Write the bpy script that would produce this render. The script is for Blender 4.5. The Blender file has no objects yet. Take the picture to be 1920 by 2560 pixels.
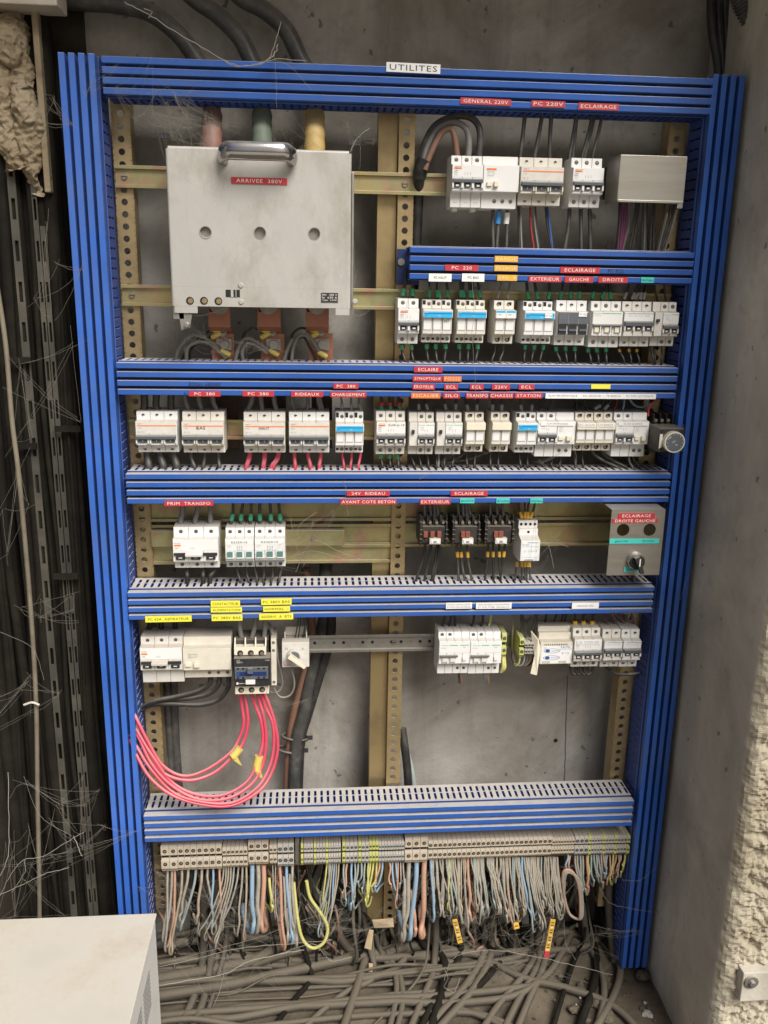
import bpy, math, random
from mathutils import Vector, Matrix, noise
random.seed(7)
S = bpy.context.scene
COL = S.collection
# ------------------------------------------------------------------ camera
F = 2200.0
CR = [[0.9966644372333058, -0.0798041749442301, 0.017067314255273965],
      [-0.003941559856310763, -0.2559642214041942, -0.9666782202298982],
      [0.0815135796068157, 0.9633865325104017, -0.25542498960999876]]
FY = -0.075                       # plane of the duct covers
CAM = Vector((0.0, FY - 1.5, 1.42))
cd = bpy.data.cameras.new('camera'); cam = bpy.data.objects.new('camera', cd); COL.objects.link(cam)
cd.sensor_fit = 'VERTICAL'; cd.sensor_height = 24.0; cd.lens = F / 2560 * 24.0; cd.clip_start = 0.02; cd.clip_end = 200
m = Matrix(((CR[0][0], -CR[1][0], -CR[2][0], CAM.x), (CR[0][1], -CR[1][1], -CR[2][1], CAM.y),
            (CR[0][2], -CR[1][2], -CR[2][2], CAM.z), (0, 0, 0, 1)))
cam.matrix_world = m
S.camera = cam
# ------------------------------------------------------------------ world, sun, exposure
SUN_EL, SUN_AZ = math.radians(47), math.radians(27)      # azimuth: from straight in front of the wall, minus = from the left
W = bpy.data.worlds.new('World'); S.world = W; W.use_nodes = True
nt = W.node_tree
bg = nt.nodes['Background']
sky = nt.nodes.new('ShaderNodeTexSky'); sky.sky_type = 'NISHITA'; sky.sun_disc = False
sky.sun_elevation = SUN_EL; sky.sun_rotation = math.radians(180) - SUN_AZ
sky.dust_density = 6.0; sky.air_density = 0.8; sky.ozone_density = 0.5
nt.links.new(sky.outputs[0], bg.inputs[0]); bg.inputs[1].default_value = 0.06
sd = bpy.data.lights.new('sun', 'SUN'); sd.energy = 3.8; sd.angle = math.radians(34); sd.color = (1.0, 0.98, 0.945)
sun = bpy.data.objects.new('sun', sd); COL.objects.link(sun)
dirv = Vector((math.sin(SUN_AZ) * math.cos(SUN_EL), -math.cos(SUN_AZ) * math.cos(SUN_EL), math.sin(SUN_EL)))
sun.rotation_euler = dirv.to_track_quat('Z', 'Y').to_euler(); sun.location = (0, -3, 3)
S.view_settings.view_transform = 'Standard'; S.view_settings.look = 'None'
S.view_settings.gamma = 1.0; S.view_settings.use_curve_mapping = False; S.view_settings.exposure = 0.22

# ------------------------------------------------------------------ helpers
def ray(px, py):
    a, b = (px - 960) / F, (py - 1280) / F
    return Vector((CR[0][0]*a + CR[1][0]*b + CR[2][0], CR[0][1]*a + CR[1][1]*b + CR[2][1], CR[0][2]*a + CR[1][2]*b + CR[2][2]))
def at(px, py, Y=FY):             # point on the plane y = Y seen at that photo pixel
    d = ray(px, py); t = (Y - CAM.y) / d.y
    return CAM + d * t
def atz(px, py, Z=0.0):
    d = ray(px, py); t = (Z - CAM.z) / d.z
    return CAM + d * t
def atx(px, py, X):
    d = ray(px, py); t = (X - CAM.x) / d.x
    return CAM + d * t

def mat(name, col, rough=0.5, metal=0.0, dust=0.0, dustcol=(0.42, 0.37, 0.30), dirt=0.15, dirtcol=None, scale=40.0, bump=0.0, spec=0.5, iri=False, vary=0.0, brush=None):
    M = bpy.data.materials.new(name); M.use_nodes = True
    n = M.node_tree.nodes; L = M.node_tree.links; b = n['Principled BSDF']
    b.inputs['Roughness'].default_value = rough; b.inputs['Metallic'].default_value = metal
    b.inputs['Specular IOR Level'].default_value = spec
    geo = n.new('ShaderNodeNewGeometry')
    def mix(fac, a, c):
        x = n.new('ShaderNodeMix'); x.data_type = 'RGBA'
        if hasattr(fac, 'links'): L.new(fac, x.inputs[0])
        else: x.inputs[0].default_value = fac
        for k, v in ((6, a), (7, c)):
            if hasattr(v, 'links'): L.new(v, x.inputs[k])
            else: x.inputs[k].default_value = (*v, 1)
        return x.outputs[2]
    def nz(s, detail=4, r=0.6):
        t = n.new('ShaderNodeTexNoise'); t.inputs['Scale'].default_value = s; t.inputs['Detail'].default_value = detail
        t.inputs['Roughness'].default_value = r
        if brush:
            mp = n.new('ShaderNodeMapping'); mp.inputs['Scale'].default_value = brush; L.new(geo.outputs['Position'], mp.inputs[0]); L.new(mp.outputs[0], t.inputs['Vector'])
        else: L.new(geo.outputs['Position'], t.inputs['Vector'])
        return t.outputs[0]
    def rng(v, a, c, lo=0.0, hi=1.0):
        r = n.new('ShaderNodeMapRange'); r.inputs[1].default_value = a; r.inputs[2].default_value = c
        r.inputs[3].default_value = lo; r.inputs[4].default_value = hi; L.new(v, r.inputs[0]); return r.outputs[0]
    c = col
    if vary:
        c = mix(rng(nz(6.0, 3), 0.3, 0.7), tuple(x * (1 - vary) for x in col), tuple(min(1, x * (1 + vary)) for x in col))
    if iri:
        c = mix(rng(nz(9.0, 3), 0.35, 0.65), c, (0.40, 0.39, 0.20)); c = mix(rng(nz(17.0, 2), 0.52, 0.72), c, (0.50, 0.27, 0.20))
    if dirt:
        dc = dirtcol or tuple(x * 0.45 for x in col)
        c = mix(rng(nz(scale, 6, 0.7), 0.45, 0.75, 0, min(1, dirt * 2)), c, dc)
    if dust:
        sx = n.new('ShaderNodeSeparateXYZ'); L.new(geo.outputs['Normal'], sx.inputs[0])
        up = rng(sx.outputs[2], 0.15, 0.8, 0.0, 1.0)
        mm = n.new('ShaderNodeMath'); mm.operation = 'MULTIPLY'; L.new(up, mm.inputs[0]); L.new(rng(nz(60, 5), 0.25, 0.55, 0.75 * dust, dust), mm.inputs[1])
        c = mix(mm.outputs[0], c, dustcol)
        pr = n.new('ShaderNodeMath'); pr.operation = 'MAXIMUM'; L.new(mm.outputs[0], pr.inputs[0]); pr.inputs[1].default_value = rough
        L.new(pr.outputs[0], b.inputs['Roughness'])
        ds = n.new('ShaderNodeMath'); ds.operation = 'MULTIPLY_ADD'; L.new(mm.outputs[0], ds.inputs[0]); ds.inputs[1].default_value = -metal; ds.inputs[2].default_value = metal
        L.new(ds.outputs[0], b.inputs['Metallic'])
    if hasattr(c, 'links'): L.new(c, b.inputs['Base Color'])
    else: b.inputs['Base Color'].default_value = (*c, 1)
    if bump:
        bp = n.new('ShaderNodeBump'); bp.inputs['Strength'].default_value = bump; bp.inputs['Distance'].default_value = 0.002
        L.new(nz(scale * 3, 5), bp.inputs['Height']); L.new(bp.outputs[0], b.inputs['Normal'])
    return M

DUST = (0.43, 0.39, 0.33)
mt = {}
def defm(k, *a, **kw): mt[k] = mat(k, *a, **kw)
defm('blue_plastic', (0.032, 0.118, 0.45), 0.30, dust=0.95, dustcol=(0.47, 0.44, 0.39), dirt=0.32, dirtcol=(0.085, 0.14, 0.31), scale=7, vary=0.18)
defm('blue_groove_shade', (0.010, 0.028, 0.13), 0.6, dirt=0.5, dirtcol=(0.03, 0.028, 0.03), scale=12)  # near-black blue for the rib grooves, their shade put into the colour
defm('blue_shell', (0.016, 0.06, 0.30), 0.5, dust=1.0, dustcol=(0.50, 0.47, 0.42), dirt=0.14, dirtcol=(0.09, 0.10, 0.14), scale=18)
defm('white_plastic', (0.64, 0.62, 0.57), 0.45, dust=0.85, dirt=0.20, dirtcol=(0.42, 0.38, 0.31), scale=70)
defm('bright_plastic', (0.74, 0.74, 0.72), 0.4, dust=0.6, dirt=0.05, dirtcol=(0.5, 0.47, 0.42), scale=70)
defm('white_plastic_warm', (0.66, 0.63, 0.55), 0.45, dust=0.8, dirt=0.18, dirtcol=(0.38, 0.33, 0.25), scale=50)
defm('white_plastic_cool', (0.70, 0.70, 0.68), 0.45, dust=0.7, dirt=0.12, dirtcol=(0.42, 0.38, 0.31), scale=60)
defm('cream_plastic', (0.66, 0.62, 0.52), 0.5, dust=0.8, dirt=0.16, dirtcol=(0.40, 0.34, 0.26), scale=60)
defm('ivory_plastic', (0.75, 0.69, 0.54), 0.5, dust=0.5, dirt=0.08, scale=60)
defm('beige_terminal', (0.52, 0.44, 0.33), 0.65, dust=0.9, dirt=0.3, dirtcol=(0.28, 0.23, 0.17), scale=90)
defm('grey_terminal', (0.42, 0.41, 0.38), 0.6, dust=0.8, dirt=0.25, dirtcol=(0.26, 0.23, 0.19), scale=90)
defm('toggle_grey', (0.10, 0.115, 0.13), 0.45, dust=0.4, dirt=0.1)
defm('dark_plastic', (0.02, 0.021, 0.023), 0.5, dust=0.5, dirt=0.1, dirtcol=(0.12, 0.11, 0.1))
defm('contactor_black', (0.025, 0.023, 0.02), 0.5, dust=0.6, dustcol=(0.22, 0.19, 0.15), dirt=0.25, dirtcol=(0.09, 0.08, 0.065))
defm('hole_black', (0.012, 0.011, 0.01), 0.8, dirt=0)
defm('screw_metal', (0.33, 0.30, 0.25), 0.45, metal=0.7, dirt=0.3)
defm('print_black', (0.03, 0.03, 0.035), 0.6, dirt=0)
defm('print_grey', (0.28, 0.28, 0.30), 0.6, dirt=0)
defm('print_white', (0.80, 0.76, 0.70), 0.5, dirt=0.05)
defm('print_cream', (0.82, 0.66, 0.42), 0.5, dirt=0.05)
defm('navy_dark', (0.012, 0.03, 0.12), 0.4, dirt=0.1)
defm('orange_print', (0.80, 0.22, 0.06), 0.5, dirt=0.05)
defm('green_print', (0.10, 0.45, 0.22), 0.5, dirt=0)
defm('teal_window', (0.10, 0.22, 0.19), 0.25, dirt=0)
defm('cyan_print', (0.03, 0.42, 0.75), 0.4, dirt=0.05)
defm('navy_print', (0.02, 0.10, 0.32), 0.5, dirt=0)
defm('red_tape', (0.50, 0.035, 0.045), 0.4, dust=0.5, dustcol=(0.5, 0.3, 0.27), dirt=0.12, dirtcol=(0.30, 0.05, 0.05), scale=120)
defm('orange_tape', (0.70, 0.16, 0.04), 0.4, dust=0.3, dirt=0.05)
defm('amber_tape', (0.72, 0.42, 0.05), 0.4, dust=0.3, dirt=0.05)
defm('yellow_tape', (0.85, 0.78, 0.06), 0.45, dirt=0.06)
defm('cyan_tape', (0.06, 0.55, 0.50), 0.45, dirt=0.05)
defm('white_tape', (0.80, 0.80, 0.78), 0.45, dirt=0.06)
defm('galvanised_tan', (0.47, 0.36, 0.19), 0.36, metal=0.65, dust=0.6, dirt=0.35, dirtcol=(0.20, 0.14, 0.08), scale=12)
defm('galvanised_gold', (0.46, 0.37, 0.17), 0.36, metal=0.6, dust=0.8, dirt=0.3, dirtcol=(0.20, 0.16, 0.10), iri=True, scale=20)
defm('brass_strip', (0.42, 0.32, 0.16), 0.36, metal=0.7, dust=0.5, dirt=0.35, dirtcol=(0.22, 0.17, 0.10), scale=15)
defm('grey_steel', (0.35, 0.34, 0.31), 0.45, metal=0.7, dust=0.8, dirt=0.3, scale=25)
defm('stainless', (0.36, 0.345, 0.305), 0.36, metal=0.7, dust=0.5, dirt=0.45, dirtcol=(0.30, 0.27, 0.21), scale=9, brush=(0.5, 1, 7))
defm('box_paint', (0.44, 0.43, 0.395), 0.42, metal=0.15, dust=0.5, dirt=0.5, dirtcol=(0.30, 0.27, 0.21), scale=13, bump=0.4, brush=(1.1, 1, 0.6), vary=0.06)
defm('chrome', (0.50, 0.49, 0.48), 0.12, metal=1.0, dust=0.35, dirt=0.1)
defm('copper', (0.42, 0.18, 0.115), 0.5, metal=0.4, dust=0.5, dirt=0.4, dirtcol=(0.28, 0.14, 0.09), scale=25)
defm('copper_shaded', (0.10, 0.045, 0.03), 0.6, dirt=0.5, dirtcol=(0.03, 0.02, 0.015))  # darker copy of the copper, shade behind the devices put into its colour
defm('brown_contact', (0.24, 0.07, 0.045), 0.5, dirt=0.1)
defm('cabinet_paint', (0.56, 0.53, 0.46), 0.45, dust=0.35, dustcol=(0.60, 0.56, 0.48), dirt=0.5, dirtcol=(0.40, 0.33, 0.24), scale=6, vary=0.12)
defm('cabinet_lit_paint', (0.80, 0.79, 0.75), 0.4, dirt=0.1, scale=9)  # cabinet paint made paler, light on the side put into the casing colour
defm('web_dust', (0.24, 0.22, 0.18), 0.9, dirt=0)
defm('cobweb_silk', (0.32, 0.295, 0.245), 0.9, dirt=0)
defm('yellow_green', (0.50, 0.52, 0.14), 0.5, dust=0.4, dirt=0.1)
defm('paper_dull', (0.20, 0.17, 0.12), 0.7, dirt=0.4, dirtcol=(0.08, 0.07, 0.05), scale=12)
defm('paper_tan', (0.55, 0.42, 0.26), 0.8, dirt=0.2)
# wires
defm('wire_black', (0.020, 0.020, 0.020), 0.42, dust=0.3, dirt=0.2, dirtcol=(0.10, 0.095, 0.085), scale=60)
defm('wire_charcoal', (0.05, 0.05, 0.048), 0.42, dust=0.35, dirt=0.3, dirtcol=(0.15, 0.14, 0.12), scale=60)
defm('wire_grey', (0.20, 0.195, 0.18), 0.45, dust=0.5, dirt=0.25, scale=60)
defm('wire_dusty', (0.38, 0.35, 0.29), 0.7, dirt=0.4, dirtcol=(0.20, 0.18, 0.14), scale=50, dust=0.3)
defm('wire_tan', (0.42, 0.34, 0.24), 0.7, dirt=0.3, dirtcol=(0.25, 0.2, 0.14), scale=50)
defm('wire_salmon', (0.54, 0.30, 0.20), 0.6, dirt=0.4, dirtcol=(0.42, 0.28, 0.2), scale=40)
defm('wire_blue', (0.27, 0.40, 0.52), 0.55, dirt=0.4, dirtcol=(0.32, 0.38, 0.42), scale=40)
defm('wire_teal', (0.31, 0.36, 0.34), 0.6, dirt=0.3, dirtcol=(0.3, 0.34, 0.32), scale=40)
defm('wire_pink', (0.62, 0.055, 0.11), 0.42, dust=0.7, dustcol=(0.55, 0.33, 0.30), dirt=0.25, dirtcol=(0.50, 0.16, 0.16), scale=14)
defm('wire_purple', (0.18, 0.06, 0.13), 0.5, dirt=0.2)
defm('wire_red', (0.28, 0.02, 0.02), 0.5, dirt=0.2)
defm('wire_deepblue', (0.02, 0.09, 0.30), 0.5, dirt=0.2)
defm('wire_yellowgreen', (0.55, 0.53, 0.17), 0.6, dirt=0.3, dirtcol=(0.35, 0.34, 0.15), scale=40)
defm('wire_brown', (0.22, 0.12, 0.08), 0.5, dust=0.4, dirt=0.2)
defm('floor_cable', (0.065, 0.055, 0.041), 0.85, dust=0.8, dustcol=(0.145, 0.122, 0.088), vary=0.4, dirt=0.4, dirtcol=(0.03, 0.026, 0.02), scale=30)
defm('soot_cable', (0.012, 0.0105, 0.008), 0.85, spec=0.15, dust=0.0, dirt=0.4, dirtcol=(0.030, 0.025, 0.017), scale=12)
defm('ferrule_green', (0.06, 0.38, 0.20), 0.5, dirt=0.1)
defm('ferrule_grey', (0.40, 0.39, 0.36), 0.5, dirt=0.1)
defm('ferrule_blue', (0.05, 0.25, 0.60), 0.5, dirt=0.1)
defm('ferrule_white', (0.75, 0.75, 0.70), 0.5, dirt=0.1)
defm('ferrule_red', (0.55, 0.05, 0.07), 0.5, dirt=0.1)
defm('lug_yellow', (0.66, 0.53, 0.12), 0.5, dust=0.3, dirt=0.15)
defm('ferrule_yellow', (0.75, 0.45, 0.06), 0.5, dirt=0.1)
defm('tape_red', (0.25, 0.12, 0.095), 0.6, dust=0.4, dirt=0.3)
defm('tape_green', (0.10, 0.15, 0.11), 0.6, dust=0.4, dirt=0.3)
defm('tape_yellow', (0.52, 0.36, 0.12), 0.6, dust=0.4, dirt=0.3)
MI = {}

class MB:
    """collects geometry, several materials"""
    def __init__(s): s.v = []; s.f = []; s.mi = []; s.mats = []; s.sm = []
    def m(s, k):
        if k not in s.mats: s.mats.append(k)
        return s.mats.index(k)
    def add(s, vs, fs, k, smooth=False):
        o = len(s.v); s.v += [Vector(v) for v in vs]; i = s.m(k)
        for f in fs: s.f.append([a + o for a in f]); s.mi.append(i); s.sm.append(smooth)
    def box(s, x0, x1, y0, y1, z0, z1, k):
        s.add([(x0,y0,z0),(x1,y0,z0),(x1,y1,z0),(x0,y1,z0),(x0,y0,z1),(x1,y0,z1),(x1,y1,z1),(x0,y1,z1)],
              [(0,3,2,1),(4,5,6,7),(0,1,5,4),(1,2,6,5),(2,3,7,6),(3,0,4,7)], k); return s
    def prism_x(s, prof, x0, x1, k):       # prof: (y,z) counter-clockwise seen from +x
        n = len(prof)
        s.add([(x0, y, z) for y, z in prof] + [(x1, y, z) for y, z in prof],
              [tuple(range(n))[::-1], tuple(range(n, 2*n))] + [(i, (i+1) % n, n + (i+1) % n, n + i) for i in range(n)], k)
    def prism_y(s, prof, y0, y1, k):       # prof (x,z)
        n = len(prof)
        s.add([(x, y0, z) for x, z in prof] + [(x, y1, z) for x, z in prof],
              [tuple(range(n)), tuple(range(n, 2*n))[::-1]] + [(i, n + i, n + (i+1) % n, (i+1) % n) for i in range(n)], k)
    def cyl_y(s, x, z, r, y0, y1, k, n=14, r1=None):
        r1 = r if r1 is None else r1
        a = [(x + r1*math.cos(t*2*math.pi/n), y0, z + r1*math.sin(t*2*math.pi/n)) for t in range(n)]
        b = [(x + r*math.cos(t*2*math.pi/n), y1, z + r*math.sin(t*2*math.pi/n)) for t in range(n)]
        s.add(a + b, [tuple(range(n)), tuple(range(n, 2*n))[::-1]] + [(i, n+i, n+(i+1) % n, (i+1) % n) for i in range(n)], k, False)
    def ring_y(s, x, z, ro, ri, y0, y1, k, n=20):
        V = []
        for rr, yy in ((ro, y1), (ro, y0), (ri, y0), (ri, y1)):
            V += [(x + rr*math.cos(t*2*math.pi/n), yy, z + rr*math.sin(t*2*math.pi/n)) for t in range(n)]
        fs = []
        for a in range(3):
            fs += [(a*n+i, a*n+(i+1) % n, (a+1)*n+(i+1) % n, (a+1)*n+i) for i in range(n)]
        s.add(V, fs, k)
    def tube(s, pts, r, k, n=8, caps=True):
        pts = [Vector(p) for p in pts]; N = len(pts); V = []; fs = []
        t0 = (pts[1] - pts[0]).normalized(); up = Vector((0, 1, 0)) if abs(t0.y) < 0.9 else Vector((1, 0, 0))
        u = t0.cross(up).normalized()
        rr = r if isinstance(r, (list, tuple)) else [r] * N
        for i in range(N):
            t = (pts[min(i+1, N-1)] - pts[max(i-1, 0)])
            t = t.normalized() if t.length > 1e-9 else t0
            u = (u - t * u.dot(t)); u = u.normalized() if u.length > 1e-6 else t.orthogonal().normalized()
            w = t.cross(u)
            for j in range(n):
                a = 2*math.pi*j/n
                V.append(pts[i] + (u*math.cos(a) + w*math.sin(a)) * rr[i])
        for i in range(N-1):
            for j in range(n):
                fs.append((i*n+j, i*n+(j+1) % n, (i+1)*n+(j+1) % n, (i+1)*n+j))
        s.add(V, fs, k, True)
        if caps: s.add(V[:n], [tuple(range(n))[::-1]], k); s.add(V[-n:], [tuple(range(n))], k)
    def text(s, txt, cx, cz, w, h, y, k, tilt=0.0):
        vs, fs = text_geo(txt)
        if not vs: return
        x0 = min(v[0] for v in vs); x1 = max(v[0] for v in vs); z0 = min(v[1] for v in vs); z1 = max(v[1] for v in vs)
        sx = w / (x1 - x0); sz = h / max(z1 - z0, 0.5)
        ct, st = math.cos(tilt), math.sin(tilt); out = []
        for a, b in vs:
            X = (a - (x0+x1)/2) * sx; Z = (b - (z0+z1)/2) * sz
            out.append((cx + X*ct - Z*st, y, cz + X*st + Z*ct))
        s.add(out, fs, k)
_tc = {}
def text_geo(t):
    if t in _tc: return _tc[t]
    c = bpy.data.curves.new('t', 'FONT'); c.body = t; c.resolution_u = 2; c.space_character = 1.12
    o = bpy.data.objects.new('t', c); COL.objects.link(o)
    me = o.to_mesh()
    r = ([(v.co.x, v.co.y) for v in me.vertices], [tuple(p.vertices) for p in me.polygons])
    o.to_mesh_clear(); bpy.data.objects.remove(o); bpy.data.curves.remove(c)
    _tc[t] = r; return r

def mesh_of(name, g, off=None, inv=None, bevel=0):
    me = bpy.data.meshes.new(name)
    vs = g.v
    if inv is not None: vs = [inv @ v for v in vs]
    me.from_pydata([tuple(v) for v in vs], [], g.f)
    for k in g.mats: me.materials.append(mt[k])
    me.polygons.foreach_set('material_index', g.mi); me.polygons.foreach_set('use_smooth', g.sm)
    me.update(); return me
class Thing:
    def __init__(s, name, label, cat, loc, group=None, rot=None):
        s.o = bpy.data.objects.new(name, None); s.o.empty_display_size = 0.02; COL.objects.link(s.o)
        s.o.location = loc
        s.M = Matrix.Translation(Vector(loc))
        if rot is not None: s.o.rotation_euler = rot; s.M = s.M @ rot.to_matrix().to_4x4()
        s.inv = s.M.inverted()
        s.o['label'] = label; s.o['category'] = cat
        if group: s.o['group'] = group
    def part(s, name, g, parent=None, label=None, bevel=0, local=False, stuff=False):
        o = bpy.data.objects.new(name, mesh_of(name, g, inv=None if local else s.inv)); COL.objects.link(o)
        o.parent = parent or s.o
        if label: o['label'] = label
        if stuff: o['kind'] = 'stuff'
        if bevel: bev(o, bevel)
        return o
def bev(o, w, seg=2):
    b = o.modifiers.new('bevel', 'BEVEL'); b.width = w; b.segments = seg; b.limit_method = 'ANGLE'; b.angle_limit = math.radians(40); b.harden_normals = False
def single(name, g, label, cat, loc, group=None, bevel=0):
    o = bpy.data.objects.new(name, mesh_of(name, g, inv=Matrix.Translation(-Vector(loc)))); COL.objects.link(o); o.location = loc
    o['label'] = label; o['category'] = cat
    if group: o['group'] = group
    if bevel: bev(o, bevel)
    return o
def struct(name, g, label=None):
    o = bpy.data.objects.new(name, mesh_of(name, g)); COL.objects.link(o); o['kind'] = 'structure'
    if label: o['label'] = label
    return o
def cr(pts, n=6):                     # Catmull-Rom
    P = [Vector(p) for p in pts]
    if len(P) == 2: P = [P[0], (P[0]+P[1])/2, P[1]]
    Q = [P[0]*2 - P[1]] + P + [P[-1]*2 - P[-2]]
    out = []
    for i in range(1, len(Q)-2):
        a, b, c, d = Q[i-1:i+3]
        for j in range(n):
            t = j / n
            out.append(0.5*((2*b) + (c-a)*t + (2*a-5*b+4*c-d)*t*t + (3*b-a-3*c+d)*t**3))
    out.append(P[-1]); return out
def P3(p): return at(p[0], p[1], p[2])
ORD = ['first', 'second', 'third', 'fourth', 'fifth', 'sixth', 'seventh', 'eighth', 'ninth', 'tenth', 'eleventh', 'twelfth', 'thirteenth', 'fourteenth', 'fifteenth', 'sixteenth', 'seventeenth', 'eighteenth']

def wire(pts, r, k, label, group=None, sleeves=(), name='wire', cat='wire', n=7, seg=6, px=True, wt=1.0):
    """pts: photo pixels with the depth they hang at; sleeves: (i0,i1,material,name,scale) on the smoothed path fraction"""
    path = cr([P3(p) for p in pts] if px else pts, seg)
    loc = path[0].copy()
    if name == 'wire': WIRES.append((r * sum((path[i+1]-path[i]).length for i in range(len(path)-1)) * wt, path, r, k, label, group, sleeves, n)); return
    if not sleeves:
        g = MB(); g.tube(path, r, k, n); return single(name, g, label, cat, loc, group)
    t = Thing(name, label, cat, loc, group)
    g = MB(); g.tube(path, r, k, n); t.part('insulation', g)
    N = len(path) - 1
    for f0, f1, mk, nm, sc in sleeves:
        a, b = path_at(path, f0), path_at(path, f1); mid = path_at(path, (f0+f1)/2)
        g = MB(); g.tube([a, mid, b], r*sc, mk, 8); t.part(nm, g)
    return t.o
WIRES = []
def flush_wires(limit=292):
    W_ = sorted(WIRES, key=lambda q: -q[0]); rest = MB()
    for i, (_, path, r, k, label, group, sleeves, n) in enumerate(W_):
        loc = path[0].copy()
        if i >= limit:
            rest.tube(path, r, k, 6)
            for f0, f1, mk, nm, sc in sleeves: rest.tube([path_at(path, f0), path_at(path, (f0+f1)/2), path_at(path, f1)], r*sc, mk, 8)
            continue
        g = MB(); g.tube(path, r, k, n)
        if not sleeves: single('wire', g, label, 'wire', loc, group); continue
        t = Thing('wire', label, 'wire', loc, group); t.part('insulation', g)
        for f0, f1, mk, nm, sc in sleeves:
            g = MB(); g.tube([path_at(path, f0), path_at(path, (f0+f1)/2), path_at(path, f1)], r*sc, mk, 8); t.part(nm, g)
    o = single('wire_tangle', rest, 'tangle of thin dusty wires behind and between the single ones', 'wires', Vector((0.1, 0, 0.3))); o['kind'] = 'stuff'
def path_at(path, f):
    L = [0]
    for i in range(len(path)-1): L.append(L[-1] + (path[i+1]-path[i]).length)
    d = f * L[-1]
    for i in range(len(path)-1):
        if L[i+1] >= d:
            return path[i].lerp(path[i+1], (d-L[i]) / max(1e-9, L[i+1]-L[i]))
    return path[-1]

# ------------------------------------------------------------------ setting
WALL_Y = 0.10
def concrete(name, c1, c2, rough_bump=0.3, fine=120, streak=True):
    M = bpy.data.materials.new(name); M.use_nodes = True
    n = M.node_tree.nodes; L = M.node_tree.links; b = n['Principled BSDF']; b.inputs['Roughness'].default_value = 0.85
    b.inputs['Specular IOR Level'].default_value = 0.25
    geo = n.new('ShaderNodeNewGeometry')
    def nz(s, d=5, r=0.6, sc=(1, 1, 1), dist=0):
        mp = n.new('ShaderNodeMapping'); mp.inputs['Scale'].default_value = sc; L.new(geo.outputs['Position'], mp.inputs[0])
        t = n.new('ShaderNodeTexNoise'); t.inputs['Scale'].default_value = s; t.inputs['Detail'].default_value = d; t.inputs['Roughness'].default_value = r
        t.inputs['Distortion'].default_value = dist
        L.new(mp.outputs[0], t.inputs['Vector']); return t.outputs[0]
    def ramp(v, a, c, lo=0., hi=1.):
        r = n.new('ShaderNodeMapRange'); [setattr(r.inputs[i+1], 'default_value', q) for i, q in enumerate((a, c, lo, hi))]; L.new(v, r.inputs[0]); return r.outputs[0]
    def mix(f, a, c):
        x = n.new('ShaderNodeMix'); x.data_type = 'RGBA'; L.new(f, x.inputs[0])
        for k, v in ((6, a), (7, c)):
            if hasattr(v, 'links'): L.new(v, x.inputs[k])
            else: x.inputs[k].default_value = (*v, 1)
        return x.outputs[2]
    c = mix(ramp(nz(3.2, 6, 0.65, dist=0.6), 0.35, 0.65), c1, c2)
    if streak: c = mix(ramp(nz(5, 5, 0.6, (3.0, 1, 0.25)), 0.5, 0.75, 0, 0.55), c, tuple(x * 0.5 for x in c1))
    c = mix(ramp(nz(28, 4, 0.7), 0.55, 0.75, 0, 0.4), c, tuple(x * 0.6 for x in c1))
    c = mix(ramp(nz(45, 2, 0.5), 0.70, 0.74, 0, 0.7), c, tuple(x * 0.35 for x in c1))
    L.new(c, b.inputs['Base Color'])
    bp = n.new('ShaderNodeBump'); bp.inputs['Strength'].default_value = rough_bump; bp.inputs['Distance'].default_value = 0.004
    L.new(nz(fine, 6, 0.7), bp.inputs['Height']); L.new(bp.outputs[0], b.inputs['Normal'])
    mt[name] = M
concrete('concrete_smooth', (0.24, 0.22, 0.185), (0.48, 0.46, 0.42))
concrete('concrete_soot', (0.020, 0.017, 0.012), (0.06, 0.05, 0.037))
concrete('concrete_side', (0.40, 0.365, 0.30), (0.64, 0.60, 0.51))
concrete('concrete_broken', (0.33, 0.285, 0.20), (0.56, 0.51, 0.40), 0.9, 90, False)
concrete('concrete_dirt', (0.06, 0.05, 0.037), (0.17, 0.14, 0.10), 0.9, 60, False)
concrete('ground_pale', (0.34, 0.31, 0.26), (0.42, 0.39, 0.33), 0.5, 20, False)
concrete('foam_dirty', (0.20, 0.15, 0.09), (0.46, 0.39, 0.27), 0.8, 50, False)

# floor, reaching out past the camera
g = MB(); nx, ny = 120, 60
XS = [-3 + 6*i/nx for i in range(nx+1)]; YS = [-4.0, -3, -2, -1.4] + [-1.0 + 1.1*j/ny for j in range(ny+1)]
for y in YS:
    for x in XS:
        h = 0.0
        if y > -1.01: h = 0.012*noise.noise(Vector((x*9, y*9, 0))) + 0.006*noise.noise(Vector((x*31, y*31, 3)))
        g.v.append(Vector((x, y, h)))
k = g.m('concrete_dirt'); w_ = nx+1
for j in range(len(YS)-1):
    for i in range(nx):
        g.f.append([j*w_+i, j*w_+i+1, (j+1)*w_+i+1, (j+1)*w_+i]); g.mi.append(k); g.sm.append(True)
struct('floor', g)
g = MB(); g.box(-60, 60, -80, -3.96, -0.2, -0.004, 'ground_pale'); g.box(-60, -2.96, -3.95, 0.2, -0.2, -0.004, 'ground_pale'); g.box(2.96, 60, -3.95, 0.2, -0.2, -0.004, 'ground_pale'); struct('ground', g)
ducts_left_x = at(225, 1200).x
g = MB(); P = [at(1419+random.uniform(-1, 1)-(y-1690)*0.03, y, WALL_Y-0.001) for y in range(1690, 2000, 12)]; g.tube(P, 0.0006, 'navy_dark', 4); single('marking_line', g, 'thin dark vertical marking line on the wall below the breakers', 'line', P[0])
g = MB(); c = at(1389, 1851, WALL_Y); g.cyl_y(c.x, c.z, 0.0045, WALL_Y-0.0008, WALL_Y, 'hole_black', 12); single('wall_plug_hole', g, 'small dark fixing hole in the concrete wall above the lowest duct', 'hole', c)
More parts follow.
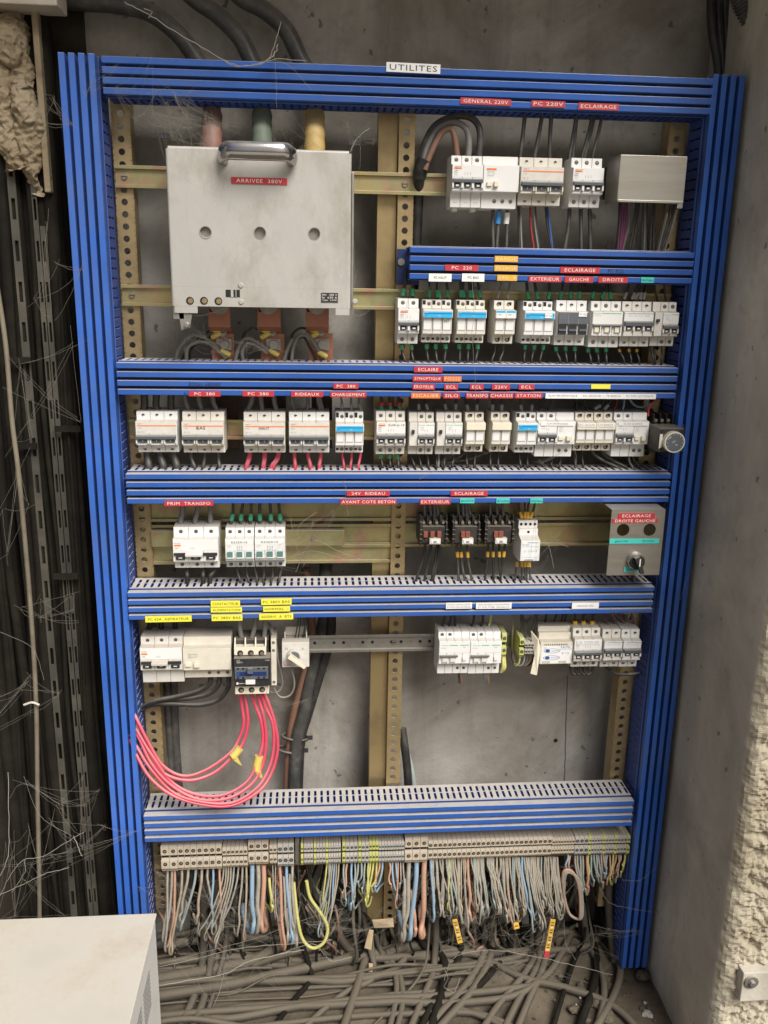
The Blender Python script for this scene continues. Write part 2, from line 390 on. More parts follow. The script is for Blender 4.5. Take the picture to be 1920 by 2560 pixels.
# back wall
g = MB(); g.box(-1.6, 1.4, WALL_Y, WALL_Y+0.15, -0.05, 2.6, 'concrete_smooth')
single('wall', g, 'stained grey concrete wall behind the blue frame', 'wall', (0, WALL_Y, 0))
g = MB(); g.box(-1.6, 1.4, -0.38, WALL_Y+0.15, 2.10, 2.5, 'concrete_smooth'); single('shading_slab', g, 'concrete slab out of view, added to shade the upper wall', 'shading_slab', (0, -0.38, 2.1))  # unseen slab, added to cut the sun off the top of the wall
g = MB(); g.box(-1.2, -0.98, -0.50, WALL_Y-0.001, -0.03, 2.09, 'concrete_smooth'); single('concrete_pier', g, 'smooth concrete pier out of view, added to shade the left recess', 'pier', (-1.0, -0.5, 0))  # unseen pier, put in to darken the recess beside it
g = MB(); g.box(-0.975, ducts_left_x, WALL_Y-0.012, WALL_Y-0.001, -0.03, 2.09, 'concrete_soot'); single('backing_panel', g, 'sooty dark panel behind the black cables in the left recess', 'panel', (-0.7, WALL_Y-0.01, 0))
# right pier: smooth inner face and broken front edge
XW = atz(1683, 2560, 0.0).x
ARR = atx(1788, 2560, XW).y            # depth of the arris
g = MB()
prof = []                               # (s, x, y, roughness)
nS = 26
for i in range(nS+1): prof.append((XW, WALL_Y + (ARR+0.03-WALL_Y)*i/nS, 0.0))
for i in range(1, 7):
    a = i/6*math.pi/2; prof.append((XW+0.03*(1-math.cos(a)), ARR+0.03-0.03*math.sin(a), i/6))
for i in range(1, 55): prof.append((XW+0.03+0.135*i/54, ARR, 1.0))
for i in range(1, 9): prof.append((XW+0.165+0.285*i/8, ARR, 1.0))
nz_ = 760; ZT = 2.1
for j in range(nz_+1):
    z = -0.03 + ZT*j/nz_
    for i, (x, y, q) in enumerate(prof):
        amp = q
        edge = 0.10 + 0.035*noise.noise(Vector((z*3, 1.7, 0)))      # width of the broken band
        if x - XW > 0.03: amp = max(0.0, 1 - max(0, (x-XW-edge))/0.03)
        d = 0.0
        if amp > 0:
            p = Vector((x, y, z))
            vd = noise.voronoi(p*85+Vector((noise.noise(p*60), noise.noise(p*60+Vector((3, 3, 3))), 0))*0.5)[0][0]
            d = 0.006*noise.noise(p*20) + 0.009*(0.42-vd) - 0.020*max(0, noise.noise(p*48+Vector((9, 1, 2)))-0.12) + 0.004*noise.noise(p*170) - 0.004
        d0 = 0.0015*noise.noise(Vector((x*6, y*6, z*6)))
        wob = 0.010*noise.noise(Vector((0, z*7, 5))) * min(1, q*1.0)
        nxv = (-1 if q == 0 else (0 if x-XW > 0.03 else -(1-q)))
        nyv = (0 if q == 0 else (-1 if x-XW > 0.03 else -q))
        g.v.append(Vector((x + nxv*(d*amp+d0) + (wob if x-XW < 0.05 else 0), y + nyv*(d*amp+d0), z)))
ks = g.m('concrete_side'); kb = g.m('concrete_broken'); w_ = len(prof)
for j in range(nz_):
    z = -0.03 + ZT*j/nz_
    for i in range(w_-1):
        x, y, q = prof[i]
        edge = 0.10 + 0.035*noise.noise(Vector((z*3, 1.7, 0))) + 0.01*noise.noise(Vector((z*40, x*40, 0)))
        broken = q > 0.15 and (x-XW) < edge
        g.f.append([j*w_+i, j*w_+i+1, (j+1)*w_+i+1, (j+1)*w_+i]); g.mi.append(kb if broken else ks); g.sm.append(False if broken else True)
for q, s in ((0, 1),):
    pass
g.box(XW+0.445, XW+0.6, ARR+0.02, WALL_Y+0.1, -0.03, ZT-0.03, 'concrete_side')
pier = single('concrete_pier', g, 'concrete pier on the right with a broken crumbling front edge', 'pier', (XW, ARR, 0))
# steel plate let into the pier
pa = at(1850, 2418, ARR); pb = at(1990, 2482, ARR)
t = Thing('anchor_plate', 'small grey steel plate bolted to the broken concrete pier', 'plate', (pa.x, ARR, pb.z))
g = MB(); g.box(pa.x, pb.x, ARR-0.014, ARR+0.01, pb.z, pa.z, 'concrete_side'); t.part('plate', g, bevel=0.002)
g = MB(); c_ = at(1877, 2453, ARR-0.014); g.cyl_y(c_.x, c_.z, 0.0125, ARR-0.018, ARR-0.013, 'grey_steel', 20); g.cyl_y(c_.x, c_.z, 0.006, ARR-0.024, ARR-0.017, 'grey_steel', 6); t.part('bolt', g, bevel=0.0008)

# ------------------------------------------------------------------ blue slotted cable ducts
DZ = {}
def duct_geo(t, L, H, D, pitch, slot, sides=('top', 'bottom')):
    """local frame: x along, y into the wall, z across; cover front at y = 0"""
    P = H / 4.0; gw = 0.37 * P
    g = MB()
    for k in range(4):
        z0 = k*P + gw*0.5; z1 = (k+1)*P - gw*0.5
        g.prism_x([(0.0155, z0), (0.0014, z0), (0.0, z1), (0.0155, z1)][::-1], 0, L, 'blue_plastic')
    g.box(0.002, L-0.002, 0.0157, 0.0175, 0.001, H-0.001, 'blue_groove_shade')
    g.box(0, L, 0.0177, 0.0215, H-0.0022, H-0.0002, 'blue_plastic'); g.box(0, L, 0.0177, 0.0215, 0.0002, 0.0022, 'blue_plastic')
    t.part('cover', g, local=True, bevel=0.0007)
    g = MB()
    ya, yb, yc, yd, ye, yf = 0.0217, 0.0235, 0.046, 0.049, D-0.009, D
    for sd_ in sides:
        z0, z1 = (H-0.0025, H-0.001) if sd_ == 'top' else (0.001, 0.0025)
        g.box(0.001, L-0.001, ya, yb, z0, z1, 'blue_shell'); g.box(0.001, L-0.001, yc, yd, z0, z1, 'blue_shell'); g.box(0.001, L-0.001, ye, yf, z0, z1, 'blue_shell')
        n = int(L / pitch)
        for i in range(n+1):
            x0 = i*pitch + slot/2; x1 = min((i+1)*pitch - slot/2, L-0.001)
            if x1 <= x0: continue
            g.box(x0, x1, yb, yc, z0, z1, 'blue_shell'); g.box(x0, x1, yd, ye, z0, z1, 'blue_shell')
            # notch neck at the front of each slot
            if i < n: g.box(x1, x1+slot*0.30, yb, yb+0.003, z0, z1, 'blue_shell'); g.box(x1+slot*0.70, x1+slot, yb, yb+0.003, z0, z1, 'blue_shell')
    g.box(0.001, L-0.001, D-0.0015, D, 0.0026, H-0.0026, 'blue_shell')
    t.part('slotted_channel', g, local=True)
ducts = {}
def hduct(key, label, TL, TR, BL, BR, D=0.075, yf=FY):
    a, b, c, d = at(*TL, yf), at(*TR, yf), at(*BL, yf), at(*BR, yf)
    x0, x1 = (a.x+c.x)/2, (b.x+d.x)/2; z1 = (a.z+b.z)/2; z0 = (c.z+d.z)/2
    t = Thing('cable_duct', label, 'cable duct', (x0, yf, z0), 'blue ribbed cable ducts across the frame')
    duct_geo(t, x1-x0, z1-z0, D, 0.0125, 0.0048)
    ducts[key] = (t, x0, x1, z0, z1); return t
YH = FY - 0.006
hduct('top', 'topmost horizontal blue duct carrying the white UTILITES label', (255, 132), (1787, 194), (255, 240), (1779, 289), yf=FY)
hduct('short', 'short blue duct on the right with PC HAUT and PC BAS labels', (1028, 612), (1737, 629), (1022, 700), (1730, 714), yf=FY)
hduct('three', 'blue duct under the big grey box, with RIDEAUX and CHARGEMENT labels', (291, 907), (1696, 912), (293, 992), (1690, 999), yf=YH)
hduct('four', 'blue duct with PRIM TRANSFO and AVANT COTE BETON labels', (314, 1184), (1679, 1179), (317, 1266), (1672, 1257), yf=YH)
hduct('five', 'blue duct with yellow labels, PC 63A ASPIRATEUR among them', (320, 1478), (1638, 1465), (320, 1554), (1630, 1536), yf=YH)
hduct('six', 'lowest blue duct with dusty slotted top, carrying no labels', (360, 2036), (1585, 2001), (360, 2110), (1580, 2069), yf=YH)
def vduct(label, xl, xr, zt, zb, key):
    rot = Matrix.Rotation(math.radians(-90), 3, 'Y').to_euler()
    t = Thing('cable_duct', label, 'cable duct', (xr, FY, zb), 'blue ribbed cable ducts standing upright', rot)
    duct_geo(t, zt-zb, xr-xl, 0.075, 0.016, 0.003)
    ducts[key] = (t, xl, xr, zb, zt)
l1 = at(215, 1200).x; l2 = at(304, 1200).x; r1 = at(1677, 1200).x; r2 = at(1756, 1200).x
vduct('upright blue duct forming the left side of the frame', l1, l2, at(150, 130).z, 0.07, 'left')
vduct('upright blue duct forming the right side of the frame', r1, r2, at(1830, 186).z, at(1585, 2421).z, 'right')

a, b = at(992, 622, -0.004), at(1030, 712, -0.004)
t = Thing('duct_bracket', 'dark blue bracket plate behind the left end of the short duct', 'bracket', (a.x, -0.01, b.z))
g = MB(); g.box(a.x, b.x+0.01, -0.014, -0.010, b.z, a.z, 'navy_dark'); t.part('plate', g, bevel=0.0006)
g = MB(); c = at(1003, 655, -0.014); g.cyl_y(c.x, c.z, 0.006, -0.017, -0.014, 'screw_metal', 16); t.part('screw', g)
# ------------------------------------------------------------------ labels stuck on the ducts
def tag_label(dk, name, txt, x0, x1, y0, y1, tape, ink, lab, Y=None, fy=None, tilt=0.0, th=0.55, tw=0.88):
    t = ducts[dk][0] if isinstance(dk, str) else dk
    Y = Y if Y is not None else t.o.location.y - 0.0012
    ym = (y0+y1)/2; a = at(x0, ym + 0, Y); b = at(x1, ym + 0, Y); xm = (x0+x1)/2
    cz = at(xm, ym, Y).z; h = at(xm, y0, Y).z - at(xm, y1, Y).z; w = b.x - a.x; cx = (a.x+b.x)/2
    g = MB(); ct, st = math.cos(tilt), math.sin(tilt)
    cor = [(-w/2, -h/2), (w/2, -h/2), (w/2, h/2), (-w/2, h/2)]
    g.prism_y([(cx+p*ct-q*st, cz+p*st+q*ct) for p, q in cor], Y, Y+0.0011, tape)
    if txt:
        if isinstance(txt, str): g.text(txt, cx, cz, w*tw, h*th, Y-0.0003, ink, tilt)
        else:
            n = len(txt)
            for i, s_ in enumerate(txt): g.text(s_, cx, cz + h*(0.5-(i+0.5)/n)*0.85, w*tw, h*th/n, Y-0.0003, ink, tilt)
    return t.part(name, g, label=lab)
E_, PR = 'embossed_label', 'printed_label'
R_ = ('red_tape', 'print_white')
def red(dk, txt, x0, x1, y0, y1, **k): tag_label(dk, E_, txt, x0, x1, y0, y1, *R_, 'red embossed label reading ' + txt, **k)
tag_label('top', PR, 'UTILITES', 966, 1101, 158, 182, 'white_tape', 'print_black', 'white label reading UTILITES', th=0.6, tilt=-0.01)
red('top', 'GENERAL 220V', 1151, 1278, 246, 262, tilt=-0.01); red('top', 'PC 220V', 1329, 1413, 252, 268); red('top', 'ECLAIRAGE', 1446, 1547, 258, 275)
tag_label('short', E_, 'BANDE', 1237, 1295, 640, 655, 'amber_tape', 'print_cream', 'amber label reading BANDE')
tag_label('short', E_, 'PESAGE', 1236, 1294, 663, 678, 'amber_tape', 'print_cream', 'amber label reading PESAGE')
tag_label('short', E_, '220  V', 1243, 1293, 687, 702, 'amber_tape', 'print_cream', 'amber label reading 220 V')
red('short', 'PC  220', 1113, 1196, 662, 677, tw=0.6)
tag_label('short', PR, 'PC HAUT', 1072, 1129, 684, 704, 'white_tape', 'print_black', 'white label reading PC HAUT', th=0.32, tw=0.55)
tag_label('short', PR, 'PC BAS', 1155, 1211, 684, 704, 'white_tape', 'print_black', 'white label reading PC BAS', th=0.32, tw=0.48)
red('short', 'EXTERIEUR', 1322, 1403, 690, 705); red('short', 'GAUCHE', 1412, 1483, 691, 706, tw=0.7); red('short', 'DROITE', 1496, 1569, 692, 707, tw=0.7)
red('short', 'ECLAIRAGE', 1401, 1499, 668, 683, tw=0.78)
tag_label('short', PR, 'milieu', 1603, 1635, 693, 707, 'cyan_tape', 'print_black', 'turquoise label reading milieu')
red('three', 'ECLAIRE', 1035, 1106, 917, 931, tw=0.7); red('three', 'SYNOPTIQUE', 1032, 1106, 940, 954)
tag_label('three', E_, 'FOSSE', 1109, 1154, 940, 954, 'orange_tape', 'print_cream', 'orange label reading FOSSE')
red('three', 'EROYEUR', 1032, 1087, 960, 974, tilt=-0.015); red('three', 'ECL', 1111, 1145, 961, 974, tw=0.7); red('three', 'ECL', 1175, 1209, 961, 974, tw=0.7)
red('three', '220V', 1230, 1275, 961, 974, tw=0.7); red('three', 'ECL', 1297, 1336, 961, 974, tw=0.65)
tag_label('three', PR, None, 1478, 1526, 961, 972, 'yellow_tape', 'print_black', 'torn blank yellow label')
tag_label('three', E_, 'ESCALIER', 1028, 1101, 982, 996, 'orange_tape', 'print_cream', 'orange label reading ESCALIER')
red('three', 'SILO', 1108, 1150, 982, 996, tw=0.78); red('three', 'TRANSFO', 1165, 1221, 982, 996, tw=0.95); red('three', 'CHASSIS', 1225, 1283, 982, 996, tw=0.95); red('three', 'STATION', 1287, 1356, 982, 996, tw=0.85)
tag_label('three', PR, 'ALIM INFORMATIQUE      ECL SECOURS  |  TR 800KVA      PC 230V AUTOMATE', 1364, 1640, 984, 997, 'white_tape', 'print_grey', 'long white label with ALIM INFORMATIQUE and PC 230V AUTOMATE', tw=0.95, th=0.5)
red('three', 'PC  380', 834, 896, 959, 972, tw=0.75); red('three', 'CHARGEMENT', 826, 916, 980, 993, tw=0.92); red('three', 'RIDEAUX', 728, 808, 979, 992, tw=0.75)
red('three', 'PC  380', 606, 685, 978, 991, tw=0.65)
tag_label('three', E_, 'PC  380', 472, 551, 978, 991, *R_, 'red embossed label reading PC 380, nearest the left end', tw=0.65)
red('four', '24V  RIDEAU', 867, 974, 1227, 1240, tw=0.78); red('four', 'AVANT COTE BETON', 851, 991, 1248, 1261, tw=0.95); red('four', 'PRIM  TRANSFO', 411, 533, 1252, 1265)
red('four', 'ECLAIRAGE', 1127, 1219, 1227, 1240, tw=0.78); red('four', 'EXTERIEUR', 1050, 1126, 1248, 1261, tw=0.92)
for s_, a, b in (('gauche', 1150, 1186), ('droite', 1241, 1274), ('milieu', 1326, 1357)):
    tag_label('four', PR, s_, a, b, 1246, 1258, 'cyan_tape', 'print_black', 'turquoise label reading ' + s_)
for s_, a, b, c, d in (('CONTACTEUR', 527, 600, 1502, 1517), ('PC 380V BAS', 653, 729, 1497, 1512), ('ALIMENTATION', 527, 605, 1519, 1531), ('NORMAL  /', 658, 725, 1516, 1529),
                       ('PC 63A  ASPIRATEUR', 363, 479, 1540, 1555), ('PC 380V BAS ', 529, 606, 1537, 1552), ('ASSERVI  A  BT3', 648, 733, 1534, 1549)):
    tag_label('five', PR, s_, a, b, c, d, 'yellow_tape', 'print_black', 'yellow label reading ' + s_.replace('  ', ' ').strip(), th=0.42, tilt=random.uniform(-0.01, 0.015))
tag_label('five', PR, ['POSTE DEPOLLUEUR', 'ET POLYMER BIOMASSE'], 1115, 1180, 1507, 1522, 'white_tape', 'print_grey', 'small white label with two printed lines')
tag_label('five', PR, ['POSTE SECHEUR ET PALAN BIOMASSE', 'ET POLYMER GRANULE'], 1190, 1279, 1507, 1522, 'white_tape', 'print_grey', 'wider white label with two printed lines')
tag_label('five', PR, 'GRANULES  BOIS', 1430, 1497, 1507, 1522, 'white_tape', 'print_grey', 'white label reading GRANULES BOIS', th=0.3, tw=0.6)
# handwriting in marker
def ink(dk, s_, xm, ym, w, h, tilt=0.0):
    t = ducts[dk][0]; Y = t.o.location.y - 0.0004; c = at(xm, ym, Y); sc = 1/ (F/1.5)
    g = MB(); g.text(s_, c.x, c.z, w*sc, h*sc, Y, 'print_black', tilt); t.part('handwriting', g, label='black marker writing ' + s_)
ink('three', 'RIDEAU ARRIERE', 512, 961, 76, 9); ink('short', 'PC ECL', 1541, 677, 40, 9); ink('five', 'DEPART PROLONGATEUR', 1570, 1533, 100, 7)
ink('three', '+', 463, 984, 6, 8)

# ------------------------------------------------------------------ perforated uprights and rails
def plate_holes(g, x0, x1, z0, z1, y0, y1, cx, r, zs, k):
    """strip with round holes: octagon-ish holes cut between strips"""
    n = 12; zc = z0
    for z in zs:
        half = r*1.35
        if z-half < zc or z+half > z1: continue
        if z-half > zc+1e-5: g.box(x0, x1, y0, y1, zc, z-half, k)
        # plate square with a circular hole (front ring + inner wall + outer side)
        for yy, flip in ((y0, False), (y1, True)):
            V = []; hb = half
            sq = []
            for i in range(n*2):
                a = 2*math.pi*i/(n*2); c, s = math.cos(a), math.sin(a)
                V.append((cx+r*c, yy, z+r*s))
                if abs(s)*((x1-x0)/2) > abs(c)*hb: q = hb/abs(s)
                else: q = 1e9
                # ray to rectangle
                tx = (x1-cx)/c if c > 1e-6 else ((x0-cx)/c if c < -1e-6 else 1e9); tz = hb/abs(s) if abs(s) > 1e-6 else 1e9
                q = min(tx, tz); sq.append((cx+q*c, yy, z+q*s))
            N = n*2; V += sq
            fs = [(i, (i+1) % N, N+(i+1) % N, N+i) for i in range(N)]
            if flip: fs = [f[::-1] for f in fs]
            g.add(V, fs, k)
            # corners
            for sx in (x0, x1):
                for szz in (z-hb, z+hb):
                    # nearest two rim points around the corner
                    idx = min(range(N), key=lambda i: (sq[i][0]-sx)**2+(sq[i][2]-szz)**2)
        V = []
        for yy in (y0, y1):
            V += [(cx+r*math.cos(2*math.pi*i/24), yy, z+r*math.sin(2*math.pi*i/24)) for i in range(24)]
        g.add(V, [(i, 24+i, 24+(i+1) % 24, (i+1) % 24) for i in range(24)], k)
        zc = z+half
    if zc < z1: g.box(x0, x1, y0, y1, zc, z1, k)
def upright(label, pxa, w, zt, zb, y=0.0, pitch=0.0195, lip='right', strip=None, phase=0.0, k='galvanised_tan'):
    x = pxa
    t = Thing('perforated_upright', label, 'upright', (x, y, zb), 'perforated steel uprights fixed to the wall')
    g = MB(); zs = []; z = zb+0.012+phase
    while z < zt-0.01: zs.append(z); z += pitch
    plate_holes(g, x, x+w, zb, zt, y, y+0.0025, x+w*0.48, 0.0053, zs, k)
    if lip in ('right', 'both'): g.box(x+w-0.0022, x+w, y+0.0026, y+0.035, zb, zt, k)
    if lip in ('left', 'both'): g.box(x, x+0.0022, y+0.0026, y+0.035, zb, zt, k)
    t.part('perforated_face', g)
    if strip:
        g = MB(); g.box(x-strip, x-0.001, y+0.012, y+0.014, zb, zt, 'brass_strip'); g.box(x-strip, x-strip+0.002, y+0.0145, y+0.04, zb, zt, 'brass_strip'); t.part('back_flange', g, bevel=0.0005)
    return t
zt_ = at(960, 200).z
lx = at(331, 760, 0).x
upright('left perforated upright beside the big grey box', lx-0.018, 0.030, zt_, 0.16, lip='right')
cx0 = at(1013, 450, 0).x
upright('centre perforated upright between the grey box and the breakers', cx0-0.012, 0.027, zt_, 0.10, lip='both', strip=0.034, phase=0.005)
upright('right perforated upright, mostly hidden by the breakers', at(1541, 1780, 0).x-0.002, 0.030, zt_, 0.12, lip='left', phase=0.008)

def rail(label, x0, x1, zc, y=-0.002, screws=(), k='galvanised_gold', holes=0, w=0.035, name='mounting_rail'):
    t = Thing(name, label, 'rail', (x0, y, zc), 'horizontal steel mounting rails')
    d = 0.0075; h = w/2; th = 0.0012
    g = MB()
    # hat profile: brims forward, web recessed
    g.box(x0, x1, y-d, y-d+th, zc+h-0.0055, zc+h, k); g.box(x0, x1, y-d, y-d+th, zc-h, zc-h+0.0055, k)
    g.box(x0, x1, y-d+th, y, zc+h-0.0055, zc+h-0.0055+th, k); g.box(x0, x1, y-d+th, y, zc-h+0.0055-th, zc-h+0.0055, k)
    if holes:
        # holes as dark countersinks through the web
        pass
    g.box(x0, x1, y-th, y, zc-h+0.0056, zc+h-0.0056, k)
    t.part('rail', g, bevel=0.0003)
    n = int((x1-x0)/0.0185) if holes else 0
    if n:
        g = MB()
        for i in range(n): g.cyl_y(x0+0.01+i*0.0185, zc, 0.0031, y-th-0.0004, y-th, 'hole_black' if i % 3 else 'screw_metal', 12)
        t.part('row_of_holes', g)
    for sx in screws:
        g = MB(); g.cyl_y(sx, zc, 0.0055, y-th-0.003, y-th, 'screw_metal', 16, r1=0.0045); g.box(sx-0.0042, sx+0.0042, y-th-0.0034, y-th-0.003, zc-0.0006, zc+0.0006, 'hole_black'); t.part('screw', g)
    return t
XL, XR = -0.325+0.005, 0.64
X0_ = ducts['left'][2] + 0.004; X1_ = ducts['right'][1] - 0.004
rail('uppermost mounting rail, running behind the big grey box', X0_, at(1520, 460, 0).x, at(330, 443, 0).z, screws=(at(312, 443, 0).x, at(1012, 455, 0).x))
rail('second mounting rail, at the lower edge of the grey box', X0_, X1_, at(330, 738, 0).z, screws=(at(331, 740, 0).x,))
rail('olive mounting rail behind the breakers marked BAS and HAUT', X0_, X1_, at(580, 1072, 0).z)
rail('mounting rail tucked close under the duct with PRIM TRANSFO', X0_, X1_, at(600, 1275, 0.0).z, y=0.010, screws=(at(361, 1276, 0).x,), w=0.045)
rail('middle rail behind the two breakers marked RESERVE', X0_, X1_, at(600, 1342, 0).z, y=0.010, w=0.045)
rail('lower rail behind the two breakers marked RESERVE', X0_, at(1008, 1390, 0).x, at(600, 1386, 0).z, y=0.012, w=0.04)
t = Thing('adapter_plate', 'short iridescent steel plate behind the breakers marked RESERVE', 'plate', (at(377, 1345, -0.01).x, 0, at(700, 1365, -0.01).z))
g = MB(); a = at(377, 1327, -0.01); b = at(861, 1363, -0.01); g.box(a.x, b.x, -0.012, 0.0, b.z, a.z, 'galvanised_gold'); t.part('plate', g, bevel=0.0006)
g = MB(); c_ = at(784, 1345, -0.013); g.cyl_y(c_.x, c_.z, 0.0045, -0.0155, -0.012, 'screw_metal'); t.part('screw', g)
rail('bare grey steel rail with round holes beside the white rotary switch', X0_, X1_, at(900, 1604, 0).z, k='grey_steel', holes=1, screws=(at(985, 1601, 0).x,))
rail('lowest mounting rail carrying the long row of terminal blocks', X0_, X1_, at(960, 2128, 0).z-0.002, k='brass_strip')

# ------------------------------------------------------------------ modular devices
def seg_screw(t, x, z, y, r=0.0036, ring='white_plastic', style='round'):
    g = MB()
    if style == 'round':
        g.cyl_y(x, z, r+0.0016, y-0.0004, y+0.0005, ring, 16)
        g.cyl_y(x, z, r, y-0.0007, y, 'hole_black', 16)
        g.cyl_y(x, z, r*0.74, y-0.0010, y-0.0006, 'screw_metal', 12)
        g.box(x-r*0.6, x+r*0.6, y-0.0013, y-0.0010, z-0.0004, z+0.0004, 'hole_black'); g.box(x-0.0004, x+0.0004, y-0.0013, y-0.0010, z-r*0.6, z-0.0004, 'hole_black')
    elif style == 'dark':
        g.cyl_y(x, z, r, y-0.0005, y+0.0003, 'hole_black', 14); g.cyl_y(x-0.0008, z-0.0004, r*0.5, y-0.0008, y-0.0005, 'screw_metal', 8)
    t.part('terminal_screw', g)
UNIT = 0.0178
allmods = []
def modular(label, x0, x1, ty, by, n0, n1, poles, kind, name='circuit_breaker', cat='circuit breaker', group='modular breakers and fuse carriers on the rails', texts=(), body='white_plastic', yo=0.0, **o):
    """x0,x1 photo columns of the nose; ty..by photo rows of the body; n0..n1 rows of the nose"""
    if body == 'white_plastic': body = random.choice(('white_plastic', 'white_plastic_warm', 'white_plastic_cool', 'white_plastic_warm' if kind == 'wide' else 'white_plastic'))
    YN, YS, YB = -0.071+yo, -0.056+yo, -0.0095+yo
    ym = (n0+n1)/2; xm = (x0+x1)/2
    X0, X1 = at(x0, ym, YN).x, at(x1, ym, YN).x
    ZT = at(xm, ty, YS).z; ZB = at(xm, by, YS).z; N1 = at(xm, n0, YN).z; N0 = at(xm, n1, YN).z
    w = X1-X0; pw = w/poles; ge = 0.00025
    t = Thing(name, label, cat, ((X0+X1)/2, YB, ZB), group)
    g = MB()
    for i in range(poles):
        a, b = X0+i*pw+ge, X0+(i+1)*pw-ge
        g.prism_x([(YB, ZB), (YS, ZB+0.0006), (YS-0.001, N0-0.0002), (YN, N0+0.0015), (YN, N1-0.001), (YS-0.001, N1+0.0008), (YS, ZT-0.001), (YB-0.004 if True else YB, ZT), (YB, ZT-0.001)][::-1], a, b, body)
    t.part('housing', g, bevel=0.0007)
    nh = N1-N0
    st = o.get('screw', 'round')
    # screws
    zt_s = N1 + (ZT-N1)*0.50; zb_s = ZB + (N0-ZB)*0.48
    skip = o.get('skip', ())
    for i in range(poles):
        if i in skip: continue
        cx = X0+(i+0.5)*pw
        if kind == 'fuse3':
            cxx = cx + pw*0.20
            for zz, hh in ((zt_s, (ZT-N1)), (zb_s, (N0-ZB))):
                g = MB(); g.box(X0+i*pw+pw*0.06, X0+i*pw+pw*0.36, YS-0.0006, YS+0.002, zz-hh*0.12, zz+hh*0.38, 'hole_black'); t.part('terminal_slot', g)
                seg_screw(t, cxx, zz, YS, 0.0031, body, 'round')
        elif kind == 'fuse2':
            for zz in (zt_s, zb_s):
                g = MB(); g.cyl_y(cx, zz, 0.0042, YS-0.0006, YS+0.001, 'hole_black', 14); g.box(cx+0.001, cx+0.0042, YS-0.0007, YS, zz+0.0012, zz+0.0042, 'hole_black'); g.cyl_y(cx-0.001, zz-0.0006, 0.0022, YS-0.0010, YS-0.0006, 'screw_metal', 8); t.part('terminal_screw', g)
        else:
            seg_screw(t, cx, zt_s, YS, 0.0033 if kind != 'wide' else 0.0029, body, st); 
            if i not in o.get('skipb', ()): seg_screw(t, cx, zb_s, YS, 0.0033 if kind != 'wide' else 0.0029, body, st)
    # faces
    if kind in ('c60', 'c60g', 'hager'):
        tp = o.get('tpoles', poles); t0 = o.get('tstart', 0); TX0 = X0+t0*pw; TX1 = TX0+tp*pw
        zb0 = N0+nh*0.36; zb1 = N0+nh*0.50
        if kind == 'hager': zb0 += nh*0.10; zb1 += nh*0.14
        g = MB(); g.prism_x([(YN, zb0), (YN-0.006, zb0-0.001), (YN-0.0065, zb1-0.002), (YN, zb1)][::-1], TX0+0.001, TX1-0.001, 'toggle_grey')
        tm = t.part('toggle_bar', g, bevel=0.0006)
        for i in range(tp):
            cx = TX0+(i+0.5)*pw
            g = MB(); g.box(cx-pw*0.27, cx+pw*0.27, YN-0.0022, YN, zb0-nh*0.19, zb0-0.0004, 'dark_plastic')
            g.box(cx-pw*0.12, cx+pw*0.16, YN-0.0025, YN-0.0022, zb0-nh*0.15, zb0-nh*0.09, 'print_white')
            t.part('switch_window', g)
        g = MB()
        for i in range(tp+1):
            xx = TX0+i*pw; xx = min(max(xx, TX0+0.0012), TX1-0.0012)
            g.box(xx-pw*0.11 if 0 < i else xx-0.001, xx+pw*0.11 if i < tp else xx+0.001, YN-0.0045, YN, zb0-nh*0.21, zb0-0.0006, body)
        t.part('window_ribs', g, bevel=0.0005)
        if kind != 'hager':
            g = MB(); 
            for q in (0.07, 0.12):
                for i in range(tp): g.box(TX0+i*pw+pw*0.08, TX0+(i+1)*pw-pw*0.08, YN-0.0003, YN, N0+nh*q-0.0004, N0+nh*q+0.0004, 'print_grey')
            t.part('moulded_lines', g)
        lp = N0+nh*0.60
        g = MB()
        g.box(TX0+0.0006, TX1-0.0006, YN-0.0004, YN, N0+nh*0.54, N1-nh*0.04, o.get('lab', 'bright_plastic'))
        if kind == 'c60':
            g.box(TX0+pw*0.20, TX0+pw*0.92, YN-0.0007, YN-0.0004, N0+nh*0.82, N0+nh*0.88, 'orange_print')
            g.text('MERLIN GERIN', TX0+pw*0.6, N0+nh*0.91, pw*0.66, nh*0.025, YN-0.0006, 'print_black'); g.text('multi 9', TX0+pw*0.5, N0+nh*0.85, pw*0.4, nh*0.035, YN-0.0009, 'print_black')
            g.text('C60N', TX0+pw*0.36, N0+nh*0.76, pw*0.34, nh*0.045, YN-0.0006, 'print_black'); g.text(o.get('rating', 'C32'), TX0+pw*0.34, N0+nh*0.69, pw*0.32, nh*0.05, YN-0.0006, 'print_black')
            g.text('4500', TX0+pw*0.36, N0+nh*0.615, pw*0.3, nh*0.035, YN-0.0006, 'print_grey')
        elif kind == 'c60g':
            g.box(TX0+pw*1.0, TX1-0.001, YN-0.0007, YN-0.0004, N0+nh*0.885, N0+nh*0.905, 'green_print')
            g.text('Schneider', TX0+pw*0.5, N0+nh*0.89, pw*0.8, nh*0.05, YN-0.0006, 'green_print'); g.text('C60N', TX0+pw*0.5, N0+nh*0.78, pw*0.4, nh*0.045, YN-0.0006, 'print_grey')
            g.text('C10', TX0+pw*0.5, N0+nh*0.70, pw*0.35, nh*0.05, YN-0.0006, 'print_grey')
        else:
            g.box(TX0+pw*0.4, TX1-0.001, YN-0.0007, YN-0.0004, N1-nh*0.09, N1-nh*0.075, 'navy_print')
            g.text('hager', TX0+pw*0.22, N1-nh*0.085, pw*0.3, nh*0.03, YN-0.0006, 'navy_print'); g.text('MW 316  C16  6000', (TX0+TX1)/2, N1-nh*0.17, (TX1-TX0)*0.7, nh*0.04, YN-0.0006, 'print_grey')
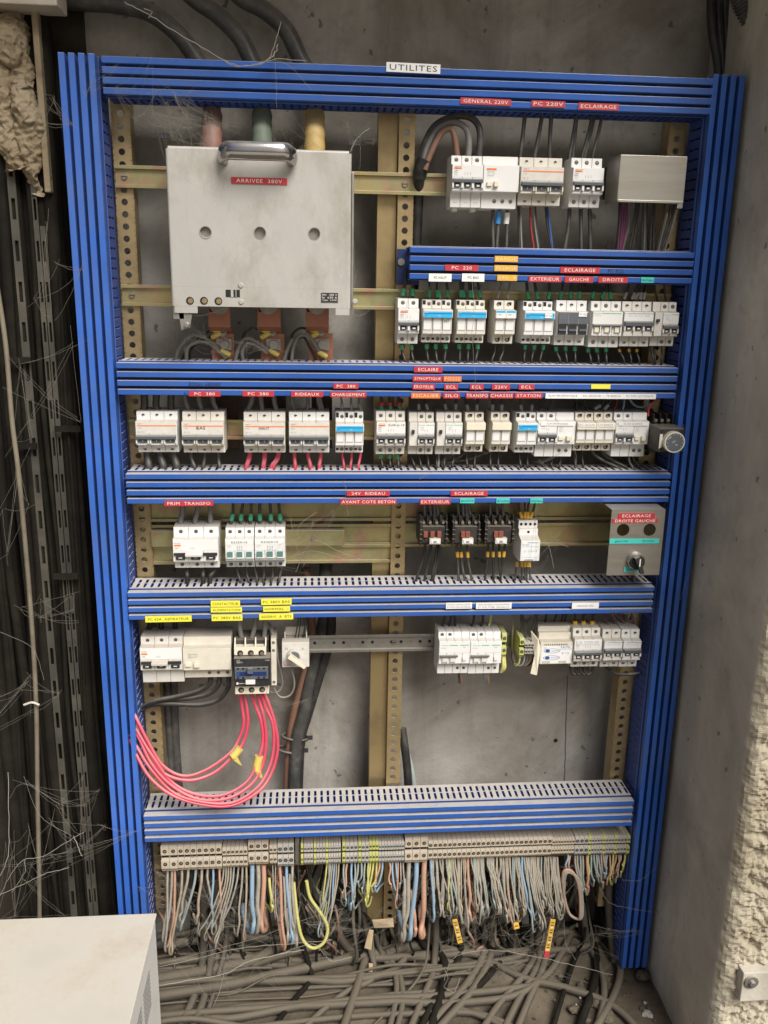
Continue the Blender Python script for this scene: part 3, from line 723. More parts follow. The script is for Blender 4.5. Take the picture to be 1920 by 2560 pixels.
        # switch symbols
        for i in range(tp):
            cx = TX0+tp*pw/2+(i-(tp-1)/2)*0.0045
            if kind != 'hager':
                g.box(cx-0.0002, cx+0.0002, YN-0.0006, YN-0.0004, N0+nh*0.60, N0+nh*0.72, 'print_grey'); g.box(cx-0.0010, cx+0.0002, YN-0.0006, YN-0.0004, N0+nh*0.655, N0+nh*0.662, 'print_grey')
        t.part('rating_label', g)
    elif kind == 'wide':
        zb0 = N0+nh*0.30; zb1 = N0+nh*0.47
        g = MB(); g.prism_x([(YN, zb0), (YN-0.0075, zb0), (YN-0.008, zb1-0.002), (YN, zb1)][::-1], X0+0.0015, X1-0.0015, 'toggle_grey'); t.part('toggle_bar', g, bevel=0.0007)
        for i in range(poles):
            cx = X0+(i+0.5)*pw
            g = MB(); g.box(cx-pw*0.32, cx+pw*0.28, YN-0.0018, YN, zb0-nh*0.165, zb0-0.0004, 'toggle_grey'); g.box(cx-0.0006, cx+0.0006, YN-0.0021, YN-0.0018, zb0-nh*0.11, zb0-nh*0.05, 'print_white'); t.part('switch_window', g)
        g = MB()
        for i in range(poles+1):
            xx = X0+i*pw
            if i: g.box(xx-pw*0.13, xx-pw*0.03, YN-0.005, YN, zb0-nh*0.19, zb0-0.0006, body)
            if i < poles: g.box(xx+pw*0.02, xx+pw*0.12, YN-0.005, YN, zb0-nh*0.19, zb0-0.0006, body)
        t.part('window_ribs', g, bevel=0.0006)
        g = MB(); g.box(X0+0.001, X1-0.001, YN-0.0004, YN, N0+nh*0.50, N1-nh*0.03, 'white_plastic')
        g.box(X0+pw*0.14, X1-pw*0.04, YN-0.0007, YN-0.0004, N0+nh*0.80, N0+nh*0.845, 'orange_print')
        g.text('multi 9', X0+pw*0.35, N0+nh*0.90, pw*0.32, nh*0.05, YN-0.0006, 'print_black'); g.text('C120N', X0+pw*0.3, N0+nh*0.73, pw*0.25, nh*0.05, YN-0.0006, 'print_grey'); g.text('C80   333', X0+pw*0.35, N0+nh*0.57, pw*0.42, nh*0.06, YN-0.0006, 'print_grey')
        t.part('rating_label', g)
    elif kind == 'wide_white':
        g = MB(); g.box(X0+0.002, X1-0.002, YN-0.0030, YN, N0+nh*0.31, N0+nh*0.42, 'dark_plastic'); t.part('toggle_recess', g)
        g = MB(); g.prism_x([(YN, N0+nh*0.27), (YN-0.010, N0+nh*0.30), (YN-0.011, N0+nh*0.41), (YN, N0+nh*0.48)][::-1], X0+w*0.28, X0+w*0.66, body); t.part('toggle_bar', g, bevel=0.0009)
        for i in range(poles):
            cx = X0+(i+0.5)*pw; g = MB(); g.box(cx-pw*0.3, cx+pw*0.3, YN-0.0032, YN, N0+nh*0.14, N0+nh*0.29, 'dark_plastic'); g.box(cx-pw*0.12, cx+pw*0.12, YN-0.0036, YN-0.0032, N0+nh*0.20, N0+nh*0.23, 'print_white'); t.part('switch_window', g)
        g = MB(); g.box(X0+0.001, X1-0.001, YN-0.0004, YN, N0+nh*0.50, N1-nh*0.03, 'bright_plastic'); g.box(X0+0.003, X0+0.003+pw*0.42, YN-0.0007, YN-0.0004, N0+nh*0.69, N0+nh*0.76, 'orange_print')
        g.text('NG125N', X0+0.003+pw*0.2, N0+nh*0.82, pw*0.36, nh*0.04, YN-0.0006, 'print_black'); g.text('C63', X0+0.003+pw*0.15, N0+nh*0.61, pw*0.22, nh*0.05, YN-0.0006, 'print_black'); g.text('333', (X0+X1)/2-pw*0.2, N0+nh*0.60, pw*0.3, nh*0.08, YN-0.0006, 'print_grey')
        t.part('rating_label', g)
    elif kind in ('fuse3', 'fuse2'):
        g = MB(); stripe = o.get('stripe')
        hb = MB(); hb.box(X0-0.0002, X1+0.0002, YN-0.006, YN, N1-nh*0.34, N1-nh*0.03, body if kind == 'fuse3' or stripe else 'ivory_plastic'); t.part('pull_handle', hb, bevel=0.0008)
        if stripe:
            if kind == 'fuse3':
                g.box(X0+0.001, X1-0.001, YN-0.0064, YN-0.006, N1-nh*0.33, N1-nh*0.10, 'cyan_print'); g.box(X0+0.002, X1-0.001, YN-0.0067, YN-0.0064, N1-nh*0.185, N1-nh*0.16, 'navy_print'); g.text('hager', X0+pw*0.3, N1-nh*0.14, pw*0.3, nh*0.04, YN-0.0067, 'print_white'); g.text('L501', X0+pw*0.3, N1-nh*0.24, pw*0.3, nh*0.04, YN-0.0067, 'navy_print'); g.text('400V', X0+w*0.55, N1-nh*0.26, pw*0.25, nh*0.05, YN-0.0067, 'print_white')
            else:
                for i in range(poles):
                    g.box(X0+i*pw+0.001, X0+(i+1)*pw-0.001, YN-0.0064, YN-0.006, N1-nh*(0.33 if stripe == 2 else 0.12), N1-nh*0.04, 'cyan_print')
                    if stripe == 1: g.box(X0+i*pw+0.001, X0+(i+1)*pw-0.001, YN-0.0064, YN-0.006, N1-nh*0.33, N1-nh*0.125, 'bright_plastic'); g.text('L38', X0+i*pw+pw*0.35, N1-nh*0.19, pw*0.3, nh*0.04, YN-0.0067, 'print_black')
                    else: g.text('hager', X0+i*pw+pw*0.4, N1-nh*0.12, pw*0.5, nh*0.04, YN-0.0067, 'print_white'); g.box(X0+i*pw+0.002, X0+(i+1)*pw-0.002, YN-0.0067, YN-0.0064, N1-nh*0.24, N1-nh*0.18, 'navy_print')
            t.part('rating_label', g)
        for i in range(poles):
            a, b = X0+i*pw+pw*0.10, X0+(i+1)*pw-pw*0.14; z0, z1 = N0+nh*0.20, N1-nh*0.36
            g = MB(); g.box(a, b, YN-0.0006, YN, z0, z1, 'bright_plastic')
            g.box(a-0.0005, a, YN-0.0008, YN, z0-0.0005, z1, 'print_grey'); g.box(b, b+0.0005, YN-0.0008, YN, z0-0.0005, z1, 'print_grey'); g.box(a, b, YN-0.0008, YN, z0-0.0005, z0, 'print_grey')
            t.part('fuse_drawer', g)
    elif kind == 'black_fuse':
        g = MB(); g.box(X0+0.001, X1-0.001, YN-0.004, YN, N0+nh*0.50, N1-nh*0.04, 'toggle_grey')
        for i in range(1, poles): g.box(X0+i*pw-0.0003, X0+i*pw+0.0003, YN-0.0043, YN-0.004, N0+nh*0.50, N1-nh*0.04, 'print_grey')
        for q in range(4): g.text(('SIEMENS', 'NEOZED', 'D01 16A', '400V')[q], X0+pw*0.5, N1-nh*(0.09+0.065*q), pw*0.7, nh*0.035, YN-0.0044, 'print_grey')
        t.part('pull_handle', g, bevel=0.0005)
        for i in range(poles):
            a, b = X0+i*pw+pw*0.08, X0+(i+1)*pw-pw*0.10
            g = MB(); g.box(a, b, YN-0.002, YN, N0+nh*0.05, N0+nh*0.46, 'dark_plastic'); g.box(a+0.001, b-0.001, YN-0.004, YN-0.002, N0+nh*0.20, N0+nh*0.28, 'toggle_grey')
            for q in (0.35, 0.68): g.cyl_y(a+(b-a)*q, N0+nh*0.38, 0.0013, YN-0.0024, YN-0.002, 'hole_black', 8)
            t.part('fuse_drawer', g)
    elif kind == 'reserve':
        g = MB(); g.box(X0+0.0008, X1-0.0008, YN-0.0004, YN, N0+nh*0.50, N1-nh*0.02, 'bright_plastic'); g.box(X0+0.0008, X1-0.0008, YN-0.0008, YN-0.0004, N1-nh*0.24, N1-nh*0.08, 'white_tape'); g.text('RESERVE', (X0+X1)/2, N1-nh*0.16, w*0.56, nh*0.085, YN-0.0010, 'print_black')
        g.text('C60L', X0+pw*0.45, N1-nh*0.30, pw*0.5, nh*0.03, YN-0.0006, 'print_grey'); g.text('C16', X0+pw*0.4, N1-nh*0.36, pw*0.3, nh*0.04, YN-0.0006, 'print_grey'); g.text('333', (X0+X1)/2, N1-nh*0.36, pw*0.6, nh*0.1, YN-0.0006, 'print_grey'); g.text('333', (X0+X1)/2, N1-nh*0.47, pw*0.6, nh*0.06, YN-0.0006, 'print_grey')
        t.part('rating_label', g)
        for i in range(poles):
            cx = X0+(i+0.5)*pw; g = MB(); g.box(cx-pw*0.28, cx+pw*0.28, YN-0.003, YN, N0+nh*0.22, N0+nh*0.46, 'teal_window'); g.box(cx-pw*0.30, cx+pw*0.30, YN-0.004, YN-0.003, N0+nh*0.20, N0+nh*0.24, 'bright_plastic'); t.part('switch_window', g)
        g = MB(); g.prism_x([(YN, N0+nh*0.07), (YN-0.008, N0+nh*0.09), (YN-0.008, N0+nh*0.15), (YN, N0+nh*0.19)][::-1], X0+0.001, X1-0.001, 'toggle_grey'); t.part('toggle_bar', g, bevel=0.0006)
    elif kind == 'green_wide':
        g = MB(); g.box(X0+0.001, X1-0.001, YN-0.0006, YN, N0+nh*0.50, N1-nh*0.03, 'bright_plastic'); g.box(X0+pw*0.9, X1-0.003, YN-0.0009, YN-0.0006, N1-nh*0.10, N1-nh*0.075, 'green_print'); g.text('Schneider', X0+pw*0.5, N1-nh*0.09, pw*0.7, nh*0.05, YN-0.0009, 'green_print'); g.text('C120N C100', X0+pw*0.5, N1-nh*0.18, pw*0.6, nh*0.03, YN-0.0009, 'print_grey'); t.part('rating_label', g)
        g = MB(); g.prism_x([(YN, N0+nh*0.42), (YN-0.006, N0+nh*0.42), (YN-0.006, N0+nh*0.47), (YN, N0+nh*0.50)][::-1], X0+0.001, X1-0.001, 'toggle_grey'); t.part('toggle_bar', g, bevel=0.0005)
        for i in range(poles):
            cx = X0+(i+0.5)*pw; g = MB(); g.box(cx-pw*0.26, cx+pw*0.2, YN-0.003, YN, N0+nh*0.17, N0+nh*0.40, 'ivory_plastic'); g.box(cx+pw*0.22, cx+pw*0.32, YN-0.006, YN, N0+nh*0.17, N0+nh*0.41, body); t.part('switch_window', g, bevel=0.0005)
    elif kind == 'rcbo':
        hw = w
        g = MB(); g.box(X0+0.001, X1-0.001, YN-0.0005, YN, N0+nh*0.50, N1-nh*0.05, 'bright_plastic'); g.box(X0+w*0.35, X0+w*0.6, YN-0.0008, YN-0.0005, N1-nh*0.20, N1-nh*0.17, 'green_print'); g.text('Schneider', X0+w*0.2, N1-nh*0.185, w*0.25, nh*0.045, YN-0.0008, 'green_print'); g.text('iDT40', X0+w*0.15, N1-nh*0.30, w*0.16, nh*0.04, YN-0.0008, 'print_grey'); g.box(X0+w*0.68, X1-0.003, YN-0.0008, YN-0.0005, N1-nh*0.20, N1-nh*0.17, 'green_print'); g.text('Vigi', X0+w*0.8, N1-nh*0.28, w*0.1, nh*0.05, YN-0.0008, 'print_grey'); t.part('rating_label', g)
        g = MB(); g.box(X0+w*0.03, X0+w*0.60, YN-0.006, YN, N0+nh*0.35, N0+nh*0.42, 'toggle_grey'); t.part('toggle_bar', g, bevel=0.0006)
        for q in (0.2, 0.45): g = MB(); g.box(X0+w*(q-0.09), X0+w*(q+0.09), YN-0.003, YN, N0+nh*0.12, N0+nh*0.33, 'white_plastic'); g.box(X0+w*(q-0.06), X0+w*(q+0.06), YN-0.0034, YN-0.003, N0+nh*0.16, N0+nh*0.26, 'ivory_plastic'); t.part('switch_window', g, bevel=0.0004)
        g = MB(); g.box(X0+w*0.76, X0+w*0.88, YN-0.003, YN, N0+nh*0.18, N0+nh*0.32, 'bright_plastic'); t.part('test_button', g, bevel=0.0006)
    for (s_, fx, fz, fw, fh, kk, strip) in texts:
        g = MB(); cx, cz = X0+w*fx, N0+nh*fz; yy = YN-o.get('tyo', 0.0012)
        if strip: g.box(cx-w*fw*0.56, cx+w*fw*0.56, yy+0.0002, yy+0.0006, cz-nh*fh*0.9, cz+nh*fh*0.9, strip)
        g.text(s_, cx, cz, w*fw, nh*fh, yy, kk, o.get('tilt', 0)); t.part('handwriting' if not strip else 'printed_label', g)
    t.o.rotation_euler.y = random.uniform(-.004, .004)
    d = dict(t=t, X0=X0, X1=X1, ZT=ZT, ZB=ZB, N0=N0, N1=N1, YN=YN, YS=YS, w=w, pw=pw, nh=nh, label=label)
    allmods.append(d); return d

def wires_up(short, pts, r, k, ducty, sl=None, dy=-0.036, off=0, words='above', extra=()):
    """pts: (x at device, y at device top, x at duct). Wires leave the device top and enter the duct above"""
    for i, (xa, ya, xb) in enumerate(pts):
        sleeves = []
        if sl: sleeves = [(0.04, 0.04+sl[1], sl[0], 'ferrule', 1.55)] if not isinstance(sl, list) else sl
        nm = {'wire_black': 'black', 'wire_grey': 'grey', 'wire_charcoal': 'dark grey', 'wire_blue': 'blue', 'wire_pink': 'pink', 'wire_brown': 'brown'}.get(k, k.replace('wire_', ''))
        j = random.uniform(-1.5, 1.5)
        q = [(xa, ya+7, dy), (xa+j*0.4, ya-9, dy), (xa*0.45+xb*0.55+j, (ya+ducty)/2-2, dy-0.002), (xb, ducty-8, dy), (xb, ducty-30, dy+0.004)]
        wire(q, r, k, f'{ORD[i+off]} {nm} wire from the left {words} the {short}', f'wires {words} the {short}', sleeves)

# --- row 1 ---------------------------------------------------------------
d = modular('white three-pole breaker at the left end of the top row, beside a residual-current block', 1130, 1208, 388, 520, 410, 481, 3, 'c60', rating='C63', body='bright_plastic', skipb=(0, 1, 2))
g = MB()
for i in range(3):
    cx = d['X0']+(i+0.5)*d['pw']; g.ring_y(cx, d['ZB']+0.013, 0.0052, 0.0046, d['YS']-0.0004, d['YS']+0.0004, 'print_grey')
    for q in (0.0, 0.0022): g.box(cx-0.005, cx+0.005, d['YS']-0.0005, d['YS'], d['N0']-0.004-q, d['N0']-0.0035-q, 'print_grey')
d['t'].part('terminal_shutters', g)
g = MB()
for q in (0.12, 0.72): g.box(d['X0']+d['w']*q, d['X0']+d['w']*(q+0.16), d['YS']+0.01, d['YS']+0.03, d['ZB']-0.005, d['ZB']+0.001, 'bright_plastic')
d['t'].part('rail_clip', g, bevel=0.0005)
def vigi(label, x0, x1, ty, by, n0, n1, nscrew, body='bright_plastic', **o):
    d = modular(label, x0, x1, ty, by, n0, n1, 1, 'none', name='residual_current_block', cat='residual current block', body=body, skip=(0,), group='residual current blocks')
    t, X0, X1, w, nh, YN = d['t'], d['X0'], d['X1'], d['w'], d['nh'], d['YN']
    for i in range(nscrew): seg_screw(t, X0+w*(o.get('s0', 0.36)+i*o.get('ds', 0.23)), d['ZB']+(d['N0']-d['ZB'])*0.5, d['YS'], 0.0032, body)
    g = MB(); fx = o.get('fx', 0.1); fw = o.get('fw', 0.32)
    g.box(X0+w*fx, X0+w*(fx+fw*0.42), YN-0.0035, YN, d['N0']+nh*0.22, d['N0']+nh*0.38, 'ivory_plastic'); t.part('test_button', g, bevel=0.0006)
    g = MB(); g.box(X0+w*(fx+fw*0.6), X0+w*(fx+fw), YN-0.006, YN, d['N0']+nh*0.20, d['N0']+nh*0.40, 'ivory_plastic'); t.part('reset_toggle', g, bevel=0.0008)
    g = MB()
    if o.get('orange'): g.box(X0+w*0.09, X0+w*0.36, YN-0.0006, YN, d['N0']+nh*0.80, d['N0']+nh*0.86, 'orange_print')
    g.text('vigi C60', X0+w*0.2, d['N0']+nh*0.73, w*0.2, nh*0.05, YN-0.0005, 'print_black'); g.text('300mA', X0+w*0.2, d['N0']+nh*0.60, w*0.18, nh*0.045, YN-0.0005, 'print_grey'); g.text('IEC 1009', X0+w*0.22, d['N0']+nh*0.66, w*0.22, nh*0.03, YN-0.0005, 'print_grey')
    t.part('rating_label', g)
    return d
vigi('blank white residual-current block in the top row, with a square test button', 1208.5, 1298, 390, 523, 411, 482, 3, orange=True, s0=0.38)
modular('breaker with a full-width orange stripe in the top row', 1301, 1409, 393, 515, 416, 487, 3, 'wide', screw='dark')
modular('three-pole breaker standing alone beside the stainless cover in the top row', 1431, 1509, 394, 520, 418, 488, 3, 'c60', rating='B40', body='bright_plastic')
# stainless cover box
zt1 = at(1630, 389, -0.10); zb1 = at(1630, 506, -0.10)
xa, xb = at(1547, 445, -0.10).x, at(1713, 450, -0.10).x
t = Thing('cover_box', 'brushed stainless cover box at the right end of the top row', 'cover box', (xa, -0.03, zb1.z))
g = MB(); g.box(xa, xb, -0.101, -0.0995, zb1.z, zt1.z, 'stainless'); g.box(xa, xb, -0.099, -0.035, zt1.z-0.0015, zt1.z, 'stainless'); g.box(xa, xa+0.0015, -0.099, -0.035, zb1.z, zt1.z-0.002, 'stainless'); g.box(xb-0.0015, xb, -0.099, -0.035, zb1.z, zt1.z-0.002, 'stainless')
g.box(xa+0.001, xb-0.001, -0.1025, -0.1015, zb1.z-0.001, zb1.z+0.003, 'stainless'); t.part('front_cover', g, bevel=0.0006)
g = MB(); g.box(xb+0.001, xb+0.010, -0.075, -0.073, zb1.z-0.006, zt1.z-0.004, 'grey_steel'); g.box(xb+0.0085, xb+0.010, -0.0725, -0.012, zb1.z-0.006, zt1.z-0.004, 'grey_steel'); t.part('side_bracket', g)
g = MB(); g.box(xa+0.004, xb-0.004, -0.060, -0.012, zb1.z+0.01, zt1.z-0.01, 'dark_plastic'); t.part('terminal_body', g)

# --- row 2 ---------------------------------------------------------------
modular('narrow two-pole breaker with red wire markers, left of the fuse carriers', 995, 1048, 745, 860, 770, 836, 2, 'c60', rating='C32')
modular('blue-striped three-pole fuse carrier with HT written on it', 1057, 1130, 748, 857, 772, 837, 3, 'fuse3', name='fuse_carrier', cat='fuse carrier', stripe=1, texts=[('HT', 0.82, 0.53, 0.16, 0.11, 'print_black', None)])
modular('blue-striped three-pole fuse carrier under the PC BAS label', 1142, 1214, 749, 858, 773, 838, 3, 'fuse3', name='fuse_carrier', cat='fuse carrier', stripe=1)
modular('two-pole fuse carrier under the amber 220 V label', 1237, 1288, 750, 860, 774, 838, 2, 'fuse2', name='fuse_carrier', cat='fuse carrier', stripe=1)
modular('blue-striped three-pole fuse carrier with a 10 Gg sticker', 1310, 1384, 752, 860, 776, 840, 3, 'fuse3', name='fuse_carrier', cat='fuse carrier', stripe=1, texts=[('10 Gg', 0.78, 0.80, 0.22, 0.10, 'print_grey', 'white_tape')], tyo=0.0078)
modular('fuse carrier with a black three-part handle', 1393, 1470, 750, 864, 778, 840, 3, 'black_fuse', name='fuse_carrier', cat='fuse carrier', screw='dark', texts=[('10 Gg', 0.78, 0.88, 0.24, 0.10, 'print_grey', 'white_tape')], tyo=0.0055)
modular('wide breaker with plain white front and thin green stripe, right of the black-handled fuse carrier', 1480, 1556, 752, 869, 778, 842, 3, 'green_wide', screw='round')
modular('three-pole breaker with thin blue stripe and joined grey toggles in the second row', 1559, 1633, 753, 867, 779, 843, 3, 'hager', screw='dark')
d = modular('two-pole breaker at the right end of the second row, with a small black lever', 1636, 1696, 754, 866, 780, 843, 3, 'c60g', tpoles=2, tstart=1, skip=(0,))
g = MB(); g.box(d['X0']+d['pw']*0.2, d['X0']+d['pw']*0.55, d['YN']-0.004, d['YN'], d['N0']+d['nh']*0.6, d['N0']+d['nh']*0.72, 'dark_plastic'); d['t'].part('auxiliary_lever', g)
# --- row 3 ---------------------------------------------------------------
modular('orange-striped wide breaker at the left end of the third row, nothing written on it', 339, 443, 1027, 1131, 1053, 1115, 3, 'wide', screw='dark')
modular('orange-striped wide breaker with BAS handwritten on it', 454, 560, 1028, 1132, 1054, 1116, 3, 'wide', screw='dark', texts=[('BAS', 0.46, 0.75, 0.20, 0.12, 'print_black', None)])
modular('orange-striped wide breaker with HAUT handwritten on it', 608, 713, 1029, 1132, 1055, 1117, 3, 'wide', screw='dark', texts=[('HAUT', 0.50, 0.75, 0.25, 0.11, 'print_black', None)])
modular('orange-striped wide breaker under the RIDEAUX label', 722, 824, 1029, 1132, 1055, 1117, 3, 'wide', screw='dark')
modular('blue-striped fuse carrier under the CHARGEMENT label', 839, 909, 1028, 1132, 1058, 1116, 3, 'fuse3', name='fuse_carrier', cat='fuse carrier', stripe=1)
modular('three-pole breaker with Coffret 14 handwritten on it', 941, 1014, 1027, 1136, 1054, 1117, 3, 'c60', texts=[('Coffret 14', 0.68, 0.87, 0.54, 0.08, 'print_black', None)])
for lb, a, b in (('left of the two green-striped breakers beside the Coffret 14 breaker', 1023, 1086), ('right of the two green-striped breakers beside the Coffret 14 breaker', 1092, 1156)):
    d = modular(lb, a, b, 1030, 1136, 1056, 1117, 3, 'c60g', tpoles=2, tstart=1, skip=(0,))
    g = MB(); g.box(d['X0']+d['pw']*0.3, d['X0']+d['pw']*0.6, d['YN']-0.004, d['YN'], d['N0']+d['nh']*0.55, d['N0']+d['nh']*0.70, 'dark_plastic'); d['t'].part('auxiliary_lever', g)
modular('plain ivory two-pole fuse carrier under the TRANSFO label', 1165, 1212, 1030, 1130, 1054, 1113, 2, 'fuse2', name='fuse_carrier', cat='fuse carrier', body='cream_plastic')
modular('plain ivory two-pole fuse carrier under the CHASSIS label', 1229, 1276, 1030, 1130, 1054, 1113, 2, 'fuse2', name='fuse_carrier', cat='fuse carrier', body='cream_plastic')
modular('two-pole fuse carrier with two blue patches, under the STATION label', 1292, 1342, 1030, 1132, 1055, 1114, 2, 'fuse3', name='fuse_carrier', cat='fuse carrier', stripe=2)
def pair(lab1, lab2, x0, xm, x1, txt):
    a = modular(lab1, x0, xm, 1030, 1142, 1053, 1113, 2, 'c60g', body='bright_plastic', skipb=(0, 1))
    v = vigi(lab2, xm+0.5, x1, 1030, 1142, 1053, 1113, 2, s0=0.30, ds=0.38, fx=0.08, fw=0.7)
    g = MB(); z = a['N1']-a['nh']*0.10; yy = a['YN']-0.0016
    g.box(a['X0']+0.004, v['X1']-0.004, yy, yy+0.0006, z-a['nh']*0.08, z+a['nh']*0.07, 'white_tape'); g.text(txt, (a['X0']+v['X1'])/2, z, (v['X1']-a['X0'])*0.55, a['nh']*0.08, yy-0.0003, 'print_grey'); a['t'].part('printed_label', g)
    return a, v
pair('two-pole breaker bearing the ALIM INFORMATIQUE strip', 'residual-current block joined to the ALIM INFORMATIQUE breaker', 1344, 1392, 1438, 'ALIM INFORMATIQUE')
modular('two-pole fuse carrier bearing the ECL SECOURS strip', 1441, 1487, 1030, 1127, 1054, 1110, 2, 'fuse2', name='fuse_carrier', cat='fuse carrier', stripe=None, body='cream_plastic', texts=[('ECL SECOURS', 0.5, 0.88, 0.8, 0.09, 'print_grey', 'white_tape')], tyo=0.0072)
modular('two-pole fuse carrier bearing the TR 800KVA strip', 1488, 1535, 1030, 1127, 1054, 1110, 2, 'fuse2', name='fuse_carrier', cat='fuse carrier', stripe=None, body='cream_plastic', texts=[('TR 800KVA', 0.5, 0.88, 0.7, 0.09, 'print_grey', 'white_tape')], tyo=0.0072)
pair('two-pole breaker bearing the PC 230V AUTOMATE strip', 'residual-current block joined to the PC 230V AUTOMATE breaker', 1538, 1584, 1622, 'PC 230V AUTOMATE')
# --- row 4 ---------------------------------------------------------------
modular('large white three-pole breaker with an orange patch, under the PRIM TRANSFO label', 432, 546, 1316, 1420, 1347, 1406, 3, 'wide_white', body='bright_plastic')
modular('left one of the two breakers labelled RESERVE', 563, 635, 1318, 1418, 1346, 1407, 3, 'reserve', body='bright_plastic')
modular('right one of the two breakers labelled RESERVE', 636.5, 713, 1317, 1417, 1345, 1406, 3, 'reserve', body='bright_plastic')
# --- row 5 ---------------------------------------------------------------
modular('large three-pole breaker under the PC 63A ASPIRATEUR label', 350, 456, 1590, 1706, 1618, 1677, 3, 'wide_white', body='white_plastic', skipb=(0, 1, 2))
d = vigi('big blank grey-white residual-current block right of the PC 63A ASPIRATEUR breaker', 457, 578, 1590, 1694, 1620, 1677, 3, body='cream_plastic', s0=0.52, ds=0.19, fx=0.05, fw=0.3)
for lb, a, b in (('left one of the two glossy white breakers on the bare steel rail', 1097, 1175), ('right one of the two glossy white breakers on the bare steel rail', 1175.5, 1254)):
    d = modular(lb, a, b, 1578, 1684, 1602, 1661, 4, 'rcbo', body='bright_plastic', skip=(2, 3), skipb=(0, 1))
    for q in (0.66, 0.86): seg_screw(d['t'], d['X0']+d['w']*q, d['ZB']+0.012, d['YS'], 0.0028, 'bright_plastic')
modular('three-pole breaker bearing the 230V STATION BOIS strip, beside the cream supply unit', 1435, 1504, 1569, 1667, 1597, 1655, 3, 'c60', body='white_plastic', texts=[('230V  STATION  BOIS', 0.5, 0.86, 0.75, 0.10, 'print_grey', 'white_tape')], tyo=0.0016)
modular('left one of the two blue-lined breakers right of the 230V STATION breaker', 1509, 1555, 1572, 1667, 1602, 1653, 2, 'hager', screw='dark')
modular('right one of the two blue-lined breakers right of the 230V STATION breaker', 1556.5, 1602, 1572, 1667, 1602, 1652, 2, 'hager', screw='dark')

# ------------------------------------------------------------------ the big grey isolator box
BY = -0.125
tl, tr, bl, br = at(415, 368, BY), at(876, 376, BY), at(432, 760, BY), at(877, 790, BY)
bx0, bx1 = (at(418, 500, BY).x), at(878, 560, BY).x
bz1 = (at(415, 366, BY).z+at(876, 374, BY).z)/2; bz0 = at(650, 768, BY).z; bzs = at(440, 782, BY).z
t = Thing('switch_box', 'big grey painted steel isolator box labelled ARRIVEE 380V', 'isolator box', ((bx0+bx1)/2, -0.01, bz0), None)
holes = [at(514, 581, BY), at(650, 582, BY), at(786, 584, BY)]
hz = holes[1].z; hr = 0.0085
g = MB()
# front panel built round three real holes
def panel(x0, x1, z0, z1, y0, y1, hs, r, k):
    N = 24
    xs = [x0] + [(hs[i]+hs[i+1])/2 for i in range(len(hs)-1)] + [x1]
    g.box(x0, x1, y0, y1, hz+0.012, z1, k); g.box(x0, x1, y0, y1, z0, hz-0.012, k)
    for i, hx in enumerate(hs):
        a, b = xs[i], xs[i+1]; V = []; Q = []
        pts = []
        for q in range(N):
            an = 2*math.pi*q/N + math.pi/4; c, s = math.cos(an), math.sin(an)
            V.append((hx+r*c, y0, hz+r*s)); m_ = 0.012/max(abs(c), abs(s)); Q.append((hx+m_*c, y0, hz+m_*s))
        g.add(V+Q, [(j, N+j, N+(j+1) % N, (j+1) % N)[::-1] for j in range(N)], k)
        g.add(V+[(v[0], y1+0.004, v[2]) for v in V], [(j, (j+1) % N, N+(j+1) % N, N+j) for j in range(N)], k)
        g.box(a, hx-0.012, y0, y1, hz-0.012, hz+0.012, k); g.box(hx+0.012, b, y0, y1, hz-0.012, hz+0.012, k)
panel(bx0+0.004, bx1-0.004, bz0+0.03, bz1-0.004, BY, BY+0.002, [h.x for h in holes], hr, 'box_paint')
g.box(bx0+0.004, bx1-0.004, BY, BY+0.002, bz0, bz0+0.0299, 'box_paint')
# rounded folded edges left, right, top
def fold(ax0, sgn):
    pr = [(ax0, BY+0.03)] 
    V = []
    for i in range(7):
        a = i/6*math.pi/2; V.append((ax0+sgn*0.004*(1-math.cos(math.pi/2-a)) if False else ax0+sgn*(0.004-0.004*math.cos(a)), BY+0.004-0.004*math.sin(a)))
    pts = [(ax0, BY+0.115)] + V
    n = len(pts); z0, z1 = bz0, bz1-0.004
    g.add([(x, y, z0) for x, y in pts]+[(x, y, z1) for x, y in pts], [(i, i+1, n+i+1, n+i) for i in range(n-1)], 'box_paint', False)
fold(bx0, 1); fold(bx1, -1)
pts = [(BY+0.115, bz1)] + [(BY+0.004-0.004*math.sin(i/6*math.pi/2), bz1-0.004+0.004*math.cos(i/6*math.pi/2)) for i in range(7)]
n = len(pts); g.add([(bx0+0.004, y, z) for y, z in pts]+[(bx1-0.004, y, z) for y, z in pts], [(i, i+1, n+i+1, n+i) for i in range(n-1)], 'box_paint')
# lower flanges (legs) left and right
g.box(bx0+0.004, bx0+0.040, BY, BY+0.002, bzs, bz0-0.0002, 'box_paint'); g.box(bx1-0.024, bx1-0.0005, BY, BY+0.002, at(870, 788, BY).z, bz0-0.0002, 'box_paint')
g.box(bx1-0.0015, bx1, BY, BY+0.10, at(870, 788, BY).z, bz0-0.0002, 'box_paint')
t.part('front_cover', g)
g = MB(); g.box(bx0+0.012, bx1-0.012, BY+0.03, -0.02, bz0+0.004, bz1-0.006, 'dark_plastic'); t.part('inner_body', g)
for i, h in enumerate(holes):
    g = MB(); g.cyl_y(h.x, h.z, 0.0115, BY+0.0065, BY+0.0085, 'screw_metal', 20); t.part('screw', g)
    g = MB(); g.ring_y(h.x, h.z, hr+0.0012, hr, BY-0.0006, BY, 'grey_steel', 24); t.part('hole_rim', g)
g = MB()      # lock bracket at lower left
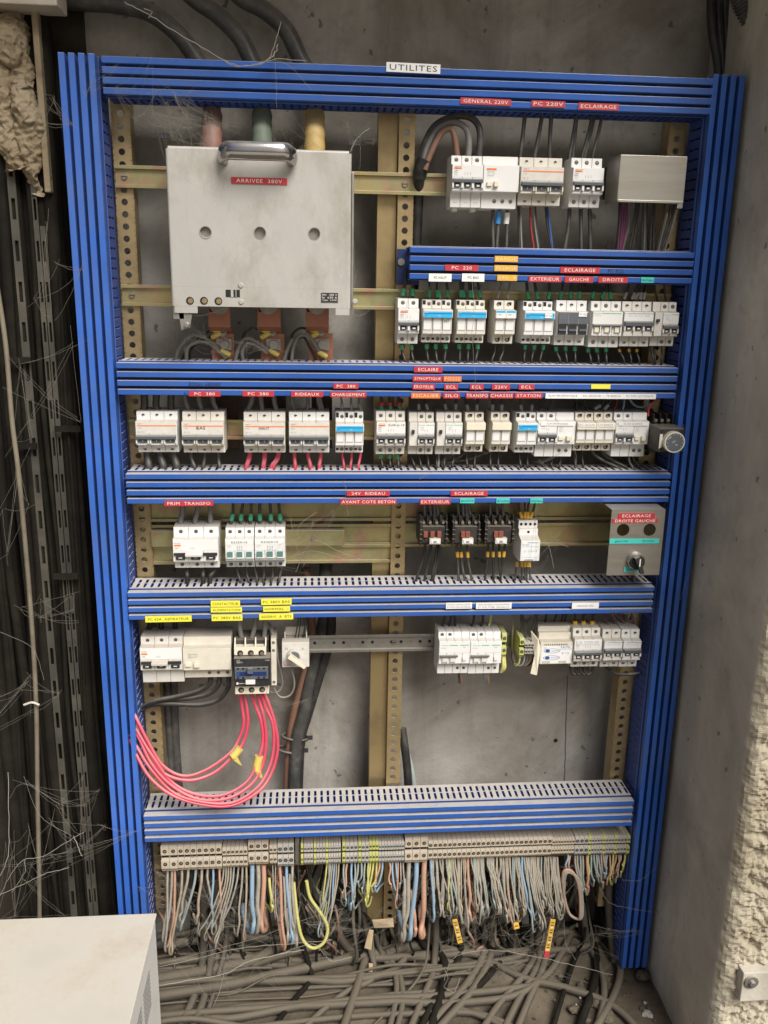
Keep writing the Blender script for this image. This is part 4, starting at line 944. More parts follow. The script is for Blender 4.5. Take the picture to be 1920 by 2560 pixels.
g.box(bx0+0.001, bx0+0.0185, BY+0.003, BY+0.006, at(430, 798, BY).z, bz0+0.02, 'grey_steel'); a = at(446, 826, BY); b = at(480, 796, BY); g.prism_y([(a.x+0.004, a.z), (b.x-0.004, a.z+0.004), (b.x, b.z+0.006), (a.x, b.z+0.014)], BY+0.003, BY+0.006, 'grey_steel'); g.cyl_y(at(468, 812, BY).x, at(468, 812, BY).z, 0.004, BY-0.008, BY+0.003, 'grey_steel')
t.part('latch', g, bevel=0.0006)
for (px, py) in ((475, 752), (510, 752), (546, 753)):
    c = at(px, py, BY); g = MB(); g.cyl_y(c.x, c.z, 0.0062, BY-0.0004, BY+0.001, 'hole_black', 16); g.cyl_y(c.x+0.0008, c.z, 0.0042, BY-0.0007, BY-0.0003, 'brass_strip', 10); t.part('screw_hole', g)
g = MB(); a = at(564, 724, BY); b = at(600, 743, BY); g.box(a.x, b.x, BY-0.0006, BY+0.001, b.z, a.z, 'hole_black'); xm_ = (a.x+b.x)/2; g.box(xm_-0.003, xm_+0.001, BY-0.001, BY-0.0006, b.z, a.z, 'box_paint'); g.box(xm_+0.004, xm_+0.006, BY-0.001, BY-0.0006, b.z, a.z, 'grey_steel'); t.part('slot', g)
for (px, py) in ((602, 714), (603, 755), (887, 754)):
    c = at(px, py, BY); g = MB(); g.cyl_y(c.x, c.z, 0.0046, BY-0.002, BY, 'box_paint', 14, r1=0.003); t.part('rivet', g)
g = MB()      # hinge hardware on the two upper corners and right edge
for px, py in ((412, 345), (880, 362)):
    c = at(px, py, BY+0.05); g.box(c.x-0.006, c.x+0.010, BY+0.038, BY+0.042, c.z-0.002, c.z+0.006, 'dark_plastic'); t.part('hinge_lug', g); g = MB()
g.box(bx1+0.001, bx1+0.0045, BY+0.01, BY+0.05, bz0-0.01, bz1-0.03, 'grey_steel')
t.part('side_hinge', g, bevel=0.0005)
# handle: chromed bow
ha, hb = at(541, 388, BY-0.03), at(745, 392, BY-0.03)
g = MB(); hzc = at(640, 380, BY-0.025).z; hx0, hx1 = at(541, 385, BY-0.02).x, at(745, 385, BY-0.02).x
path = [(hx0+0.012, BY, hzc-0.004), (hx0+0.006, BY-0.014, hzc-0.004), (hx0+0.016, BY-0.030, hzc), (hx0+0.034, BY-0.036, hzc), (hx1-0.034, BY-0.036, hzc), (hx1-0.016, BY-0.030, hzc), (hx1-0.006, BY-0.014, hzc-0.004), (hx1-0.012, BY, hzc-0.004)]
pp = cr(path, 6)
# flattened bow: broad band section
V = []; n = 10; fs = []
for i, p in enumerate(pp):
    tg = (pp[min(i+1, len(pp)-1)]-pp[max(i-1, 0)]).normalized(); up = Vector((0, 0, 1)); nv = tg.cross(up).normalized()
    for j in range(n):
        a = 2*math.pi*j/n; V.append(p + up*0.0135*math.cos(a) + nv*0.0055*math.sin(a))
for i in range(len(pp)-1):
    for j in range(n): fs.append((i*n+j, i*n+(j+1) % n, (i+1)*n+(j+1) % n, (i+1)*n+j))
g.add(V, fs, 'chrome', True)
t.part('handle', g)
tag_label(t, E_, 'ARRIVEE  380V', 578, 718, 444, 461, 'red_tape', 'print_white', 'red embossed label reading ARRIVEE 380V', Y=BY-0.0012, tw=0.82)
tag_label(t, 'rating_plate', ['HH  .500 V', 'In  630 A', 'Type  L2341'], 803, 845, 732, 756, 'dark_plastic', 'print_white', 'small black rating plate', Y=BY-0.0012, th=0.62)

# copper busbars and their bolts below the box
for i, (x0, x1, nm) in enumerate(((520, 577, 'left'), (643, 702, 'middle'), (764, 822, 'right'))):
    a, b = at(x0, 766, -0.05), at(x1, 818, -0.05)
    t = Thing('busbar', f'{nm} copper busbar stepping down below the grey box', 'busbar', ((a.x+b.x)/2, -0.03, b.z), 'copper busbars below the grey box')
    g = MB(); g.box(a.x, b.x, -0.054, -0.050, b.z, a.z+0.02, 'copper'); g.prism_x([(-0.054, b.z), (-0.050, b.z), (-0.012, b.z-0.010), (-0.016, b.z-0.012)], a.x, b.x, 'copper')
    c, e = at(x0+30+(i == 0)*6, 818, -0.014), at(x1+10, 905, -0.014)
    zc_ = at(x0, 925, -0.014).z; g.box(at(x0+8, 820, -0.014).x, e.x, -0.016, -0.012, zc_, b.z-0.0125, 'copper'); g.box(at(x0+14, 820, 0.03).x, e.x, 0.028, 0.032, at(x0, 1120, 0.03).z, zc_, 'copper_shaded'); t.part('copper_bar', g, bevel=0.0006)
    g = MB(); q = at(x0+28, 762, -0.054); g.cyl_y(q.x, q.z, 0.013, -0.060, -0.0545, 'grey_steel', 6); g.cyl_y(q.x, q.z, 0.016, -0.0565, -0.0542, 'grey_steel', 20); g.cyl_y(q.x, q.z, 0.006, -0.066, -0.060, 'screw_metal', 12); t.part('nut', g, bevel=0.0006)
    g = MB(); q = at(x0+8, 775, -0.0545); g.cyl_y(q.x, q.z, 0.0035, -0.0546, -0.0541, 'hole_black', 12); t.part('hole', g)
    for (dx, y, r, nm2) in ((39, 831, 0.0058, 'screw'), (42, 861, 0.0085, 'bolt')):
        q = at(x0+dx, y, -0.018); g = MB()
        if nm2 == 'bolt': g.box(q.x-0.014, q.x+0.012, -0.0195, -0.0165, q.z-0.010, q.z+0.010, 'grey_steel')
        g.cyl_y(q.x, q.z, r, -0.026, -0.017, 'grey_steel' if nm2 == 'bolt' else 'screw_metal', 6 if nm2 == 'bolt' else 14)
        if nm2 == 'screw': g.box(q.x-0.004, q.x+0.004, -0.0265, -0.026, q.z-0.0006, q.z+0.0006, 'hole_black')
        t.part(nm2, g, bevel=0.0005)
    for (dx, y, an) in ((18, 825, -0.25), (20, 838, 0.5), (44 if i < 1 else 42, 882 if i < 2 else 886, -0.5)):
        q = at(x0+dx, y, -0.024); g = MB(); v_ = Vector((math.cos(an), 0, math.sin(an)))*0.009; g.tube([q-v_, q, q+v_], [0.0042, 0.0050, 0.0046], 'lug_yellow', 10); t.part('yellow_lug', g)
# wires curving from the busbars into the duct
nm3 = ['left', 'middle', 'right']
curv = [[[(438, 905, -0.03), (448, 872, -0.03), (470, 845, -0.035), (492, 837, -0.035), (520, 850, -0.03), (545, 872, -0.024), (560, 884, -0.022)], [(465, 900, -0.03), (470, 870, -0.03), (490, 856, -0.03), (520, 858, -0.028), (548, 880, -0.024), (566, 896, -0.022)], [(455, 900, -0.02), (462, 884, -0.02), (480, 862, -0.02), (505, 840, -0.02), (530, 822, -0.02)], [(475, 900, -0.015), (478, 872, -0.015), (510, 850, -0.015), (530, 838, -0.018)]],
        [[(587, 905, -0.03), (596, 872, -0.03), (608, 850, -0.035), (624, 846, -0.035), (650, 860, -0.03), (676, 880, -0.024)], [(608, 902, -0.03), (606, 878, -0.03), (620, 858, -0.03), (645, 866, -0.028), (668, 884, -0.024)], [(604, 850, -0.02), (612, 832, -0.02), (630, 820, -0.02), (648, 822, -0.02)]],
        [[(709, 905, -0.03), (718, 875, -0.03), (732, 846, -0.035)], [(729, 903, -0.03), (733, 870, -0.03), (746, 842, -0.036), (764, 838, -0.036), (780, 850, -0.03), (800, 884, -0.024)], [(722, 900, -0.02), (734, 862, -0.02), (757, 842, -0.02), (775, 870, -0.02), (792, 898, -0.02)], [(726, 850, -0.02), (735, 830, -0.02), (752, 820, -0.02), (766, 822, -0.02)]]]
for i, cs in enumerate(curv):
    for j, c in enumerate(cs):
        thick = j < (2 if i < 2 else 2)
        wire(c, 0.0034 if thick else 0.0022, 'wire_grey' if thick else 'wire_black', f'{ORD[j]} {"thick grey" if thick else "thin black"} wire arching to the {nm3[i]} copper busbar', 'wires arching to the copper busbars', seg=8)
# taped heavy cables dropping into the box
for (x, xb, c, nm) in ((530, 530, 'tape_red', 'red'), (655, 656, 'tape_green', 'green'), (787, 787, 'tape_yellow', 'yellow')):
    top = {530: [(60, -60), (150, -4), (280, 10), (370, 30), (440, 80), (486, 140)], 655: [(440, -50), (486, -4), (545, 38), (598, 92), (628, 150)], 787: [(560, -50), (605, -5), (665, 28), (717, 78), (752, 150)]}[x]
    pts = [(a, b, 0.055) for a, b in top] + [(x, 215, 0.045), (x, 262, 0.02), (x, 300, -0.01), (x, 345, -0.035), (xb, 400, -0.045)]
    path = cr([P3(p) for p in pts], 8)
    t = Thing('power_cable', f'heavy black supply cable ending in {nm} tape above the grey box', 'cable', path[0], 'heavy supply cables entering from the top')
    g = MB(); g.tube(path, 0.0145, 'soot_cable' if False else 'wire_charcoal', 16); t.part('sheath', g)
    g = MB(); tp = cr([P3((x, 286, 0.0)), P3((x, 318, -0.021)), P3((x, 345, -0.035)), P3((xb, 400, -0.045))], 5); g.tube(tp, [0.0164 + 0.0006*math.sin(q*1.7) for q in range(len(tp))], c, 16); t.part('coloured_tape', g)

# ------------------------------------------------------------------ contactors, switches and other devices
def small_contactor(label, x0, x1, y0, y1, brown):
    Y = -0.080; a = at(x0, y0, Y+0.02); b = at(x1, y1, Y+0.02); X0, X1, Z1, Z0 = a.x, b.x, a.z, b.z; w = X1-X0; h = Z1-Z0
    t = Thing('contactor', label, 'contactor', ((X0+X1)/2, -0.01, Z0), 'small black contactors on the fourth row')
    g = MB(); g.box(X0, X1, Y+0.035, -0.0095, Z0+h*0.04, Z1-h*0.14, 'contactor_black'); g.box(X0+w*0.08, X1-w*0.08, Y+0.012, Y+0.0345, Z0+h*0.14, Z1-h*0.34, 'contactor_black')
    for i in range(5):          # fins between terminals
        q = X0+w*(0.02+0.24*i); g.box(q, q+0.0014, Y+0.020, Y+0.0345, Z1-h*0.32, Z1-h*0.02, 'contactor_black'); g.box(q, q+0.0014, Y+0.022, Y+0.0345, Z0, Z0+h*0.13, 'contactor_black')
    for s_ in (0, 1):
        q = X0 if s_ == 0 else X1-0.003; g.box(q, q+0.003, Y+0.010, Y+0.0345, Z0+h*0.12, Z1-h*0.20, 'contactor_black')
        for u in (0.25, 0.40, 0.55): g.box(q-0.0008, q+0.0045, Y+0.007, Y+0.010, Z0+h*u, Z0+h*u+0.002, 'contactor_black')
    t.part('housing', g, bevel=0.0005)
    for i in range(4):
        q = X0+w*(0.14+0.24*i); g = MB(); g.cyl_y(q, Z1-h*0.24, 0.0028, Y+0.017, Y+0.035, 'screw_metal', 10); t.part('terminal_screw', g)
    for i in range(3):
        if i < brown or brown == 4:
            q = X0+w*(0.30+0.17*i) if brown != 4 else X0+w*(0.12+0.25*i); g = MB(); g.box(q, q+w*0.15, Y+0.006, Y+0.0118, Z0+h*0.34, Z0+h*0.52, 'brown_contact'); t.part('brown_slider', g, bevel=0.0004)
    g = MB(); cx = (X0+X1)/2+w*0.04; g.box(cx-w*0.20, cx+w*0.20, Y+0.002, Y+0.0118, Z0+h*0.14, Z0+h*0.32, 'white_plastic'); g.box(cx-w*0.15, cx+w*0.15, Y+0.001, Y+0.002, Z0+h*0.17, Z0+h*0.28, 'bright_plastic'); g.box(cx-w*0.07, cx+w*0.05, Y+0.0004, Y+0.001, Z0+h*0.19, Z0+h*0.26, 'print_grey'); t.part('label_plate', g, bevel=0.0004)
small_contactor('small black contactor under the EXTERIEUR label, three brown sliders', 1050, 1115, 1287, 1364, 4)
small_contactor('small black contactor under the gauche label', 1131, 1196, 1287, 1364, 2)
small_contactor('small black contactor under the droite label', 1212, 1280, 1287, 1363, 2)
# modular contactor with stepped front
YN = -0.071; xa, xb = at(1302, 1370, YN).x, at(1350, 1370, YN).x; zt, zb = at(1320, 1300, -0.04).z, at(1320, 1402, -0.056).z
t = Thing('modular_contactor', 'tall narrow white contactor under the milieu label', 'contactor', ((xa+xb)/2, -0.01, zb))
g = MB(); h = zt-zb
g.prism_x([(-0.0095, zb), (-0.056, zb), (-0.056, zb+h*0.04), (YN, zb+h*0.06), (YN, zb+h*0.58), (-0.050, zb+h*0.66), (-0.050, zb+h*0.80), (-0.044, zb+h*0.82), (-0.044, zt), (-0.0095, zt)][::-1], xa, xb, 'bright_plastic'); t.part('housing', g, bevel=0.0008)
for i in range(4): g = MB(); g.cyl_y(xa+(xb-xa)*(0.14+0.24*i), zt-h*0.09, 0.0026, -0.0446, -0.0435, 'hole_black', 10); t.part('terminal_screw', g)
g = MB(); g.cyl_y((xa+xb)/2, zb+h*0.73, 0.0024, -0.0506, -0.0495, 'hole_black', 10); t.part('terminal_screw', g)
g = MB(); g.box(xa+0.003, xb-0.003, YN-0.0003, YN, zb+h*0.10, zb+h*0.56, 'white_tape'); g.box(xa+0.012, xb-0.003, YN-0.0006, YN-0.0003, zb+h*0.53, zb+h*0.54, 'navy_print'); g.box(xa+0.003, xb-0.003, YN-0.0006, YN-0.0003, zb+h*0.43, zb+h*0.436, 'cyan_print'); g.box(xa+0.003, xb-0.003, YN-0.0006, YN-0.0003, zb+h*0.16, zb+h*0.166, 'cyan_print')
g.text('ES 420', xa+0.009, zb+h*0.48, 0.011, 0.003, YN-0.0006, 'print_grey'); g.text('-|-  3-3-3-3', (xa+xb)/2, zb+h*0.31, (xb-xa)*0.7, 0.006, YN-0.0006, 'print_grey'); g.box(xa+0.008, xb-0.012, YN-0.0006, YN-0.0003, zb+h*0.085, zb+h*0.098, 'dark_plastic'); t.part('rating_label', g)
# selector box with two empty holes and a knob
Y = -0.115; xa, xb = at(1523, 1355, Y).x, at(1656, 1355, Y).x; zt, zb = at(1595, 1274, Y).z, at(1580, 1438, Y).z
t = Thing('selector_plate', 'stainless bracket with two empty round holes and a black selector knob', 'control plate', ((xa+xb)/2, -0.02, zb))
g = MB(); h1, h2 = at(1558, 1325, Y), at(1624, 1325, Y); HR = at(1574, 1325, Y).x-at(1558, 1325, Y).x - 0.0002
hz = h1.z
_g = g
def panel2(x0, x1, z0, z1, y0, y1, hs, r, k, m):
    N = 32; xs = [x0] + [(hs[i]+hs[i+1])/2 for i in range(len(hs)-1)] + [x1]
    g.box(x0, x1, y0, y1, hz+m, z1, k); g.box(x0, x1, y0, y1, z0, hz-m, k)
    for i, hx in enumerate(hs):
        V = []; Q = []
        for q in range(N):
            an = 2*math.pi*q/N + math.pi/4; c, s = math.cos(an), math.sin(an)
            V.append((hx+r*c, y0, hz+r*s)); m_ = m/max(abs(c), abs(s)); Q.append((hx+m_*c, y0, hz+m_*s))
        g.add(V+Q, [(j, N+j, N+(j+1) % N, (j+1) % N)[::-1] for j in range(N)], k)
        g.add(V+[(v[0], y1, v[2]) for v in V], [(j, (j+1) % N, N+(j+1) % N, N+j) for j in range(N)], k)
        a, b = xs[i], xs[i+1]
        if hx-m > a: g.box(a, hx-m, y0, y1, hz-m, hz+m, k)
        if b > hx+m: g.box(hx+m, b, y0, y1, hz-m, hz+m, k)
panel2(xa, xb, zb, zt, Y, Y+0.0015, [h1.x, h2.x], HR, 'stainless', HR+0.003)
g.box(xa, xb, Y+0.0017, -0.03, zt-0.0015, zt, 'stainless'); g.box(xb-0.0015, xb, Y+0.0017, -0.03, zb, zt-0.0017, 'stainless')
t.part('steel_plate', g)
kc = at(1590, 1403, Y-0.006)
g = MB(); g.cyl_y(kc.x, kc.z, 0.0165, Y-0.010, Y, 'chrome', 28, r1=0.0150); t.part('bezel', g, bevel=0.0008)
g = MB(); g.cyl_y(kc.x, kc.z, 0.0135, Y-0.014, Y-0.0101, 'dark_plastic', 24); an = math.radians(-68)
for s in (1,):
    dx, dz = math.cos(an), math.sin(an); pxn, pzn = -dz, dx
    g.prism_y([(kc.x+dx*0.019-pxn*0.003, kc.z+dz*0.019-pzn*0.003), (kc.x+dx*0.019+pxn*0.003, kc.z+dz*0.019+pzn*0.003), (kc.x-dx*0.013+pxn*0.0045, kc.z-dz*0.013+pzn*0.0045), (kc.x-dx*0.013-pxn*0.0045, kc.z-dz*0.013-pzn*0.0045)], Y-0.025, Y-0.0141, 'dark_plastic')
g.box(kc.x-0.001, kc.x+0.001, Y-0.0256, Y-0.0251, kc.z-0.004, kc.z+0.010, 'print_white')
t.part('selector_knob', g, bevel=0.0008)
tag_label(t, E_, 'ECLAIRAGE', 1546, 1637, 1283, 1296, *R_, 'red embossed label reading ECLAIRAGE', Y=Y-0.0012, tw=0.78)
tag_label(t, E_, 'DROITE GAUCHE', 1531, 1645, 1297, 1307, *R_, 'worn red label reading DROITE GAUCHE', Y=Y-0.0012, th=0.7)
tag_label(t, PR, 'gauche          droite', 1524, 1648, 1347, 1359, 'cyan_tape', 'print_black', 'turquoise strip reading gauche and droite', Y=Y-0.0012, tw=0.78)
tag_label(t, PR, 'milieu', 1560, 1596, 1418, 1429, 'cyan_tape', 'print_black', 'turquoise label reading milieu', Y=Y-0.0012, tw=0.7)
# timer contactor at the end of row 3
t0_ = at(1650, 1080, -0.075)
a = at(1622, 1040, -0.06); b = at(1716, 1128, -0.085)
t = Thing('timer_contactor', 'black contactor with a round grey timer dial at the right end of the third row', 'timer relay', (t0_.x, -0.01, b.z))
g = MB(); X0, X1, Z0, Z1 = at(1624, 1090, -0.06).x, at(1706, 1090, -0.06).x, at(1650, 1128, -0.06).z, at(1650, 1060, -0.06).z
g.box(X0, X1, -0.070, -0.0095, Z0, Z1, 'contactor_black')
for i in range(5): q = X0+0.004+i*0.0115; g.box(q, q+0.0015, -0.062, -0.020, Z1+0.0002, Z1+0.018, 'contactor_black')
t.part('housing', g, bevel=0.0006)
X2, X3 = at(1650, 1105, -0.125).x, at(1713, 1105, -0.125).x; z2, z3 = at(1680, 1132, -0.125).z, at(1680, 1073, -0.125).z
g = MB(); g.box(X2, X3, -0.117, -0.0702, z2, z3, 'contactor_black'); t.part('timer_block', g, bevel=0.001)
g = MB(); q = at(1645, 1103, -0.1); g.box(X2+0.002, X2+0.007, -0.1175, -0.1171, z2+0.006, z3-0.010, 'cream_plastic'); t.part('side_label', g)
for i in range(4): g = MB(); qx = X0+0.010+i*0.0115; g.cyl_y(qx, Z1+0.006, 0.003, -0.058, -0.02, 'screw_metal', 10); t.part('terminal_screw', g)
for fx, fz in ((0.12, 0.86), (0.9, 0.86), (0.12, 0.14)): g = MB(); g.cyl_y(X2+(X3-X2)*fx, z2+(z3-z2)*fz, 0.0022, -0.1176, -0.117, 'hole_black', 10); t.part('fixing_hole', g)
kc = at(1687, 1106, -0.128); g = MB(); g.cyl_y(kc.x, kc.z, 0.0185, -0.128, -0.1172, 'cream_plastic', 32, r1=0.0180); g.cyl_y(kc.x, kc.z, 0.0158, -0.1286, -0.128, 'toggle_grey', 32)
for i in range(10):
    a_ = math.radians(210-i*27); g.cyl_y(kc.x+0.0135*math.cos(a_), kc.z+0.0135*math.sin(a_), 0.0006, -0.1289, -0.1286, 'print_white', 6)
g.text('OFF', kc.x-0.002, kc.z+0.001, 0.006, 0.003, -0.129, 'print_white', 0.5); g.text('5s', kc.x+0.003, kc.z-0.004, 0.004, 0.003, -0.129, 'print_white', 0.5); g.text('180', kc.x-0.010, kc.z+0.008, 0.005, 0.002, -0.129, 'print_white', 0.5)
t.part('timer_dial', g)
# big contactor in row 5
YN = -0.085; X0, X1 = at(584, 1640, YN).x, at(683, 1640, YN).x; ZT, ZB = at(632, 1598, -0.06).z, at(635, 1732, -0.07).z; w = (at(670, 1640, YN).x-X0); h = ZT-ZB
t = Thing('contactor', 'large black and cream contactor feeding the pink cables', 'contactor', ((X0+X1)/2, -0.01, ZB))
g = MB(); g.box(X0, X0+w, -0.058, -0.0095, ZB+h*0.16, ZT-h*0.02, 'contactor_black'); g.box(X0, X0+w+0.004, YN, -0.0583, ZB+h*0.21, ZB+h*0.74, 'dark_plastic'); t.part('housing', g, bevel=0.0009)
g = MB(); g.box(X0, X0+w, YN+0.010, -0.0095, ZB, ZB+h*0.155, 'ivory_plastic'); t.part('terminal_shroud', g, bevel=0.0008); g = MB(); g.box(X0, X0+w-0.004, YN+0.010, -0.0585, ZB+h*0.76, ZB+h*0.9055, 'ivory_plastic')
for i in range(4): q = X0+i*(w-0.006)/3; g.prism_x([(-0.0585, ZB+h*0.905), (YN+0.012, ZB+h*0.905), (-0.062, ZT+0.004), (-0.058, ZT+0.004)][::-1], q, q+0.0025, 'ivory_plastic')
t.part('terminal_shroud', g, bevel=0.0008)
for i in range(3):
    for z, y in ((ZB+h*0.085, YN+0.010), (ZB+h*0.80, YN+0.010)):
        g = MB(); g.cyl_y(X0+w*(0.18+0.31*i), z, 0.0055, y-0.0006, y+0.001, 'hole_black', 16); g.cyl_y(X0+w*(0.18+0.31*i)+0.001, z-0.001, 0.0035, y-0.001, y-0.0005, 'screw_metal', 10); t.part('terminal_screw', g)
g = MB(); g.box(X0+w*0.03, X0+w*1.0, YN-0.004, YN-0.0002, ZB+h*0.36, ZB+h*0.58, 'toggle_grey'); g.box(X0+w*0.08, X0+w*0.95, YN-0.0046, YN-0.0042, ZB+h*0.42, ZB+h*0.50, 'navy_dark')
for q in (0.12, 0.27, 0.72, 0.88):
    for z in (0.37, 0.545): g.box(X0+w*q-0.002, X0+w*q+0.002, YN-0.0046, YN-0.004, ZB+h*z, ZB+h*z+0.0035, 'hole_black')
g.box(X0+w*0.10, X0+w*0.16, YN-0.0052, YN-0.0047, ZB+h*0.43, ZB+h*0.49, 'wire_deepblue'); t.part('indicator_frame', g, bevel=0.0004)
g = MB(); g.box(X0+w*0.34, X0+w*0.62, YN-0.010, YN-0.0047, ZB+h*0.28, ZB+h*0.36, 'bright_plastic'); g.box(X0+w*0.40, X0+w*0.56, YN-0.012, YN-0.0047, ZB+h*0.49, ZB+h*0.60, 'toggle_grey'); t.part('actuator', g, bevel=0.0008)
g = MB(); g.text('LC1', X0+w*0.13, ZB+h*0.70, w*0.09, 0.003, YN-0.0003, 'print_white'); g.text('D6511', X0+w*0.17, ZB+h*0.665, w*0.16, 0.003, YN-0.0003, 'print_white'); g.box(X0+w*0.06, X0+w*0.12, YN-0.0003, YN-0.0001, ZB+h*0.24, ZB+h*0.28, 'print_white'); g.box(X0+w*0.14, X0+w*0.42, YN-0.0003, YN-0.0001, ZB+h*0.255, ZB+h*0.262, 'print_white'); g.text('13 NO', X0+w*0.98, ZB+h*0.70, w*0.12, 0.0025, YN-0.0003, 'print_white'); t.part('printed_marks', g)
g = MB(); g.box(X0+w+0.0045, X0+w+0.014, -0.062, -0.0095, ZB+h*0.10, ZT+h*0.02, 'cream_plastic')
for z in (0.13, 0.75, 0.90): g.cyl_y(X0+w+0.009, ZB+h*z+0.004, 0.003, -0.0628, -0.062, 'screw_metal', 10)
t.part('auxiliary_block', g, bevel=0.0006)
# rotary switch
YN = -0.062; X0, X1 = at(705, 1637, YN).x, at(773, 1637, YN).x; ZT, ZB = at(738, 1606, YN).z, at(738, 1668, YN).z
t = Thing('rotary_switch', 'white square rotary switch with a slanting grey handle', 'switch', ((X0+X1)/2, -0.01, ZB))
g = MB(); g.box(X0, X1, YN, YN+0.022, ZB, ZT, 'white_plastic'); g.box(X0+0.004, X0+0.006, YN+0.0222, -0.0095, ZB+0.004, ZT+0.012, 'bright_plastic'); g.box(X1-0.006, X1-0.004, YN+0.0222, -0.0095, ZB+0.004, ZT+0.012, 'bright_plastic'); g.box(X0+0.0062, X1-0.0062, YN+0.0222, -0.0095, ZB+0.004, ZT-0.006, 'cream_plastic'); g.box(X0+0.004, X1-0.004, -0.014, -0.0095, ZT-0.0058, ZT+0.012, 'cream_plastic'); t.part('housing', g, bevel=0.0009)
kc = at(735, 1640, YN-0.004); g = MB(); g.cyl_y(kc.x, kc.z, 0.0135, YN-0.006, YN, 'white_plastic', 26, r1=0.012); g.cyl_y(kc.x, kc.z, 0.0105, YN-0.010, YN-0.0061, 'toggle_grey', 24); t.part('dial', g, bevel=0.0006)
an = math.radians(-38); dx, dz = math.cos(an), math.sin(an); pxn, pzn = -dz, dx
g = MB(); g.prism_y([(kc.x+dx*0.026-pxn*0.003, kc.z+dz*0.026-pzn*0.003), (kc.x+dx*0.026+pxn*0.003, kc.z+dz*0.026+pzn*0.003), (kc.x-dx*0.012+pxn*0.0042, kc.z-dz*0.012+pzn*0.0042), (kc.x-dx*0.012-pxn*0.0042, kc.z-dz*0.012-pzn*0.0042)], YN-0.024, YN-0.0101, 'ivory_plastic'); t.part('lever_handle', g, bevel=0.001)
g = MB(); g.text('N', at(716, 1622, YN).x, at(716, 1622, YN).z, 0.005, 0.005, YN-0.0003, 'print_grey'); g.text('A', at(757, 1622, YN).x, at(757, 1622, YN).z, 0.005, 0.005, YN-0.0003, 'print_grey'); g.box(X0+0.003, X0+0.004, YN-0.0003, YN-0.0001, ZB+0.004, ZB+0.013, 'red_tape'); g.box(X0+0.0041, X0+0.018, YN-0.0003, YN-0.0001, ZB+0.004, ZB+0.005, 'red_tape'); t.part('printed_marks', g)
# 12 V supply unit and its flap
YN = -0.066; X0, X1 = at(1350, 1630, YN).x, at(1432, 1630, YN).x; N1, N0 = at(1390, 1606, YN).z, at(1390, 1660, YN).z; ZT = at(1390, 1569, -0.05).z
t = Thing('power_supply', 'cream supply unit with blue ovals and BT 12V printed on it', 'power supply', ((X0+X1)/2, -0.01, N0))
g = MB(); g.prism_x([(-0.0095, N0), (YN, N0), (YN, N1), (-0.050, N1+0.001), (-0.050, ZT-0.010), (-0.042, ZT-0.0095), (-0.042, ZT), (-0.0095, ZT)][::-1], X0, X1, 'cream_plastic'); t.part('housing', g, bevel=0.0009)
g = MB()
for i in range(13): q = X0+0.008+i*0.0035; g.box(q, q+0.0014, YN-0.0003, YN, N1-0.006, N1-0.003, 'hole_black')
g.box(X0+0.003, X1-0.002, YN-0.0003, YN, N0+0.002, N1-0.008, 'white_tape'); H = N1-N0
g.text('KAUFEL', X0+(X1-X0)*0.78, N1-H*0.22, (X1-X0)*0.3, 0.0045, YN-0.0006, 'navy_print'); g.text('Solution de securite', X0+(X1-X0)*0.78, N1-H*0.31, (X1-X0)*0.34, 0.0015, YN-0.0006, 'navy_print'); g.text('BT 12V', X0+(X1-X0)*0.78, N1-H*0.50, (X1-X0)*0.22, 0.0045, YN-0.0006, 'print_grey'); g.text('CE', X0+(X1-X0)*0.15, N1-H*0.26, 0.005, 0.004, YN-0.0006, 'print_grey')
for fz in (0.38, 0.70):
    cx, cz = X0+(X1-X0)*0.36, N1-H*fz
    for q in range(28):
        a1, a2 = 2*math.pi*q/28, 2*math.pi*(q+1)/28; ro, ri = 1.0, 0.94
        g.add([(cx+0.016*ro*math.cos(a1), YN-0.0006, cz+0.0045*ro*math.sin(a1)), (cx+0.016*ro*math.cos(a2), YN-0.0006, cz+0.0045*ro*math.sin(a2)), (cx+0.016*ri*math.cos(a2), YN-0.0006, cz+0.0045*0.88*math.sin(a2)), (cx+0.016*ri*math.cos(a1), YN-0.0006, cz+0.0045*0.88*math.sin(a1))], [(0, 1, 2, 3)], 'navy_print')
    g.add([(cx-0.008+0.0045*math.cos(2*math.pi*q/16), YN-0.0006, cz+0.003*math.sin(2*math.pi*q/16)) for q in range(16)], [tuple(range(16))], 'wire_deepblue')
    g.text('ALLUMAGE' if fz < 0.5 else 'EXTINCTION', cx+0.006, cz, 0.014, 0.002, YN-0.0006, 'navy_print')
for q in (0.08, 0.58): g.box(X0+(X1-X0)*q, X0+(X1-X0)*(q+0.24), YN-0.0006, YN-0.0003, N0+H*0.05, N0+H*0.16, 'cabinet_paint')
t.part('printed_front', g)
g = MB(); p = [at(1327, 1578, -0.05), at(1345, 1600, -0.066), at(1350, 1625, -0.068), at(1341, 1688, -0.074), at(1326, 1684, -0.07), at(1336, 1640, -0.066)]
n_ = len(p); g.add([tuple(v) for v in p]+[(v.x+0.002, v.y+0.003, v.z) for v in p], [tuple(range(n_)), tuple(range(n_, 2*n_))[::-1]]+[(i, (i+1) % n_, n_+(i+1) % n_, n_+i) for i in range(n_)], 'ivory_plastic'); t.part('hinged_flap', g)

